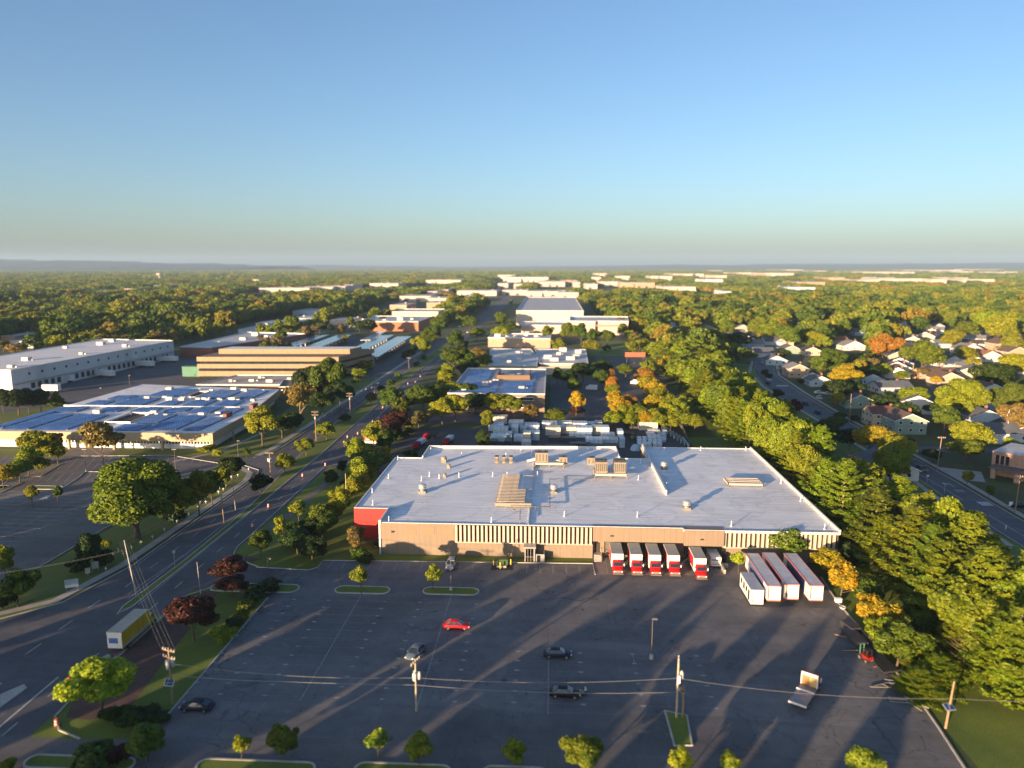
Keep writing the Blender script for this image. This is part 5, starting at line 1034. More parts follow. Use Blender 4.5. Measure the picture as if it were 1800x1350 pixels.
# far white sheds: px centre, py foot, px width, height m, depth m, tone
far = [(500, 515, 85, 11, 60, 0), (560, 513, 50, 9, 40, 0), (590, 511, 16, 8, 30, 1), (600, 512, 14, 9, 30, 0), (613, 509, 14, 7, 30, 0), (675, 507, 50, 9, 60, 0), (678, 515, 10, 8, 20, 0), (722, 517, 8, 9, 20, 0), (770, 501, 42, 9, 60, 0), (795, 501, 30, 7, 50, 0), (760, 521, 18, 9, 30, 0), (782, 518, 12, 9, 25, 0),
       (838, 520, 70, 9, 60, 0), (730, 530, 55, 9, 60, 0), (775, 533, 50, 8, 60, 0), (765, 544, 30, 9, 40, 2), (700, 545, 30, 5, 30, 2), (818, 531, 16, 6, 30, 2), (545, 556, 60, 6, 50, 1), (610, 550, 22, 6, 30, 0), (480, 580, 60, 6, 40, 1), (530, 570, 40, 6, 40, 1), (600, 572, 40, 5, 30, 0), (630, 575, 26, 5, 30, 0), (440, 590, 40, 5, 30, 1), (450, 500, 10, 7, 20, 0),
       (177, 520, 38, 6, 60, 1), (228, 516, 16, 9, 30, 2), (275, 510, 22, 7, 40, 1), (15, 607, 22, 7, 20, 2), (40, 612, 40, 5, 20, 1), (155, 603, 22, 5, 20, 1), (924, 496, 80, 14, 260, 0), (970, 504, 46, 12, 160, 0), (1000, 502, 30, 9, 90, 2), (884, 507, 18, 10, 60, 0), (912, 508, 18, 10, 60, 0), (890, 491, 30, 8, 100, 0), (905, 519, 45, 8, 70, 0), (960, 521, 70, 9, 80, 0),
       (1000, 523, 34, 9, 60, 0), (1014, 505, 12, 9, 50, 0), (1040, 508, 20, 8, 50, 0), (1048, 496, 16, 9, 60, 0), (1075, 504, 40, 10, 120, 0), (1120, 506, 60, 11, 140, 2), (1095, 494, 24, 10, 80, 0), (1055, 487, 24, 8, 80, 0), (1150, 494, 14, 8, 60, 0), (1170, 494, 22, 8, 60, 0), (1200, 488, 34, 9, 90, 0), (1230, 488, 14, 8, 60, 0), (1195, 513, 55, 8, 40, 0), (1255, 500, 30, 7, 60, 1), (1268, 492, 18, 8, 60, 0),
       (1305, 485, 30, 8, 90, 0), (1262, 479, 14, 8, 80, 0), (1340, 490, 30, 10, 90, 2), (1370, 486, 60, 12, 160, 0), (1385, 477, 60, 12, 200, 0), (1425, 505, 46, 8, 60, 2), (1400, 514, 60, 6, 60, 1), (1402, 521, 12, 6, 20, 0), (1440, 480, 20, 8, 90, 0), (1475, 473, 22, 8, 120, 0), (1530, 483, 76, 10, 160, 0), (1585, 483, 50, 10, 160, 0), (1640, 478, 110, 12, 300, 0), (1690, 482, 34, 18, 120, 0), (1620, 472, 60, 10, 300, 0), (1550, 471, 50, 8, 300, 0),
       (1525, 501, 34, 8, 60, 0), (1590, 499, 80, 9, 70, 0), (1560, 497, 22, 11, 50, 0), (1470, 497, 26, 7, 60, 2), (1650, 500, 22, 7, 60, 0), (1690, 497, 18, 8, 60, 0), (1720, 500, 44, 8, 70, 0), (1775, 483, 20, 8, 90, 0), (1755, 477, 14, 22, 40, 2), (1730, 476, 60, 9, 160, 0), (1345, 520, 12, 5, 20, 2), (1280, 521, 12, 5, 20, 1)]
FW = [M('far_white', (.50, .43, .38), .7, 0, .12, .02), M('far_grey', (.48, .52, .56), .7, 0, .12, .02), M('far_tan', (.40, .27, .18), .7, 0, .12, .02)]
fr_ = random.Random(2)
for i, (px, py, pw, h, dep, tn) in enumerate(far):
    x, y = G(px, py); w = pw * math.hypot(x, y) / FPX * .99; h = max(h, min(20, y * .0065)); w *= (.78 if (pw > 45 and y > 3000) else 1); dep = max(dep, min(320, y * .06))
    zone = 'left of the avenue' if px < 820 else ('beyond the middle hall' if px < 1150 else 'far off on the right')
    size = 'long' if pw > 45 else ('mid-sized' if pw > 22 else 'small')
    t = thing('distant_building', f"{size} {('white', 'pale grey', 'tan')[tn]} flat roofed shed {zone}", 'building', (x, y, 0), fr_.uniform(-.05, .05), 'pale sheds scattered to the horizon')
    b = MB(); b.box(-w / 2, 0, 0, w / 2, dep, h); 
    if w > 60: b.box(-w / 2 + w * .15, -w * .05, 0, -w / 2 + w * .4, 0, h * .8)
    for k in range(int(w / 22)): q = -w / 2 + 8 + k * 22; b.box(q, -.3, .5, q + 7, -.02, h * .35, 1)
    b.build('wall', [FW[tn], SHADOWGAP], t); b = MB(); b.box(-w / 2 - .2, -.2, h, w / 2 + .2, dep + .2, h + .6)
    for k in range(int(w / 25) + 1): q = fr_.uniform(-w / 2 + 2, w / 2 - 3); yy = fr_.uniform(3, dep - 4); s = fr_.uniform(1, 2.6); b.box(q, yy, h + .6, q + s, yy + s, h + .6 + s * .7)
    b.build('roof', ROOFP if tn == 1 else FW[0], t); FARRECT.append((x - w / 2, y, x + w / 2, y + dep))
# water tower
def far_tower(px, py, ty):
    x, y = G(px, py); z = topz(x, y, ty); t = thing('water_tower', 'tiny white water tower over the left woods', 'tower', (x, y, 0)); b = MB(); b.tube([(0, 0, 0), (0, 0, z * .8)], 2.5, 8); b.build('shaft', FW[0], t); b = MB(); b.lathe(0, 0, [(z * .72, 3), (z * .8, 12), (z * .92, 12), (z, 4)], 12); b.build('tank', FW[0], t)
far_tower(281, 495, 480)
# ================================================================ VEHICLES
TYRE = M('tyre', (0.018, 0.018, 0.018), .85, 0, .2, 3); RIM = M('wheel_rim', (.42, .42, .42), .35, .7, .1, 3); LAMPM = M('headlight_lens', (.75, .75, .70), .15, 0, .05, 3); TAILM = M('tail_light', (.4, .02, .015), .3, 0, .05, 3)
REDP = mat_paint('red_truck_paint', (.50, .012, .014)); WBOX = M('truck_box_white', (.74, .71, .67), .5, 0, .10, .8); GREYR = M('truck_roof_grey', (.30, .31, .29), .7, 0, .15, .8)
def wheel_(parent, x, y, r=.33, w=.22):
    b = MB(); n = 12; o = w / 2
    b.tube([(x - o, y, r), (x + o, y, r)], r, n, 0); wh = b.build('wheel', TYRE, parent)
    b = MB(); b.tube([(x - o - .015, y, r), (x + o + .015, y, r)], r * .58, 8, 0); b.build('rim', RIM, wh); return wh
def loft(b, secs, m=0):
    """secs: list of rings (list of xyz, same count)"""
    n = len(secs[0]); vs = [v for s in secs for v in s]
    fs = [(i * n + j, i * n + (j + 1) % n, (i + 1) * n + (j + 1) % n, (i + 1) * n + j) for i in range(len(secs) - 1) for j in range(n)]
    b.add(vs, fs, m, True); b.add(secs[0], [tuple(reversed(range(n)))], m); b.add(secs[-1], [tuple(range(n))], m)
def ring(y, w, z0, z1, tumb=.12):
    """body cross-section at length position y"""
    h = z1 - z0
    return [(-w, y, z0 + h * .18), (-w * .9, y, z0), (w * .9, y, z0), (w, y, z0 + h * .18), (w * 1.0, y, z0 + h * .62), (w * (1 - tumb), y, z1 - .03), (w * .5, y, z1), (-w * .5, y, z1), (-w * (1 - tumb), y, z1 - .03), (-w, y, z0 + h * .62)]
def car(label, paint, loc, rz, suv=False, group=None, detail=True, cat='car'):
    """car along +y (front), length 4.7"""
    t = thing('parked_car', label, cat, (loc[0], loc[1], 0.01), rz, group)
    H = .2 if suv else 0; b = MB()
    loft(b, [ring(-2.32, .72, .42, .72), ring(-2.2, .84, .3, .94 + H), ring(-1.3, .90, .24, 1.0 + H), ring(0, .91, .22, .98 + H), ring(1.2, .90, .24, .90 + H), ring(2.05, .84, .28, .74 + H), ring(2.32, .66, .4, .58 + H)])
    b.build('body', paint, t)
    def cab(s, zt, tu): return [(-.86 * s[1], s[0], .9 + H), (.86 * s[1], s[0], .9 + H), (.62 * s[2], s[0] + s[3], zt), (-.62 * s[2], s[0] + s[3], zt)]
    zt = 1.42 + H * 1.3; r0, r1 = (-2.05, -1.75) if suv else (-1.85, -1.05); f0, f1 = 1.15, .35
    b = MB(); vs = [(-.84, r0, .93 + H), (.84, r0, .93 + H), (.86, f0, .9 + H), (-.86, f0, .9 + H), (-.64, r1, zt), (.64, r1, zt), (.64, f1, zt), (-.64, f1, zt)]
    b.add(vs, [(0, 1, 5, 4), (1, 2, 6, 5), (2, 3, 7, 6), (3, 0, 4, 7)], 0); b.build('window_glass', GLASS, t)
    b = MB(); b.add([(-.66, r1 - .03, zt), (.66, r1 - .03, zt), (.66, f1 + .03, zt), (-.66, f1 + .03, zt), (-.58, r1 + .1, zt + .05), (.58, r1 + .1, zt + .05), (.58, f1 - .12, zt + .05), (-.58, f1 - .12, zt + .05)], [(4, 5, 6, 7), (0, 1, 5, 4), (1, 2, 6, 5), (2, 3, 7, 6), (3, 0, 4, 7)], 0, True)
    for s in (-1, 1):
        b.tube([(s * .86, f0, .92 + H), (s * .65, f1, zt)], .04, 4); b.tube([(s * .84, r0, .94 + H), (s * .65, r1, zt)], .05, 4); b.tube([(s * .88, -.35, .92 + H), (s * .66, -.35, zt)], .04, 4)
    b.build('roof', paint, t)
    if detail:
        for x in (-.82, .82):
            for y in (-1.4, 1.42): wheel_(t, x, y)
        for s in (-1, 1):
            b = MB(); b.box(s * .62 - .16, 2.12, .55 + H, s * .62 + .16, 2.26, .68 + H); b.build('headlight', LAMPM, t)
            b = MB(); b.box(s * .66 - .14, -2.3, .62 + H, s * .66 + .14, -2.2, .78 + H); b.build('tail_light', TAILM, t)
            b = MB(); b.box(s * .98 - .09, .75, .92 + H, s * .98 + .09, .92, 1.04 + H); b.build('mirror', paint, t)
    return t
car('bright red sedan parked alone in the middle of the front lot', mat_paint('red_car', (.50, .01, .02)), (-15.9, 116.4), R(-90))
car('silver blue sedan partly behind the pole in the front lot', mat_paint('silver_blue', (.10, .14, .19)), (-21.4, 107.3), R(-17 + 180 + 0))
car('dark blue sedan sunlit at its rear beside a shadow streak in the lot', mat_paint('navy_car', (.012, .016, .04)), (1.5, 108.1), R(-90))
car('black car with a person standing at its front', mat_paint('black_car', (.008, .009, .014)), (2.5, 97.3), R(-93))
car('dark blue car near the utility pole at the bottom left of the lot', mat_paint('navy_car', (.012, .016, .04)), (-49.6, 91.2), R(90))
car('blue hatchback nosed in before the tan facade', mat_paint('blue_silver', (.20, .23, .30)), (-20.4, 142.0), R(178), True)
# person + case
def person(label, loc, rz):
    t = thing('person', label, 'person', (loc[0], loc[1], 0.012), rz)
    J = [(0, 0, .95), (0, .01, 1.15), (0, 0, 1.38), (0, .01, 1.50), (0, .03, 1.58), (0, .03, 1.70), (.17, 0, 1.40), (.22, .05, 1.13), (.12, .24, 1.06), (-.17, 0, 1.40), (-.22, .05, 1.13), (-.12, .24, 1.06), (.10, 0, .90), (.11, .03, .50), (.12, 0, .09), (.12, .15, .04), (-.10, 0, .90), (-.13, .02, .50), (-.15, -.03, .09), (-.15, .12, .04), (.08, .32, 1.08), (-.08, .32, 1.08)]
    Ed = [(0, 1), (1, 2), (2, 3), (3, 4), (4, 5), (2, 6), (6, 7), (7, 8), (2, 9), (9, 10), (10, 11), (0, 12), (12, 13), (13, 14), (14, 15), (0, 16), (16, 17), (17, 18), (18, 19), (8, 20), (11, 21)]
    Rr = [.14, .13, .155, .06, .085, .075, .065, .05, .035, .065, .05, .035, .095, .065, .045, .04, .095, .065, .045, .04, .03, .03]
    me = bpy.data.meshes.new('body'); me.from_pydata(J, Ed, []); o = bpy.data.objects.new('body', me); COL.objects.link(o)
    md = o.modifiers.new('skin', 'SKIN'); sv = me.skin_vertices[0].data
    for i, r in enumerate(Rr): sv[i].radius = (r, r)
    sv[0].use_root = True; o.modifiers.new('sub', 'SUBSURF').levels = 2
    dg = bpy.context.evaluated_depsgraph_get(); ev = bpy.data.meshes.new_from_object(o.evaluated_get(dg)); o.modifiers.clear(); o.data = ev; ev.materials.clear()
    for m in (M('skin', (.48, .30, .22), .6, 0, .05, 2), M('grey_shirt', (.42, .42, .44), .8, 0, .1, 4), M('dark_trousers', (.03, .032, .04), .85, 0, .1, 4), DARK): ev.materials.append(m)
    for p in ev.polygons:
        c = p.center; p.use_smooth = True; p.material_index = 0 if (c.z > 1.47 or (c.y > .2 and c.z > .8)) else (1 if c.z > .93 else (2 if c.z > .12 else 3))
    o.parent = t; b = MB(); b.lathe(0, .02, [(1.62, .09), (1.68, .105), (1.75, .09), (1.80, .04)], 10); b.build('hair', M('dark_hair', (.03, .02, .015), .8, 0, .1, 3), t)
    b = MB(); b.box(-.09, .30, 1.05, .09, .40, 1.12); b.build('held_controller', DARK, t); return t
person('person in a grey top and dark trousers standing before the black car', G(1029, 1224), R(-70))
t = thing('equipment_case', 'small open case on the asphalt by the standing person', 'case', (*G(1023, 1222), .012)); b = MB(); b.box(-.3, -.2, 0, .3, .2, .22); b.build('base', DARK, t); b = MB(); b.add([(-.3, .2, .2), (.3, .2, .2), (.3, .32, .55), (-.3, .32, .55), (-.3, .24, .2), (.3, .24, .2), (.3, .36, .55), (-.3, .36, .55)], [(0, 1, 2, 3), (7, 6, 5, 4), (3, 2, 6, 7)]); b.build('lid', M('case_lid', (.3, .3, .32)), t)
# box trucks at the docks
def box_truck(label, x, yf, L=8.6):
    """rear in the dock, front towards -y; yf = y of the front bumper"""
    t = thing('box_truck', label, 'truck', (x, yf, 0.02), 0, 'red and white box trucks backed into the docks')
    yb = 2.35; b = MB(); b.box(-1.2, yb, 1.0, 1.2, L, 3.75); cb = b.build('cargo_box', WBOX, t)
    b = MB(); b.box(-1.22, yb - .02, 3.75, 1.22, L, 3.83); b.build('box_roof', GREYR, cb)
    for s in (-1, 1):
        b = MB(); b.box(s * 1.205 - .012, yb + 1.1, 1.25, s * 1.205 + .012, L - .4, 3.5); pn = b.build('side_panel', M('red_panel', (.42, .02, .03), .5, 0, .12, 1), cb)
    b = MB(); b.box(-1.225, yb + 1.8, 2.2, -1.218, L - 1.4, 2.9);
    b = MB()
    for k in range(24):
        a0, a1 = k * math.pi / 12, (k + 1) * math.pi / 12; b.add([(.24 * math.cos(a0), yb - .03, 3.12 + .24 * math.sin(a0)), (.24 * math.cos(a1), yb - .03, 3.12 + .24 * math.sin(a1)), (.17 * math.cos(a1), yb - .03, 3.12 + .17 * math.sin(a1)), (.17 * math.cos(a0), yb - .03, 3.12 + .17 * math.sin(a0))], [(0, 1, 2, 3)])
    b.build('round_emblem', M('emblem_grey', (.35, .28, .25)), cb)
    b = MB(); loft(b, [[(-1.02, .95, .75), (1.02, .95, .75), (1.02, .95, 1.62), (.9, .95, 1.72), (-.9, .95, 1.72), (-1.02, .95, 1.62)], [(-1.08, 1.35, .7), (1.08, 1.35, .7), (1.06, 1.35, 1.9), (.85, 1.42, 2.5), (-.85, 1.42, 2.5), (-1.06, 1.35, 1.9)], [(-1.08, 1.8, .7), (1.08, 1.8, .7), (1.08, 1.8, 1.9), (.9, 1.8, 2.62), (-.9, 1.8, 2.62), (-1.08, 1.8, 1.9)], [(-1.06, 2.3, .7), (1.06, 2.3, .7), (1.06, 2.3, 1.9), (.9, 2.3, 2.6), (-.9, 2.3, 2.6), (-1.06, 2.3, 1.9)]])
    cabo = b.build('cab', REDP, t)
    b = MB(); b.add([(-.92, .93, 1.74), (.92, .93, 1.74), (.84, 1.30, 2.40), (-.84, 1.30, 2.40), (-.92, 1.0, 1.6), (.92, 1.0, 1.6), (.84, 1.45, 2.40), (-.84, 1.45, 2.40)], [(0, 1, 2, 3), (3, 2, 6, 7), (0, 3, 7, 4), (1, 5, 6, 2)]); b.build('windscreen', GLASS, cabo)
    b = MB(); loft(b, [[(-.85, .02, .72), (.85, .02, .72), (.85, .02, 1.05), (.7, .02, 1.22), (-.7, .02, 1.22), (-.85, .02, 1.05)], [(-1.0, .3, .6), (1.0, .3, .6), (1.0, .3, 1.2), (.8, .3, 1.42), (-.8, .3, 1.42), (-1.0, .3, 1.2)], [(-1.02, .98, .6), (1.02, .98, .6), (1.02, .98, 1.4), (.85, .98, 1.62), (-.85, .98, 1.62), (-1.02, .98, 1.4)]]); b.build('hood', REDP, t)
    b = MB(); b.box(-.55, -.02, .72, .55, .02, 1.14); b.build('grille', M('truck_grille', (.30, .27, .25), .4, .4, .2, 3), t)
    b = MB(); b.box(-1.08, -.12, .38, 1.08, .08, .66); b.build('bumper', M('truck_bumper', (.20, .19, .18), .4, .5, .1, 2), t)
    for s in (-1, 1):
        b = MB(); b.box(s * .76 - .14, -.03, .84, s * .76 + .14, .06, 1.08); b.build('headlight', LAMPM, t)
        b = MB(); b.box(s * 1.28 - .09, 1.05, 1.75, s * 1.28 + .09, 1.12, 2.25); b.tube([(s * 1.05, 1.2, 1.9), (s * 1.25, 1.1, 2.0)], .025, 4); b.build('mirror', WBOX, t)
        wheel_(t, s * .92, .75, .44, .28); wheel_(t, s * .92, 6.5, .44, .5)
    return t
for x, yf, l in ((14.0, 139.3, 'leftmost of the red-cabbed box trucks, next to the dock stairs'), (17.85, 139.2, 'second red-cabbed box truck from the dock stairs'), (21.6, 139.1, 'third red-cabbed box truck from the dock stairs'), (25.4, 139.1, 'fourth red-cabbed box truck, last of the tight group'), (30.5, 137.8, 'red-cabbed box truck standing apart at the right of the group')): box_truck(l, x, yf)
t = thing('cargo_van', 'white van body backed into the rightmost dock', 'van', (34.6, 144.2, .02)); b = MB(); b.box(-1.05, 0, .5, 1.05, 4.8, 2.4); b.build('body', WBOX, t); b = MB(); b.box(-.95, -.04, 1.75, .95, 0, 1.95); b.box(-.95, -.04, .9, .95, 0, .98); b.build('door_trim', DARK, t)
for s in (-1, 1):
    for y in (.9, 3.9): wheel_(t, s * .9, y, .36)
# semi trailers
SHADESIDE = M('side_shade_blue', (.10, .14, .26), .45, 0, .2, .6); PINKT = M('red_trim', (.42, .13, .12), .5, 0, .1, 1); TROOF = M('trailer_roof', (.50, .52, .56), .55, .2, .2, .6)  # dark blue: shade on the white trailer sides put into the colour
def trailer(label, xc, y0, L=15.8):
    t = thing('semi_trailer', label, 'trailer', (xc, y0, .01), 0, 'white trailers parked side by side by the dock corner'); w = 1.22
    b = MB(); b.box(-w, 0, 1.15, w, L, 4.0); bx = b.build('cargo_box', WBOX, t)
    for s in (-1, 1):
        b = MB(); b.box(s * w - .015, 2.6, 1.3, s * w + .015, L - 2.2, 3.85); b.build('side_panel', SHADESIDE, bx)
    b = MB(); b.box(-w - .03, -.03, 4.0, w + .03, L + .03, 4.06); b.build('box_roof', TROOF, bx)
    b = MB()
    for s in (-1, 1): b.box(s * (w + .03) - .05, -.04, 3.86, s * (w + .03) + .05, L, 4.1); b.box(s * (w + .02) - .04, -.04, 1.1, s * (w + .02) + .04, L, 1.22)
    b.box(-w, -.07, 3.88, w, -.01, 4.1); b.box(-w, -.07, 1.05, w, -.01, 1.25); b.build('edge_trim', PINKT, bx)
    b = MB(); b.box(-w + .1, -.03, 1.4, -w + .32, -.004, 3.8); b.build('corner_strip', M('dark_olive', (.12, .11, .06)), bx)
    b = MB()
    for k, (q, hh) in enumerate(((.25, .2), (.5, .12), (.66, .3), (.84, .18), (.98, .12))): b.box(q - .05, -.03, 1.45, q + .05, -.004, 1.45 + hh)
    b.build('small_markings', DARK, bx)
    b = MB(); b.box(-.9, .5, .85, .9, L - .4, 1.15); b.build('chassis', DARK, t)
    for s in (-1, 1):
        b = MB(); b.box(s * .85 - .08, 3.4, 0, s * .85 + .08, 3.6, .95); b.build('landing_leg', DARK, t)
        for y in (L - 3.2, L - 1.9): wheel_(t, s * .95, y, .5, .5)
    return t
trailer('long white trailer just right of the windowed office container', 41.4, 127.6, 15.2); trailer('middle one of the three long white trailers', 44.9, 128.4, 15.0); trailer('long white trailer farthest right, beside the orange tree', 49.2, 128.1, 15.2)
t = thing('office_container', 'short white office container with windows along its left side', 'container', (38.4, 127.6, .01)); b = MB(); b.box(-1.15, 0, .35, 1.15, 7.8, 3.1); bx = b.build('body', WBOX, t); b = MB(); b.box(-1.2, -.05, 3.1, 1.2, 7.85, 3.18); b.build('roof', M('container_roof', (.36, .40, .45), .5, .2, .2, .6), t)
for y, z0 in ((1.0, .6), (2.6, 1.5), (4.4, 1.2), (6.2, 1.5)): b = MB(); b.box(-1.19, y, z0, -1.152, y + .9, 2.5); b.build('window' if z0 > 1 else 'door', GLASS, t)
b = MB(); b.box(-.9, -.03, .6, -.78, -.004, 2.4); b.box(.3, -.03, .6, .8, -.004, .72); b.build('door_rail', DARK, t)
b = MB()
for y in (.3, 4, 7.4): b.box(-1.1, y, 0, 1.1, y + .3, .35)
b.build('blocks', DARK, t)
# flatbed truck
FB = thing('flatbed_truck', 'red flatbed truck with empty dark bed standing alone in the lot', 'truck', (*G(1401, 1250), .01), R(-35)); b = MB(); b.box(-1.2, 0, 1.0, 1.2, 5.4, 1.18); b.build('flat_bed', M('bed_steel', (.20, .20, .23), .45, .3, .3, .8), FB)
b = MB(); b.box(-1.25, -.08, .92, 1.25, 0, 1.2); b.box(-1.25, 3.6, 1.18, 1.25, 3.75, 1.4); b.build('bed_rail', WBOX, FB); b = MB(); b.box(-1.2, 5.4, 1.0, -1.05, 5.6, 3.1); b.box(1.05, 5.4, 1.0, 1.2, 5.6, 3.1); b.box(-1.2, 5.4, 2.75, 1.2, 5.6, 3.15); b.build('headboard_frame', WBOX, FB)
b = MB(); b.box(-1.05, 5.45, 1.18, 0, 5.55, 2.75, 0); b.box(0, 5.45, 1.18, 1.05, 5.55, 2.75, 1); b.build('headboard', [M('rust_wood', (.34, .17, .06)), M('plywood', (.55, .36, .14))], FB)
b = MB(); loft(b, [[(-1.1, 5.7, .7), (1.1, 5.7, .7), (1.1, 5.7, 2.0), (.95, 5.7, 2.75), (-.95, 5.7, 2.75), (-1.1, 5.7, 2.0)], [(-1.1, 6.9, .7), (1.1, 6.9, .7), (1.1, 6.9, 2.0), (.9, 6.8, 2.75), (-.9, 6.8, 2.75), (-1.1, 6.9, 2.0)], [(-1.05, 7.4, .7), (1.05, 7.4, .7), (1.05, 7.4, 1.7), (.9, 7.3, 1.85), (-.9, 7.3, 1.85), (-1.05, 7.4, 1.7)], [(-.95, 8.2, .7), (.95, 8.2, .7), (.95, 8.2, 1.3), (.8, 8.2, 1.5), (-.8, 8.2, 1.5), (-.95, 8.2, 1.3)]]); b.build('cab', REDP, FB)
b = MB(); b.box(-.8, 0.2, .6, .8, 7, .95); b.build('chassis', DARK, FB); b = MB(); b.box(-1.35, 6.7, 1.6, -1.2, 6.9, 2.2); b.box(1.2, 6.7, 1.6, 1.35, 6.9, 2.2); b.build('mirror', WBOX, FB)
for s in (-1, 1): wheel_(FB, s * .95, 1.4, .46, .45); wheel_(FB, s * .95, 7.2, .46, .28)
# yellow truck on the avenue
Y_ = thing('box_truck', 'long yellow box truck driving on the avenue, white rear door', 'truck', (-69.9, 104.9, .012), R(0)); YP = mat_paint('yellow_truck', (.50, .36, .03))
b = MB(); b.box(-1.25, 0, 1.0, 1.25, 8.0, 3.75); cb = b.build('cargo_box', YP, Y_); b = MB(); b.box(-1.28, -.03, 3.75, 1.28, 8.02, 3.82); b.build('box_roof', M('yellow_truck_roof', (.42, .38, .30), .6, 0, .2, 1), cb)
b = MB(); b.box(-1.2, -.05, 1.05, 1.2, -.004, 3.6); b.box(-1.27, -.06, 3.4, 1.27, -.04, 3.75); rd = b.build('rear_door', WBOX, cb); b = MB(); b.box(-.95, -.08, 1.9, .55, -.055, 2.8); b.build('blue_marking', M('blue_mark', (.05, .15, .40)), rd)
b = MB(); b.box(1.252, 4.6, 1.2, 1.262, 4.68, 3.5); b.box(1.252, 6.0, 1.2, 1.262, 6.08, 3.5); b.build('side_door', M('rust_line', (.30, .13, .03)), cb)
b = MB(); b.box(1.252, .2, 1.05, 1.27, 7.8, 1.5); b.build('side_skirt', M('dusty_skirt', (.42, .36, .28)), cb)
b = MB(); loft(b, [[(-1.15, 8.2, .8), (1.15, 8.2, .8), (1.15, 8.2, 2.0), (.95, 8.2, 2.75), (-.95, 8.2, 2.75), (-1.15, 8.2, 2.0)], [(-1.15, 9.4, .8), (1.15, 9.4, .8), (1.15, 9.4, 2.0), (.9, 9.2, 2.7), (-.9, 9.2, 2.7), (-1.15, 9.4, 2.0)], [(-1.1, 9.9, .8), (1.1, 9.9, .8), (1.1, 9.9, 1.6), (.9, 9.9, 1.75), (-.9, 9.9, 1.75), (-1.1, 9.9, 1.6)], [(-.95, 10.6, .8), (.95, 10.6, .8), (.95, 10.6, 1.25), (.8, 10.6, 1.4), (-.8, 10.6, 1.4), (-.95, 10.6, 1.25)]]); b.build('cab', mat_paint('yellow_green_cab', (.50, .45, .06)), Y_)
b = MB(); b.box(1.13, 8.5, 1.75, 1.17, 9.3, 2.35); b.box(-1.17, 8.5, 1.75, -1.13, 9.3, 2.35); b.build('side_window', GLASS, Y_); b = MB(); b.box(-.8, .2, .6, .8, 8.5, 1.0); b.build('chassis', DARK, Y_)
for s in (-1, 1): wheel_(Y_, s * 1.0, 1.9, .48, .45); wheel_(Y_, s * 1.0, 9.7, .48, .3)
# digging trailer behind the bright tree
t = thing('compressor_trailer', 'dark towed work trailer behind the bright lime tree', 'trailer', (*G(152, 1192), 0.01), R(-12)); b = MB(); b.box(-1, -2.2, .5, 1, 1.6, .9); b.box(-.9, -1.8, .9, .9, .6, 1.9); b.box(-.5, .7, .9, .6, 1.5, 1.5); b.build('body', DARK, t)
b = MB(); b.tube([(-.2, 1.8, 1.1), (.3, 4.2, 1.2)], .5, 10); b.build('tank', M('dull_tank', (.38, .36, .22), .5, .1), t); b = MB(); b.box(-1.05, -2.3, .9, -.7, -2.1, 1.3); b.build('beacon', M('red_beacon', (.7, .06, .04), .4), t)
for s in (-1, 1): wheel_(t, s * .95, -.6, .42, .3)
# tractor with forks and building materials at the right edge
t = thing('forklift', 'red rough-terrain forklift beside the long black pipes', 'forklift', (50.4, 109.8, .01), R(20)); t.scale = (.8, .8, .8); b = MB(); b.box(-.7, -1.6, .6, .7, .5, 1.3); b.build('body', mat_paint('dull_red', (.22, .015, .015)), t)
b = MB(); b.tube([(-.6, -.2, 1.3), (-.6, -.3, 2.5)], .06, 5); b.tube([(.6, -.2, 1.3), (.6, -.3, 2.5)], .06, 5); b.tube([(-.6, -1.2, 1.3), (-.6, -1.1, 2.5)], .06, 5); b.tube([(.6, -1.2, 1.3), (.6, -1.1, 2.5)], .06, 5); b.box(-.7, -1.3, 2.5, .7, -.2, 2.6); b.build('cab_guard', DARK, t)
b = MB()
for s in (-1, 1): b.box(s * .45 - .07, .7, .2, s * .45 + .07, .85, 3.0); b.box(s * .3 - .06, .85, .15, s * .3 + .06, 2.1, .22)
b.box(-.5, .7, 2.9, .5, .85, 3.0); b.build('mast', M('green_mast', (.08, .22, .14), .5, .1), t)
for s in (-1, 1): wheel_(t, s * .85, .3, .55, .35); wheel_(t, s * .8, -1.3, .42, .3)
PIPE = M('black_pipe', (.03, .03, .034), .5, .1, .3, 1)
t = thing('pipe_stack', 'bundle of long black pipes lying along the right kerb', 'pipe stack', (0, 0, 0))
for k in range(6): b = MB(); x = 51.6 + .46 * k; n_ = 0; b.tube([(x, 105.6 + .1 * k, .26), (x - .5, 118.6 - .7 * k, .26)], .22, 9); b.build('pipe', PIPE, t)
b = MB(); b.box(50.9, 107.6, 0, 54.6, 107.9, .06); b.box(50.4, 116, 0, 53, 116.3, .06); b.build('bearer', M('timber', (.3, .2, .12)), t)
t = thing('material_pile', 'low dark heap of wrapped material at the upper end of the pipes', 'pile', (0, 0, 0)); b = MB(); b.box(50.2, 113.5, 0, 52.4, 118.5, .9, 0, .1); b.box(51.2, 118, 0, 53, 121, 1.1, 0, .2); b.build('wrapped_load', M('dark_tarp', (.04, .045, .06), .5, 0, .3, 1), t)
b = MB(); b.box(48.4, 116.6, .3, 50.3, 116.8, .38, 0, -.5); b.tube([(47.8, 112, .2), (50.0, 111.2, .8)], .05, 4); b.build('timber', M('timber', (.3, .2, .12)), t)
def truss(label, pts, loc, rz):
    t = thing('steel_truss', label, 'truss', loc, rz, 'steel trusses lying by the right kerb'); b = MB()
    for p in pts: b.tube(p, .07, 5)
    b.build('bars', M('steel_truss_metal', (.30, .29, .28), .5, .4, .2, 2), t)
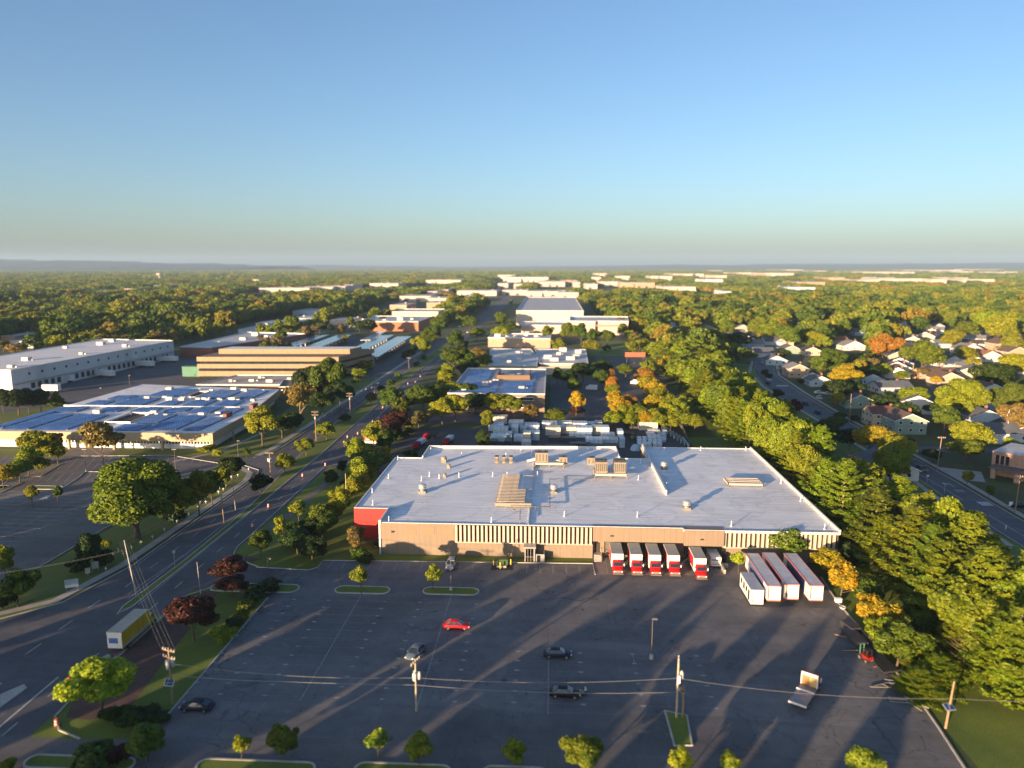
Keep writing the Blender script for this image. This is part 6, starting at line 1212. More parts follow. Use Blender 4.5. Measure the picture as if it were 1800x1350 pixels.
truss('triangular grey steel truss lying below the pipes', [[(0, 0, .15), (4, .6, .15)], [(0, 0, .15), (3.2, 1.9, .15)], [(4, .6, .15), (3.2, 1.9, .15)], [(1.4, .2, .15), (2, 1.2, .15)], [(2, 1.2, .15), (2.8, .4, .15)], [(2.6, 2.2, .35), (5.6, 2.3, .2)], [(3, 1.2, .35), (5.2, 1.9, .35)]], (47.9, 101.8, .01), R(-8))
truss('tangled heap of steel frames at the lower right kerb', [[(0, 0, .2), (2.4, -.5, .3)], [(0, .4, .3), (2.2, -.1, .5)], [(2.2, -.2, .4), (3.4, -2.2, .2)], [(2.4, .1, .6), (4.6, -1.6, .3)], [(1, .8, .3), (4.8, -.6, .6)], [(2.6, -1.2, .3), (5.6, -1.2, .2)], [(2.2, .6, .7), (3.6, -1.6, .7)], [(3, .4, .4), (5.2, -.4, .3)], [(.2, 1.2, .15), (1.6, .9, .15)]], (49.2, 98.2, .01), 0)
truss('dark beam lying along the kerb under the pines', [[(0, 0, .2), (.3, -6.5, .2)], [(.35, 0, .2), (.65, -6.5, .2)]], (54.3, 106.5, .15), 0)
for i, (p, l) in enumerate((((1473, 1059), 'small white box on the kerb right of the trailers'), ((1481, 1070), 'white round basin tipped on the kerb right of the trailers'))):
    t = thing('white_box' if i == 0 else 'basin', l, 'box' if i == 0 else 'basin', (*G(*p), .0)); b = MB()
    if i == 0: b.box(-.55, -.35, .1, .55, .35, .8); b.box(-.6, -.4, .8, .6, .4, .9)
    else: b.lathe(0, 0, [(0, .3), (.3, .6), (.4, .62), (.36, .5), (.15, .2)], 12)
    b.build('shell', WHITE, t)
# vehicles behind the warehouse and on the streets
def pickup(label, loc, rz, bed):
    t = thing('flatbed_truck', label, 'truck', (*loc, .01), rz, 'red trucks '); b = MB(); b.box(-1.15, -4.2, .9, 1.15, 1.0, 1.1); b.build('flat_bed', DARK, t)
    if bed: b = MB(); b.box(-1.05, -4.1, 1.1, 1.05, .6, 2.3); b.build('load', bed, t)
    b = MB(); loft(b, [[(-1.1, 1.2, .6), (1.1, 1.2, .6), (1.1, 1.2, 1.9), (.9, 1.2, 2.5), (-.9, 1.2, 2.5), (-1.1, 1.2, 1.9)], [(-1.1, 2.6, .6), (1.1, 2.6, .6), (1.1, 2.6, 1.8), (.9, 2.4, 2.45), (-.9, 2.4, 2.45), (-1.1, 2.6, 1.8)], [(-1.0, 4.0, .6), (1.0, 4.0, .6), (1.0, 4.0, 1.2), (.8, 4.0, 1.4), (-.8, 4.0, 1.4), (-1.0, 4.0, 1.2)]]); b.build('cab', mat_paint('dark_red_cab', (.26, .012, .02)), t)
    b = MB(); b.add([(-.92, 2.64, 1.75), (.92, 2.64, 1.75), (.8, 2.46, 2.4), (-.8, 2.46, 2.4)], [(0, 1, 2, 3)]); b.build('windscreen', GLASS, t)
    for s in (-1, 1): wheel_(t, s * .95, -2.6, .45, .4); wheel_(t, s * .95, 2.8, .45, .28)
PW = M('wrapped_white', (.62, .64, .66), .4, 0, .12, 1)
pickup('red truck with a white wrapped load behind the left roof corner', G(737, 786), R(168), PW); pickup('red truck with an empty bed farther back behind the roof corner', G(755, 772), R(160), None); pickup('truck with a long pale wrapped load beside the yard', G(788, 780), R(172), PW)
PC = dict(white=(.62, .62, .60), black=(.012, .012, .015), silver=(.36, .37, .38), blue=(.03, .06, .16), red=(.35, .02, .02), grey=(.12, .12, .13))
cars = [((1440, 701), 'white', 0, 'parked on the street beside the lamp post'), ((1416, 712), 'black', 0, 'parked on the street below the white one'), ((1437, 727), 'blue', 0, 'driving on the street under the pines'), ((1349, 675), 'black', 0, 'driving at the upper part of the street'), ((1440, 692), 'white', 80, 'in the driveway behind the lamp post'), ((1456, 694), 'silver', 80, 'in the driveway beside the small blue house'),
        ((1465, 703), 'black', 80, 'in the driveway left of the green house'), ((1495, 773), 'white', 30, 'beside the bushes above the yellow tree'), ((1747, 781), 'white', 80, 'under the lime tree by the white ranch house'), ((1750, 775), 'black', 80, 'behind the lime tree'), ((1608, 634), 'blue', 60, 'between the orange tree and the tall green ones'), ((1565, 672), 'silver', 80, 'behind the long white house'), ((1658, 625), 'silver', 10, 'on the middle street'),
        ((1790, 892), 'black', 90, 'at the right edge behind the pole'), ((1372, 652), 'grey', 80, 'in the driveway halfway up the street'), ((1352, 640), 'blue', 80, 'in a driveway near the far end of the street'), ((1620, 827), 'grey', 0, 'at the mouth of the side street'), ((1325, 590), 'silver', 60, 'far up the street')]
for p, c, a, w in cars: x, y = G(*p); car(f"{c} car {w}", mat_paint('car_' + c, PC[c]), (x + (-.0), y), R(a + (180 if trng.random() < .5 else 0)), False, 'cars in the housing streets', y < 340)
for i, (px, py, c) in enumerate([(743, 629, 'white'), (731, 636, 'silver'), (822, 585, 'white'), (815, 592, 'black'), (808, 575, 'white'), (818, 565, 'red'), (829, 556, 'silver'), (835, 548, 'white'), (842, 538, 'white'), (803, 585, 'white'), (810, 598, 'silver')]): x, y = G(px, py); car(f"{c} car on the avenue in the distance", mat_paint('car_' + c, PC[c]), (x, y), 0, False, 'cars far up the avenue', False)
for i in range(26):
    px = trng.uniform(585, 660); py = trng.uniform(563, 580); c = trng.choice(['white', 'silver', 'black', 'white', 'blue']); x, y = G(px, py); car(f"{c} car in the far crowded car park", mat_paint('car_' + c, PC[c]), (x, y), trng.choice([0, 1.57]), False, 'cars in the far car park', False)
for (px, py, c) in [(41, 823, 'white'), (55, 819, 'blue')]: x, y = G(px, py); car(f"{c} car between the young trees in the west car park", mat_paint('car_' + c, PC[c]), (x, y), R(60), False, 'cars in the west car park')
def big_trailer(px, py, L, rz, label):
    x, y = G(px, py); t = thing('semi_trailer', label, 'trailer', (x, y, .01), rz, 'trailers at the white distribution hall'); b = MB(); b.box(-1.3, 0, 1.1, 1.3, L, 4.0); b.build('cargo_box', WBOX, t); b = MB(); b.box(-1, 1, 0, 1, 2.2, 1.1); b.box(-.9, L - 4, .2, .9, L - 3.6, 1.1); b.build('running_gear', DARK, t)
for a in ((118, 668, 16, R(40), 'pale trailer nearest the viewer at the hall docks'), (128, 672, 26, R(82), 'long pale blue trailer parked across the hall yard'), (105, 690, 8, R(90), 'short white box at the near end of the hall yard'), (255, 645, 16, R(72), 'cream trailer at the middle docks of the hall'), (270, 646, 13, R(80), 'tan trailer by the middle docks of the hall'), (290, 637, 16, R(78), 'white trailer at the far docks of the hall'), (312, 637, 14, R(85), 'white trailer standing out at the far corner of the hall'), (200, 664, 14, R(70), 'pale trailer between the hall docks and lamp post')): big_trailer(*a)
t = thing('green_container', 'dark green shed at the left corner of the office', 'container', (*G(336, 662), 0)); b = MB(); b.box(-5, 0, 0, 5, 5, 5.5); b.build('shell', M('green_shed', (.03, .16, .10), .6), t); b = MB(); b.box(-5.2, -.2, 5.5, 5.2, 5.2, 5.8); b.build('roof', M('green_roof', (.03, .13, .09)), t)
for p, l in (((1040, 686), 'small white truck in the middle car park between golden trees'), ((1118, 676), 'white van at the head of the second car park bay')):
    x, y = G(*p); t = thing('delivery_van', l, 'van', (x, y, .01), R(80)); b = MB(); b.box(-1.1, -2.8, .5, 1.1, 1.6, 2.7); b.build('body', WBOX, t); b = MB(); b.box(-1, 1.6, .5, 1, 2.9, 1.9); b.build('cab', WBOX, t)
    for s in (-1, 1): wheel_(t, s * .95, -1.8, .4); wheel_(t, s * .95, 2.0, .4)
# ================================================================ STORAGE YARD STACKS
WRAP = [M('wrap_shade_blue', (.44, .54, .60), .35, 0, .12, .8), M('wrap_cream', (.62, .54, .44), .4, 0, .1, .8), M('wrap_white', (.60, .67, .72), .35, 0, .12, .8), M('wrap_black', (.03, .032, .04), .5, 0, .2, .8)]  # first wrap: blue of white sheeting in shade put into the colour
WN = ['shade-tinted blue wrapped', 'cream wrapped', 'white wrapped', 'black wrapped']
prot = {}
def stack(x, y, w, d, h, k, order=None, where='in the yard'):
    key = k
    lab = f"{WN[k]} material stack {where}"
    if key not in prot:
        t = thing('pallet_stack', lab, 'stack', (x, y, 0), 0, 'wrapped stacks in the storage yard'); b = MB(); b.box(-.5, -.5, .05, .5, .5, .97); b.build('wrapped_load', WRAP[k], t)
        b = MB()
        for q in (-.5, -.25, 0, .25, .5): b.box(q - .006, -.504, .05, q + .006, .504, .975)
        for z in (.35, .66): b.box(-.503, -.503, z - .012, .503, .503, z + .012)
        b.build('gap_bands', M('gap_dark', (.10, .11, .12)), t); b = MB()  # dark bands: shade in the gaps between packs, painted on
        for q in (-.42, 0, .36): b.box(q, -.5, 0, q + .06, .5, .05)
        b.build('pallet', M('pallet_wood', (.25, .18, .1)), t); prot[key] = t; t.scale = (w, d, h)
    else: dup(prot[key], (x, y, 0), label=lab, scale=(w, d, h))
sr_ = random.Random(12)
def px_stack(px, py, pw, d, h, k, where='in the yard'):
    x, y = G(px, py); w = pw * 1.08 * math.hypot(x, y) / FPX; stack(x, y + d / 2, w, d * 1.5, h * (.78 if h > 2 else 1), k, None, where)
for r_ in [(879, 745, 24, 3, 4, 1), (866, 757, 14, 3, 3.6, 0), (879, 757, 13, 3, 3.6, 2), (907, 752, 25, 3, 3.4, 0), (933, 752, 24, 3, 1.6, 2), (880, 766, 26, 3, 4.0, 0), (905, 762, 12, 3, 4, 2), (920, 760, 12, 3, 2.5, 0), (935, 758, 25, 3, 3.2, 2), (882, 776, 16, 3, 3, 2), (895, 774, 10, 3, 3.5, 0), (911, 776, 15, 3, 2.8, 2), (926, 776, 13, 3, 4.4, 1),
           (941, 774, 14, 3, 4, 0), (868, 784, 12, 3, 2.5, 3), (893, 786, 12, 3, 3, 3), (868, 775, 12, 3, 2, 2), (925, 783, 16, 3, 1.6, 0)]: px_stack(*r_, 'in the left part of the yard')
for r_ in [(966, 754, 26, 3, 3.4, 2), (992, 752, 25, 3, 3.0, 2), (966, 765, 14, 3, 4, 1), (978, 765, 14, 3, 4, 1), (1000, 762, 27, 3, 3.4, 1), (1019, 756, 24, 3, 3.8, 0), (1027, 766, 26, 3, 4.2, 0), (1038, 752, 14, 3, 2.4, 0), (1048, 764, 15, 3, 4, 1), (1063, 765, 14, 3, 4.2, 2), (1052, 750, 12, 3, 2.4, 1), (975, 775, 20, 2, 1.4, 3), (1000, 776, 22, 2, 1.4, 3),
           (1020, 769, 38, 2, 1.6, 2), (1068, 769, 24, 2, 1.6, 2), (1044, 779, 28, 3, 2.2, 2), (1072, 778, 28, 3, 1.4, 0), (1020, 784, 34, 2, 1, 3), (1060, 787, 50, 2, .9, 3), (985, 788, 50, 2, .8, 3), (1090, 775, 9, 3, 5, 2), (1093, 787, 9, 3, 4.6, 0)]: px_stack(*r_, 'in the middle of the yard')
px_stack(1139, 756, 30, 4, 4.2, 1, 'at the back of the yard')
for i in range(15): px_stack(1124 + (i % 5) * 9 + sr_.uniform(-1, 1), 777 + (i // 5) * 5, 7, 2, 1.6, 2, 'in the right part of the yard')
for i in range(16): px_stack(1140 + (i % 4) * 9 + sr_.uniform(-2, 2), 762 + (i // 4) * 5, 7, 2, 1.3, sr_.choice([2, 2, 0]), 'in the right part of the yard')
for i in range(13): px_stack(1172 + i * 3.0, 762 + i * 1.9, 3.2, 8, 1.1, [2, 3, 0, 3][i % 4], 'in the slanting row of the yard')
px_stack(1122, 753, 30, 3, 1.0, 3, 'at the back of the yard'); px_stack(1103, 766, 20, 2, 1.2, 3, 'near the slatted rack')
t = thing('yard_forklift', 'yellow-brown forklift in the open lane of the yard', 'forklift', (*G(1112, 772), 0.01), 0); b = MB(); b.box(-.6, -1, .3, .6, 1, 1.1); b.box(-.6, -.6, 2.0, .6, .4, 2.1); b.build('body', M('ochre_paint', (.32, .22, .05)), t); b = MB(); [b.box(s * .4 - .05, -1.2, .1, s * .4 + .05, -1.05, 2.6) for s in (-1, 1)]; b.build('mast', DARK, t)
for s in (-1, 1): wheel_(t, s * .55, -.6, .32); wheel_(t, s * .55, .7, .3)
t = thing('tarp_heap', 'pale blue sheeted heap in the notch of the warehouse roof', 'heap', (*G(1117, 791), 0)); b = MB(); b.lathe(0, 0, [(0, 1.8), (.8, 1.7), (1.6, 1.2), (2.0, .5)], 10); b.build('sheet', WRAP[0], t)
t = thing('yard_fence', 'dark mesh fence around the right end of the yard', 'fence', (0, 0, 0)); b = MB()
for i in range(14): x = 48.2 + i * .25; yy = 247 + i * 3.2; b.tube([(x, yy, 0), (x, yy, 2.2)], .06, 4)
b.build('posts', STEEL, t); b = MB(); para(b, 48.2, 247, 51.5, 289, .1, 2.1, .06); b.build('mesh', M('dark_mesh', (.05, .05, .05)), t)
# ================================================================ STREET FURNITURE
WOODP = M('pole_wood', (.30, .20, .12), .85, 0, .3, 2); WOODLIT = M('sunlit_pole_wood', (.50, .40, .26), .85, 0, .3, 2); CER = M('insulator', (.55, .52, .48), .4, 0, .1, 4); WIRE = M('cable', (.30, .30, .29), .4, .3, .1, .2); PANEL = mat_solar('small_solar', (.01, .025, .09))  # second wood is the sunlit copy: sunlight put into the lighter colour
def upole(bx, by, ty, label, arms=2, trafo=0, rz=0.0, lean=(0, 0), lamp=None, r=.16, mat=None, group='utility poles', panel=None, box=False, hh=None):
    x, y = G(bx, by); h = hh or topz(x, y, ty); t = thing('utility_pole', label, 'pole', (x, y, 0), rz, group)
    b = MB(); b.tube([(0, 0, 0), (lean[0] * .5, lean[1] * .5, h * .5), (lean[0], lean[1], h)], r, 8, 0, r * .68); b.build('pole', mat or WOODP, t)
    for k in range(arms):
        z = h - .5 - k * 1.1; lx, ly = lean[0] * z / h, lean[1] * z / h
        b = MB(); b.box(lx - 1.15, ly - .06, z - .06, lx + 1.15, ly + .06, z + .06); ca = b.build('crossarm', mat or WOODP, t); b = MB()
        for q in (-1.05, -.55, .55, 1.05): b.lathe(lx + q, ly, [(z + .06, .06), (z + .16, .1), (z + .22, .06), (z + .34, .09)], 7)
        b.build('insulators', CER, ca)
    for k in range(trafo):
        a = k * 2.1 - 1.2; cx, cy = .42 * math.cos(a), .42 * math.sin(a) - .1; b = MB(); b.lathe(cx, cy, [(h - 3.0, .24), (h - 2.95, .27), (h - 2.1, .27), (h - 2.0, .15), (h - 1.85, .06)], 10); b.build('transformer', M('transformer_grey', (.50, .49, .46), .5, .2), t)
    if lamp:
        b = MB(); b.tube([(0, 0, h * lamp[0]), (lamp[1] * .6, 0, h * lamp[0] + .5), (lamp[1], 0, h * lamp[0] + .45)], .05, 5); b.build('lamp_arm', STEEL, t); b = MB(); b.lathe(lamp[1], 0, [(h * lamp[0] + .3, .12), (h * lamp[0] + .45, .2), (h * lamp[0] + .52, .08)], 8); b.build('lamp_head', CER, t)
    if panel:
        z = panel; b = MB(); c, s = math.cos(R(40)), math.sin(R(40)); q = [(-.75, -.55), (.75, -.55), (.75, .55), (-.75, .55)]
        v = [(u * .9 - w * .35, -.35 + w * c * .8 + u * .25, z + w * s * .9) for u, w in q]; v2 = [(a * .88 if False else (a - 0) * .88, (bb + .35) * .88 - .35, z + (cc - z) * .88 + .03) for a, bb, cc in v]
        b.add(v + [(a, bb + .05, cc - .08) for a, bb, cc in v], [(0, 1, 2, 3), (7, 6, 5, 4), (0, 4, 5, 1), (1, 5, 6, 2), (2, 6, 7, 3), (3, 7, 4, 0)]); fr = b.build('panel_frame', ALU, t); b = MB(); b.add(v2, [(0, 1, 2, 3)]); b.build('solar_panel', PANEL, fr)
    if box: b = MB(); b.box(-.6, -.3, h * .62, -.25, .1, h * .62 + 1.1); b.build('meter_cabinet', WBOX, t)
    return (x + lean[0], y + lean[1], h)
P1 = upole(304, 1238, 1138, 'pole crowded with transformers and a blue solar panel, bottom left', 2, 5, R(-20), (0, 0), None, .15, WOODP, 'utility poles', 3.6)
P2 = upole(732, 1250, 1158, 'equipment-laden pole standing in the middle of the front lot', 1, 4, R(70), (0, 0), None, .14, WOODLIT, 'utility poles', None, True)
P3 = upole(1189, 1262, 1157, 'sunlit pole with white cabinet and solar panel on the pole island', 1, 1, R(80), (0, 0), None, .17, WOODLIT, 'utility poles', 4.4, True)
P4 = upole(1662, 1280, 1197, 'leaning-looking brown pole with solar panel on the right lawn', 0, 0, 0, (.5, 0), None, .17, WOODP, 'utility poles', 3.4)
t = thing('support_pole', 'second bare wooden pole beside the one with the white cabinet', 'pole', (*G(1200, 1262), 0)); b = MB(); b.tube([(0, 0, 0), (0, 0, 4.9)], .15, 8); b.build('pole', WOODP, t)
P5 = upole(240, 1048, 952, 'tall grey leaning pole at the tip of the median', 0, 0, 0, (-1.8, .6), None, .13, STEEL)
upole(394, 919, 869, 'short brown pole in the near median', 0, 0, 0, (-.3, 0), None, .15, WOODP); upole(414, 896, 829, 'slim grey pole with arm in the near median', 0, 0, 0, (-.4, 0), (.8, 1.2), .1, STEEL)
P6 = upole(476, 843, 794, 'pole with grey transformers opposite the car park entrance', 1, 3, 0, (0, 0)); P7 = upole(556, 780, 722, 'tall pole with two crossarms in the median', 2, 1, 0, (0, 0)); P8 = upole(616, 737, 690, 'pole with white fittings farther along the median', 2, 2); P9 = upole(659, 702, 663, 'pole with a lamp arm in the median', 1, 0, 0, (0, 0), (.7, 2.2)); P10 = upole(719, 657, 628, 'small far pole in the median', 1, 0)
upole(609, 880, 832, 'bare sunlit wooden pole on the lawn left of the red wall', 0, 0, 0, (0, 0), None, .12, WOODLIT); upole(353, 1044, 988, 'grey street pole on the kerb by the yellow truck', 0, 0, 0, (-.3, 0), None, .1, STEEL)
upole(1647, 826, 767, 'wooden pole with long lamp arm at the street corner', 1, 0, 0, (.5, 0), (.62, 2.6), .16, WOODP, 'utility poles'); upole(1784, 901, 835, 'wooden pole on the pavement before the brick hall', 2, 0, 0, (.3, 0), None, .16); upole(1493, 741, 692, 'wooden pole by the street behind the golden tree', 0, 0, 0); upole(1442, 708, 687, 'street pole above the parked black car', 0, 0, 0, (0, 0), (.9, -1.6), .1, STEEL)
upole(1603, 662, 638, 'sunlit wooden pole left of the golden bushes', 0, 0, 0, (.4, 0), None, .18, WOODLIT); upole(1457, 605, 578, 'pole among distant yellow trees', 0, 0, 0, (0, 0), None, .2, WOODLIT); upole(1363, 592, 565, 'dark pole among distant trees', 1, 1, 0)
def wires(label, pts, sags, n=1, dz=0.0, off=(0,), r=.022):
    t = thing('overhead_wire', label, 'cable', (0, 0, 0), 0, 'overhead wires')
    for o_ in off:
        b = MB()
        for (a, c), sg in zip(zip(pts, pts[1:]), sags):
            A = Vector(a) + Vector((o_, 0, dz)); B = Vector(c) + Vector((o_, 0, dz)); b.tube([A.lerp(B, q / 10) - Vector((0, 0, sg * 4 * (q / 10) * (1 - q / 10))) for q in range(11)], r, 4, 0, None, False)
        b.build('wire', WIRE, t)
wires('upper wire crossing the front lot from pole to pole', [(P1[0], P1[1], 6.3), (P2[0], P2[1], 5.1), (P3[0], P3[1], 6.0), (P4[0] + .2, P4[1], 4.4), (90, 93, 5)], [.8, .7, .9, .5], r=.022)
wires('lower thick cable crossing the front lot', [(P1[0], P1[1], 4.6), (-38, 92, 4.2), (P2[0], P2[1], 4.0), (P3[0], P3[1], 3.9)], [.2, .1, .6], r=.028)
wires('fan of wires from the crowded pole over the avenue to the leaning pole', [(P1[0], P1[1], P1[2] - .4), (P5[0], P5[1], P5[2] - .5)], [.7], off=(-1.0, -.4, .4, 1.0), r=.011)
wires('wires running along the median between the tall poles', [(P5[0], P5[1], P5[2] - .6), (P6[0], P6[1], P6[2] - .5), (P7[0], P7[1], P7[2] - .5), (P8[0], P8[1], P8[2] - .5), (P9[0], P9[1], P9[2] - .5)], [1, .8, .8, .8], off=(-.9, .9), r=.012)
wires('wires reaching from the leaning pole to the lower left', [(P5[0], P5[1], P5[2] - 2), (-112, 108, 9), (-150, 100, 9)], [.8, .8], off=(-.4, .4), r=.012)
def lamp_post(bx, by, ty, label, base=True, heads=1):
    x, y = G(bx, by); h = topz(x, y, ty); t = thing('lamp_post', label, 'lamp', (x, y, 0), 0, 'car park lamp posts')
    if base: b = MB(); b.lathe(0, 0, [(0, .32), (.75, .3), (.78, .1)], 10); b.build('concrete_base', KERB, t)
    b = MB(); b.tube([(0, 0, .6 if base else 0), (0, 0, h)], .085, 7, 0, .06); b.build('post', M('bronze_post', (.14, .12, .10), .5, .3), t); b = MB(); b.box(-.75 if heads == 2 else -.1, -.18, h - .05, .75, .18, h + .12); b.build('lamp_head', M('lamp_head_metal', (.2, .19, .17), .5, .3), t)
lamp_post(793, 1038, 985, 'lamp post on the second kerbed island'); lamp_post(1145, 1158, 1088, 'lamp post on a concrete base in the middle of the lot'); lamp_post(472, 1021, 982, 'dark lamp post behind the shrub island', False)
lamp_post(152, 829, 790, 'tan lamp post left in the west car park', True, 2); lamp_post(309, 829, 790, 'tan lamp post right in the west car park', True, 2); lamp_post(688, 757, 735, 'lamp post by the red sign', False); lamp_post(853, 770, 757, 'lamp post beside the white stacks', False, 2); lamp_post(1113, 662, 638, 'lamp post at the head of the middle car park', False); lamp_post(419, 804, 775, 'thin post on the lawn by the solar roofed building', False)
lamp_post(178, 705, 682, 'lamp post at the near end of the hall yard', False); lamp_post(228, 676, 660, 'lamp post in the middle of the hall yard', False)
def barrel(px, py, label):
    x, y = G(px, py); t = thing('traffic_barrel', label, 'barrel', (x, y, .012), 0, 'orange and white traffic barrels on the avenue'); b = MB(); b.lathe(0, 0, [(0, .42), (.08, .42), (.1, .3)], 10); b.build('foot', DARK, t)
    b = MB(); 
    for k, m in enumerate((0, 1, 0, 1, 0)): b.lathe(0, 0, [(.1 + k * .19, .31 - k * .015), (.29 + k * .19, .30 - k * .015)], 12, m)
    b.build('drum', [M('barrel_orange', (.62, .10, .05), .5), M('barrel_white', (.66, .62, .58), .5)], t); return t
for (px, py) in [(444, 927), (472, 892), (504, 862), (532, 838), (572, 819), (605, 780), (611, 770), (629, 764), (606, 786), (652, 745), (655, 742), (666, 737), (673, 718), (703, 688), (711, 682), (717, 676), (730, 673), (739, 663), (742, 655), (114, 1222), (100, 1276), (205, 1162)]: barrel(px, py, 'orange and white traffic barrel on the avenue')
def stake(px, py):
    x, y = G(px, py)
    if 'stake' not in prot:
        t = thing('marker_stake', 'white cross-shaped marker beside the west pavement', 'marker', (x, y, .01), 0, 'white markers beside the west pavement'); b = MB(); b.tube([(0, 0, 0), (0, 0, .75)], .035, 4); b.build('stake', WHITE, t); b = MB(); b.box(-.3, -.02, .62, .3, .02, .72); b.box(-.05, -.035, .35, .05, -.02, 1.0); b.build('cross', WHITE, t); prot['stake'] = t
    else: dup(prot['stake'], (x, y, .01), rz=trng.uniform(-.5, .5), label='white cross-shaped marker beside the west pavement')
for a, c in [(1065, 900), (985, 940), (920, 975), (825, 990), (790, 1025), (862, 1020), (740, 1125), (1148, 848), (1235, 792), (1318, 742), (1275, 738), (1385, 690), (1395, 655), (1437, 655), (1525, 585), (1535, 555), (1558, 565), (1575, 540), (1600, 500), (1615, 480), (1660, 465), (1735, 425)]: stake(a / 3.971, 720 + c / 3.971 + 1)
for a, c in [(5, 605), (65, 560), (140, 515), (210, 465), (245, 415), (400, 325), (130, 420), (95, 445), (300, 480), (40, 535), (450, 300), (500, 280), (560, 260)]: stake(560 + a / 6, 640 + c / 6)
def panel_sign(px, py, w, h, z, label, mats, rz=0, name='sign', legs=2):
    x, y = G(px, py); t = thing(name, label, 'sign', (x, y, 0), rz); b = MB()
    for s in ([-w * .4, w * .4] if legs == 2 else [0]): b.box(s - .05, .03, 0, s + .05, .13, z + h)
    b.build('posts', STEEL, t); b = MB(); b.box(-w / 2, -.08, z, w / 2, .03, z + h); f = b.build('board', mats[0], t)
    if len(mats) > 1: b = MB(); b.box(-w / 2 + .02, -.1, z, w / 2 - .02, -.082, z + h * .35); b.build('lower_band', mats[1], f)
    if len(mats) > 2:
        b = MB()
        for k, (q, hh) in enumerate(((-.36, .34), (-.24, .2), (-.13, .2), (-.02, .28), (.09, .2), (.2, .2), (.31, .26))): b.box(w * q, -.1, z + h * .48, w * (q + .075), -.082, z + h * (.48 + hh))
        b.build('lettering', mats[2], f)
    return t
SR = M('sign_red', (.62, .05, .03), .45); panel_sign(651, 785, 4.2, 2.4, 1.2, 'red and white panel sign between the avenue trees', [SR, WHITE, M('sign_cream', (.75, .6, .5))])
panel_sign(127, 1038, 2.3, 1.6, .7, 'pale blue-white board on the grass near the avenue', [M('pale_sign', (.36, .46, .50)), WHITE], R(25)); panel_sign(155, 1013, .9, 1.2, .6, 'small cream sign left of the pair by the west pavement', [CREAM], R(40), 'sign', 1); panel_sign(168, 1006, 1.3, 1.5, .8, 'cream signboard right of the pair by the west pavement', [CREAM], R(40))
panel_sign(307, 993, .6, .5, 2.6, 'small grey sign post in the near median', [STEEL], R(20), 'sign', 1); panel_sign(1642, 802, 3.0, 1.4, .9, 'pale notice board on the corner lawn', [WHITE, M('sign_grey', (.2, .25, .28))], R(10)); panel_sign(1611, 806, .8, .8, 2.2, 'yellow warning sign beside the big yellow tree', [M('sign_yellow', (.75, .62, .05))], R(10), 'sign', 1)
panel_sign(1776, 893, .9, 1.1, .6, 'small white sign near the pole before the brick hall', [WHITE], 0, 'sign', 1); panel_sign(1767, 936, .35, .9, .9, 'slim white post sign on the left pavement of the street', [WHITE], R(30), 'sign', 1); panel_sign(1630, 848, .8, .4, 1.8, 'small white street sign at the left kerb', [WHITE], R(10), 'sign', 1); panel_sign(718, 694, 2.6, 1.5, .6, 'small white and orange sign by the avenue trees', [CREAM], 0); panel_sign(1660, 868, .3, .8, 2.0, 'slim pale signpost on the left kerb of the street', [STEEL], 0, 'sign', 1)
panel_sign(1116, 640, 13, 3.0, 4.6, 'rust coloured canopy sign at the head of the far car park', [M('rust_canopy', (.32, .10, .05))], 0, 'canopy_sign')
t = thing('flagpole', 'tall white flagpole with a limp red and white flag', 'flagpole', (*G(1769, 772), 0)); b = MB(); hz_ = 11.0; b.tube([(0, 0, 0), (0, 0, hz_)], .09, 6, 0, .05); b.build('pole', WHITE, t)
b = MB()
for k in range(5): x0 = -.1 - .14 * k; b.add([(x0, -.05 * (k % 2), hz_ - .5 - .3 * k), (x0 - .14, .05 * (k % 2), hz_ - .8 - .3 * k), (x0 - .10, .05 * (k % 2), hz_ - 3.6 + .1 * k), (x0, -.05 * (k % 2), hz_ - 3.4 + .1 * k)], [(0, 1, 2, 3)], k % 2)
b.build('flag', [M('flag_red', (.45, .05, .06)), M('flag_white', (.7, .68, .66))], t)
t = thing('transformer_box', 'green utility cabinet behind yellow bollards in front of the facade', 'utility cabinet', (-9.6, 142.6, 0.012)); b = MB(); b.box(-1.3, 0, .1, 1.0, 1.5, 1.6); b.build('cabinet', M('cabinet_green', (.04, .075, .025), .5), t); b = MB(); b.box(-2.4, -1.6, 0, 1.9, 1.2, .05, 0); b.box(-1.5, -.6, .05, .9, -.4, .5, 1); b.box(-1.5, -.6, .05, -1.3, .4, .5, 1); b.box(.7, -.6, .05, .9, .4, .5, 1); b.build('pad', [DARK, KERB], t)
for k, (dx, dy) in enumerate(((-2.0, .4), (-.5, -1.2), (1.6, .6))):
    t = thing('bollard', ('leftmost', 'middle', 'rightmost')[k] + ' yellow bollard around the green cabinet', 'bollard', (-9.6 + dx, 142.6 + dy, .06), 0, 'yellow bollards'); b = MB(); b.lathe(0, 0, [(0, .13), (1.35, .13), (1.45, .08), (1.48, .02)], 9); b.build('post', M('bollard_yellow', (.62, .50, .03), .5), t); b = MB(); b.lathe(0, 0, [(.02, .14), (.1, .14)], 9); b.build('collar', DARK, t)
# white wall fence at left lot
# ---------------- trees behind and beside the viewpoint whose long shadows lie across the lot
def caster(px, py, L, Rr, kind='broad'):
    """tree whose shadow tip falls at this ground spot"""
    x, y = G(px, py); h = L * math.tan(SUN_EL); tx, ty = x - .585 * L, y - .811 * L; TREES.append((tx, ty, Rr))
    return tree(tx, ty, Rr, h, kind, 'G', 'beyond the bottom edge of the photo', 'trees near the viewpoint')

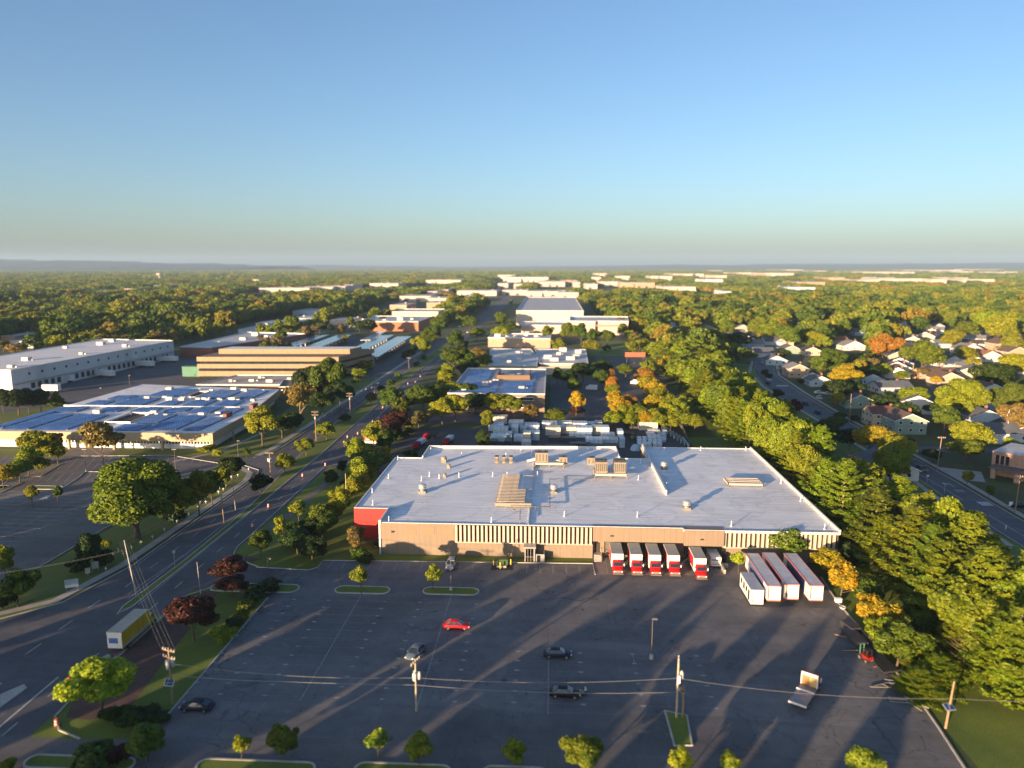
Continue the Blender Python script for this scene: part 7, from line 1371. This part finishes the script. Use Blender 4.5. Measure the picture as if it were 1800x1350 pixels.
crg = random.Random(8)
def cast(c, tipY, yb, Rr, k='broad'):
    """tall tree outside the frame; c = where its shadow line crosses y=0"""
    L = (tipY - yb) / .811; x = c + .721 * yb; TREES.append((x, yb, Rr))
    tree(x, yb, Rr, L * math.tan(SUN_EL), k, crg.choice(['G', 'M', 'Y']), 'near the viewpoint, below the bottom edge', 'trees near the viewpoint')
for c, t_, yb, r in ((-158, 150, 8, 5), (-150, 158, 14, 4.6), (-144.5, 150, 8, 3.6), (-134, 150, 12, 4), (-121, 146, 10, 4.2), (-114, 148, 4, 5), (-106, 147, 12, 4.4), (-93.5, 140, 8, 2.6), (-89, 134, 14, 4),
                     (-77, 128, 12, 2.6), (-72.5, 130, 8, 3.4), (-66.5, 140, 14, 3.4), (-61.5, 122, 4, 3), (-48.5, 128, 14, 2.6), (-47.6, 131, 30, 2.0), (-39.2, 122, 14, 1.9), (-32.5, 120, 10, 2.6), (-21, 99, 8, 3.6), (-83.5, 96, 6, 3), (-56.5, 92, 16, 2.6)): cast(c, t_, yb, r)
for i in range(17): c = -166 - i * 9.6; cast(c, 168 + (i % 4) * 9 + (i > 7) * 12, 62 + (i % 3) * 8, 4.2 + (i % 3) * .5)
WS = 1.0
# ---------------- more trees between the houses (kept off houses and streets), then the far woods as one mass
frng = random.Random(21)
STREETS = [[(111, 60), (111.6, 182), (112.6, 197), (114, 220), (115.4, 290), (116.6, 327), (118.4, 365), (124, 412), (136, 472), (170, 560), (230, 680), (300, 800)],
           [(112, 249), (160, 249), (230, 246), (330, 260)], [(170, 300), (215, 420), (290, 560), (380, 700), (450, 800)], [(250, 330), (300, 440), (400, 600), (520, 760)]]
def segd(px, py, a, b):
    ax, ay = a; bx, by = b; dx, dy = bx - ax, by - ay; t = max(0, min(1, ((px - ax) * dx + (py - ay) * dy) / (dx * dx + dy * dy + 1e-9)))
    return math.hypot(px - ax - t * dx, py - ay - t * dy)
def near_street(x, y, r=8): return any(segd(x, y, s[i], s[i + 1]) < r for s in STREETS for i in range(len(s) - 1))
def blocked(x, y, r):
    for hx, hy, hr in HOUSES:
        if abs(x - hx) < hr + r * .75 and -(hr + r + 10 + 0.02 * hy) < (y - hy) < hr + r * .6: return True
    return False
def hides_house(x, y, r, h):
    u, v = PX(x, y, h * .55); q = FPX / max(20, y); ru, rv = r * q * 1.0, h * .5 * q
    for a, b_, c, d in HPX:
        if u + ru > a and u - ru < c and v + rv > b_ and v - rv < d: return True
    return False
cnt = 0; tries = 0
while cnt < 60 and tries < 30000:
    tries += 1
    yy = 270 + 300 * frng.random() ** .9; xx = 125 + frng.random() * (0.80 * yy + 20 - 125 + 60)
    u, v = PX(xx, yy, 6)
    if not (1190 < u < 1840 and v > 520): continue
    r = frng.uniform(3.2, 5.4)
    if near_street(xx, yy, 7 + r * .5) or blocked(xx, yy, r) or hides_house(xx, yy, r, r * 2.2): continue
    if any((xx - a) ** 2 + (yy - b_) ** 2 < ((r + c) * .78) ** 2 for a, b_, c in TREES): continue
    col = frng.choices(['M', 'Y', 'G', 'D', 'GO', 'O', 'B', 'P'], [28, 28, 14, 8, 3, 1, 3, 15])[0]
    sec = 'near the street' if xx < 170 else ('mid block' if xx < 0.45 * yy + 60 else 'outer block')
    near = 'by the near houses' if yy < 400 else ('by the farther houses' if yy < 560 else 'by the farthest houses')
    tree(xx, yy, r, r * frng.uniform(1.7, 2.3), 'mid' if yy > 380 else 'broad', col, sec + ' ' + near, 'trees among the houses'); cnt += 1
# spots of trees around the far left buildings
for (x0, y0, x1, y1, n_, wh) in [(a_, b1, c1, d1, (e1 * 3 + 4) // 5, f1) for a_, b1, c1, d1, e1, f1 in ((0, 612, 130, 596, 13, 'beyond the white distribution hall'), (150, 604, 330, 590, 12, 'beyond the white distribution hall'), (440, 604, 560, 583, 14, 'between the brick hall and the solar canopies'), (445, 620, 520, 600, 6, 'between the brick hall and the solar canopies'),
                             (560, 580, 700, 560, 12, 'around the far orange brick building'), (590, 640, 610, 590, 3, 'beside the solar canopies'), (1080, 560, 1140, 620, 16, 'beside the big cream store'), (620, 668, 650, 640, 4, 'behind the office corner'))]:
    for i in range(n_):
        t = (i + frng.random() * .6) / n_; cx = x0 + (x1 - x0) * t; cy = y0 + (y1 - y0) * t + frng.uniform(-6, 6)
        T(cx, cy, frng.uniform(16, 28), 'mid', frng.choice(['G', 'M', 'Y', 'B', 'M', 'D']), wh, 'trees ' + wh, frng.uniform(1.5, 2.0))
# far woods: one mass per belt, scattered crowns
def woods_cols(w): return w
WLEAF = mat_leaf('woodland_leaf', False, [(0.0, (0.045, 0.085, 0.012)), (0.25, (0.085, 0.135, 0.014)), (0.5, (0.13, 0.18, 0.014)), (0.75, (0.18, 0.205, 0.016)), (0.93, (0.21, 0.19, 0.02)), (1.0, (0.22, 0.16, 0.022))], spread=.45)
def lib(name, me):
    o = bpy.data.objects.new(name, me); return o
def woods(name, pts, scl, protos, label):
    me = bpy.data.meshes.new(name); me.vertices.add(len(pts)); me.vertices.foreach_set('co', np.asarray(pts, np.float32).reshape(-1)); me.update()
    at = me.attributes.new('sc', 'FLOAT', 'POINT'); at.data.foreach_set('value', np.asarray(scl, np.float32))
    o = bpy.data.objects.new(name, me); COL.objects.link(o)
    coll = bpy.data.collections.new(name + '_kinds')
    for p in protos: coll.objects.link(p)
    ng = bpy.data.node_groups.new(name, 'GeometryNodeTree'); ng.interface.new_socket('Geometry', in_out='INPUT', socket_type='NodeSocketGeometry'); ng.interface.new_socket('Geometry', in_out='OUTPUT', socket_type='NodeSocketGeometry')
    n = ng.nodes; l = ng.links; gi = n.new('NodeGroupInput'); go = n.new('NodeGroupOutput')
    ci = n.new('GeometryNodeCollectionInfo'); ci.inputs['Collection'].default_value = coll; ci.inputs['Separate Children'].default_value = True; ci.inputs['Reset Children'].default_value = True
    ip = n.new('GeometryNodeInstanceOnPoints'); ip.inputs['Pick Instance'].default_value = True
    ri = n.new('FunctionNodeRandomValue'); ri.data_type = 'INT'; ri.inputs['Min'].default_value = 0; ri.inputs['Max'].default_value = len(protos) - 1
    rr = n.new('FunctionNodeRandomValue'); rr.data_type = 'FLOAT_VECTOR'; rr.inputs['Min'].default_value = (0, 0, 0); rr.inputs['Max'].default_value = (0, 0, 6.28); rr.inputs['Seed'].default_value = 5
    na = n.new('GeometryNodeInputNamedAttribute'); na.data_type = 'FLOAT'; na.inputs['Name'].default_value = 'sc'
    l.new(gi.outputs[0], ip.inputs['Points']); l.new(ci.outputs[0], ip.inputs['Instance']); l.new(ri.outputs['Value'] if 'Value' in [s.name for s in ri.outputs if s.enabled] else ri.outputs[2], ip.inputs['Instance Index'])
    for s in ri.outputs:
        if s.enabled: l.new(s, ip.inputs['Instance Index'])
    for s in rr.outputs:
        if s.enabled: l.new(s, ip.inputs['Rotation'])
    for s in na.outputs:
        if s.enabled and s.name == 'Attribute': l.new(s, ip.inputs['Scale'])
    l.new(ip.outputs[0], go.inputs[0]); md = o.modifiers.new('scatter', 'NODES'); md.node_group = ng
    o['label'] = label; o['kind'] = 'stuff'; return o
def clear_of_far(x, y, r):
    for bx0, by0, bx1, by1 in FARRECT:
        m = 0.27 * by0 if by0 > 640 else (28 if by0 > 480 else 8)
        if bx0 - r < x < bx1 + r and by0 - m < y < by1 + r: return False
    return True
wr = np.random.default_rng(5)
def scatter(y0, y1, step, jit, test):
    P = []
    yy = y0
    while yy < y1:
        half = 0.80 * yy + 60; xs = np.arange(-half, half, step)
        for x in xs:
            px, py = x + wr.uniform(-jit, jit), yy + wr.uniform(-jit, jit)
            if test(px, py): P.append((px, py, 0.0))
        yy += step
    return P
def testA(x, y):
    if -100 < x < -66: return False
    if x < -100:
        if y < 505 or (x > -330 and y < 490) or (x > -240 and y < 640) or (x > -190 and y < 780): return False
    elif x < 75:
        if y < 640 or (-70 < x < 62 and y < 1130): return False
    elif x < 112 + max(0, y - 480) * .7:
        if y < 485 or (y < 650 and x < 78): return False
    elif y < 530 + wr.uniform(-30, 30): return False
    if x > 100 and near_street(x, y, 9): return False
    if x > 100 and blocked(x, y, 5): return False
    if x > 100 and y < 800 and hides_house(x, y, 5, 12): return False
    for a, b_, c in TREES:
        if abs(a - x) < c * .8 and abs(b_ - y) < c * .8: return False
    return clear_of_far(x, y, 6)
clumpf = [lib(f'horizon_clump_kind_{s}', broad_crown(f'horizon_clump_{s}', 171 + s, 24, 9, 1.5, 700, 3.2, 30, .3, WLEAF)) for s in range(3)]
small = [lib(f'wood_tree_kind_{s}', broad_crown(f'wood_crown_{s}', 131 + s, 5.2, 13.0, 2.0, 480, 1.05, 11, .9, WLEAF)) for s in range(6)] + [lib(f'wood_grove_kind_{s}', broad_crown(f'wood_grove_{s}', 231 + s, 9.5, 14.5, 2.0, 900, 1.15, 24, .8, WLEAF)) for s in range(2)]
clump = []
for s in range(5):
    clump.append(lib(f'wood_clump_kind_{s}', broad_crown(f'wood_clump_{s}', 151 + s, 24, 13, 3.0, 1100, 2.2, 42, .35, WLEAF)))
PA = scatter(485, 1250, 9.5, 4.2, testA); SA = [max(.5, (0.98 + .30 * math.sin(p[0] * .021 + 2 * math.sin(p[1] * .009)) * math.sin(p[1] * .017 + p[0] * .004)) * wr.uniform(.7, 1.28)) for p in PA]; woods('near_woods', PA, SA, small, 'unbroken mass of mixed green trees filling the plain beyond the buildings')
def testB(x, y): return (not -97 < x < -68 or y > 2100) and clear_of_far(x, y, 10) and wr.random() < .96
PB = scatter(1250, 3200, 29, 12, testB); woods('distant_woods', PB, wr.uniform(.7, 1.15, len(PB)), clump, 'distant woodland between the rows of white sheds')
PC = scatter(3200, 9500, 75, 32, lambda x, y: clear_of_far(x, y, 10)); woods('horizon_woods', PC, wr.uniform(1.2, 1.7, len(PC)), clumpf, 'hazy woodland reaching the horizon')
# hills on the left horizon
def hills(name, prof, D, depth, wav, mat):
    b = MB(); xs = np.linspace(prof[0][0], prof[-1][0], 90); rows = 9; vs = []
    px = [p[0] for p in prof]; py = [p[1] for p in prof]; rn = random.Random(wav)
    for j in range(rows):
        t = j / (rows - 1); Y = D - depth * (1 - t) if t < .75 else D + (t - .75) * depth
        for i, x in enumerate(xs):
            e = (468.5 if wav == 1 else 467.2) - np.interp(x, px, py); z = max(0, CAM_H + e / FPX * D * 1.0) if e > -12 else 0
            prf = math.sin(min(1, t / .75) * math.pi / 2) ** 1.3 * (1 if t <= .75 else 1 - (t - .75) * 3.2)
            zz = z * prf * (1 + .05 * math.sin(i * .9 + j * 1.7)) + (rn.uniform(-3, 3) if 0 < j < rows - 1 else 0)
            X = (x - 900) / FPX * D; X = X * math.cos(YAW) - D * math.sin(YAW); vs.append((X, Y - (x - 900) / FPX * 300, zz if j else -2))
    n = len(xs); b.add(vs, [(j * n + i, j * n + i + 1, (j + 1) * n + i + 1, (j + 1) * n + i) for j in range(rows - 1) for i in range(n - 1)], 0, True)
    struct(name, b, mat)
HM = mat_grass('hill_forest', (0.012, 0.030, 0.014), (0.020, 0.040, 0.018), dryness=.1)
hills('hills', [(-120, 455), (0, 457), (60, 459), (110, 460.5), (180, 459), (230, 461), (300, 465), (340, 463), (400, 465), (450, 467), (520, 469)], 11000, 3600, 1, HM)
hills('far_hills', [(380, 468), (480, 466), (560, 464.8), (620, 466), (700, 467), (820, 468.6), (960, 467.5), (1080, 466.5), (1160, 464.5), (1260, 465.5), (1340, 463.8), (1460, 463.5), (1600, 463), (1720, 461.5), (1800, 461), (1950, 461)], 15000, 2500, 2, HM)
# air between here and the hills
hz = MB(); hz.box(-17500, -900, -3, 17500, 17500, 290); ho = hz.build('haze', [])
hm = bpy.data.materials.new('haze_air'); hm.use_nodes = True; hn = hm.node_tree.nodes; hn.clear()
out = hn.new('ShaderNodeOutputMaterial'); vo = hn.new('ShaderNodeVolumePrincipled'); vo.inputs['Color'].default_value = (0.46, 0.68, 0.97, 1)
vo.inputs['Density'].default_value = 0.00005; vo.inputs['Anisotropy'].default_value = 0.0
hm.node_tree.links.new(vo.outputs[0], out.inputs['Volume']); ho.data.materials.append(hm); tag(ho, kind='stuff'); ho['label'] = 'thin blue haze over the plain'
try: hm.volume_intersection_method = 'FAST'
except Exception: pass
hm.cycles.homogeneous_volume = True
# ================================================================ LABEL ENDINGS: what sets look-alikes apart is their order of distance
def ordinal(i, n):
    if i == 0: return 'nearest one'
    if i == n - 1: return 'farthest one'
    w = ['', 'second', 'third', 'fourth', 'fifth', 'sixth', 'seventh', 'eighth', 'ninth', 'tenth']
    j = i + 1
    return (w[i] if j <= 10 else f"{j}{'th' if 10 < j % 100 < 14 else {1: 'st', 2: 'nd', 3: 'rd'}.get(j % 10, 'th')}") + ' nearest'
by = {}
for o, _ in ANCH: by.setdefault(o['label'], []).append(o)
for lab, os_ in by.items():
    if len(os_) < 2: continue
    os_.sort(key=lambda o: o.location.x ** 2 + o.location.y ** 2)
    for i, o in enumerate(os_):
        o['label'] = f"{lab}, {ordinal(i, len(os_))}"
_long = sorted({o['label'] for o, _ in ANCH if len(o['label'].split()) > 16})
if _long: print('LONG', _long[:12])
bpy.context.view_layer.update()
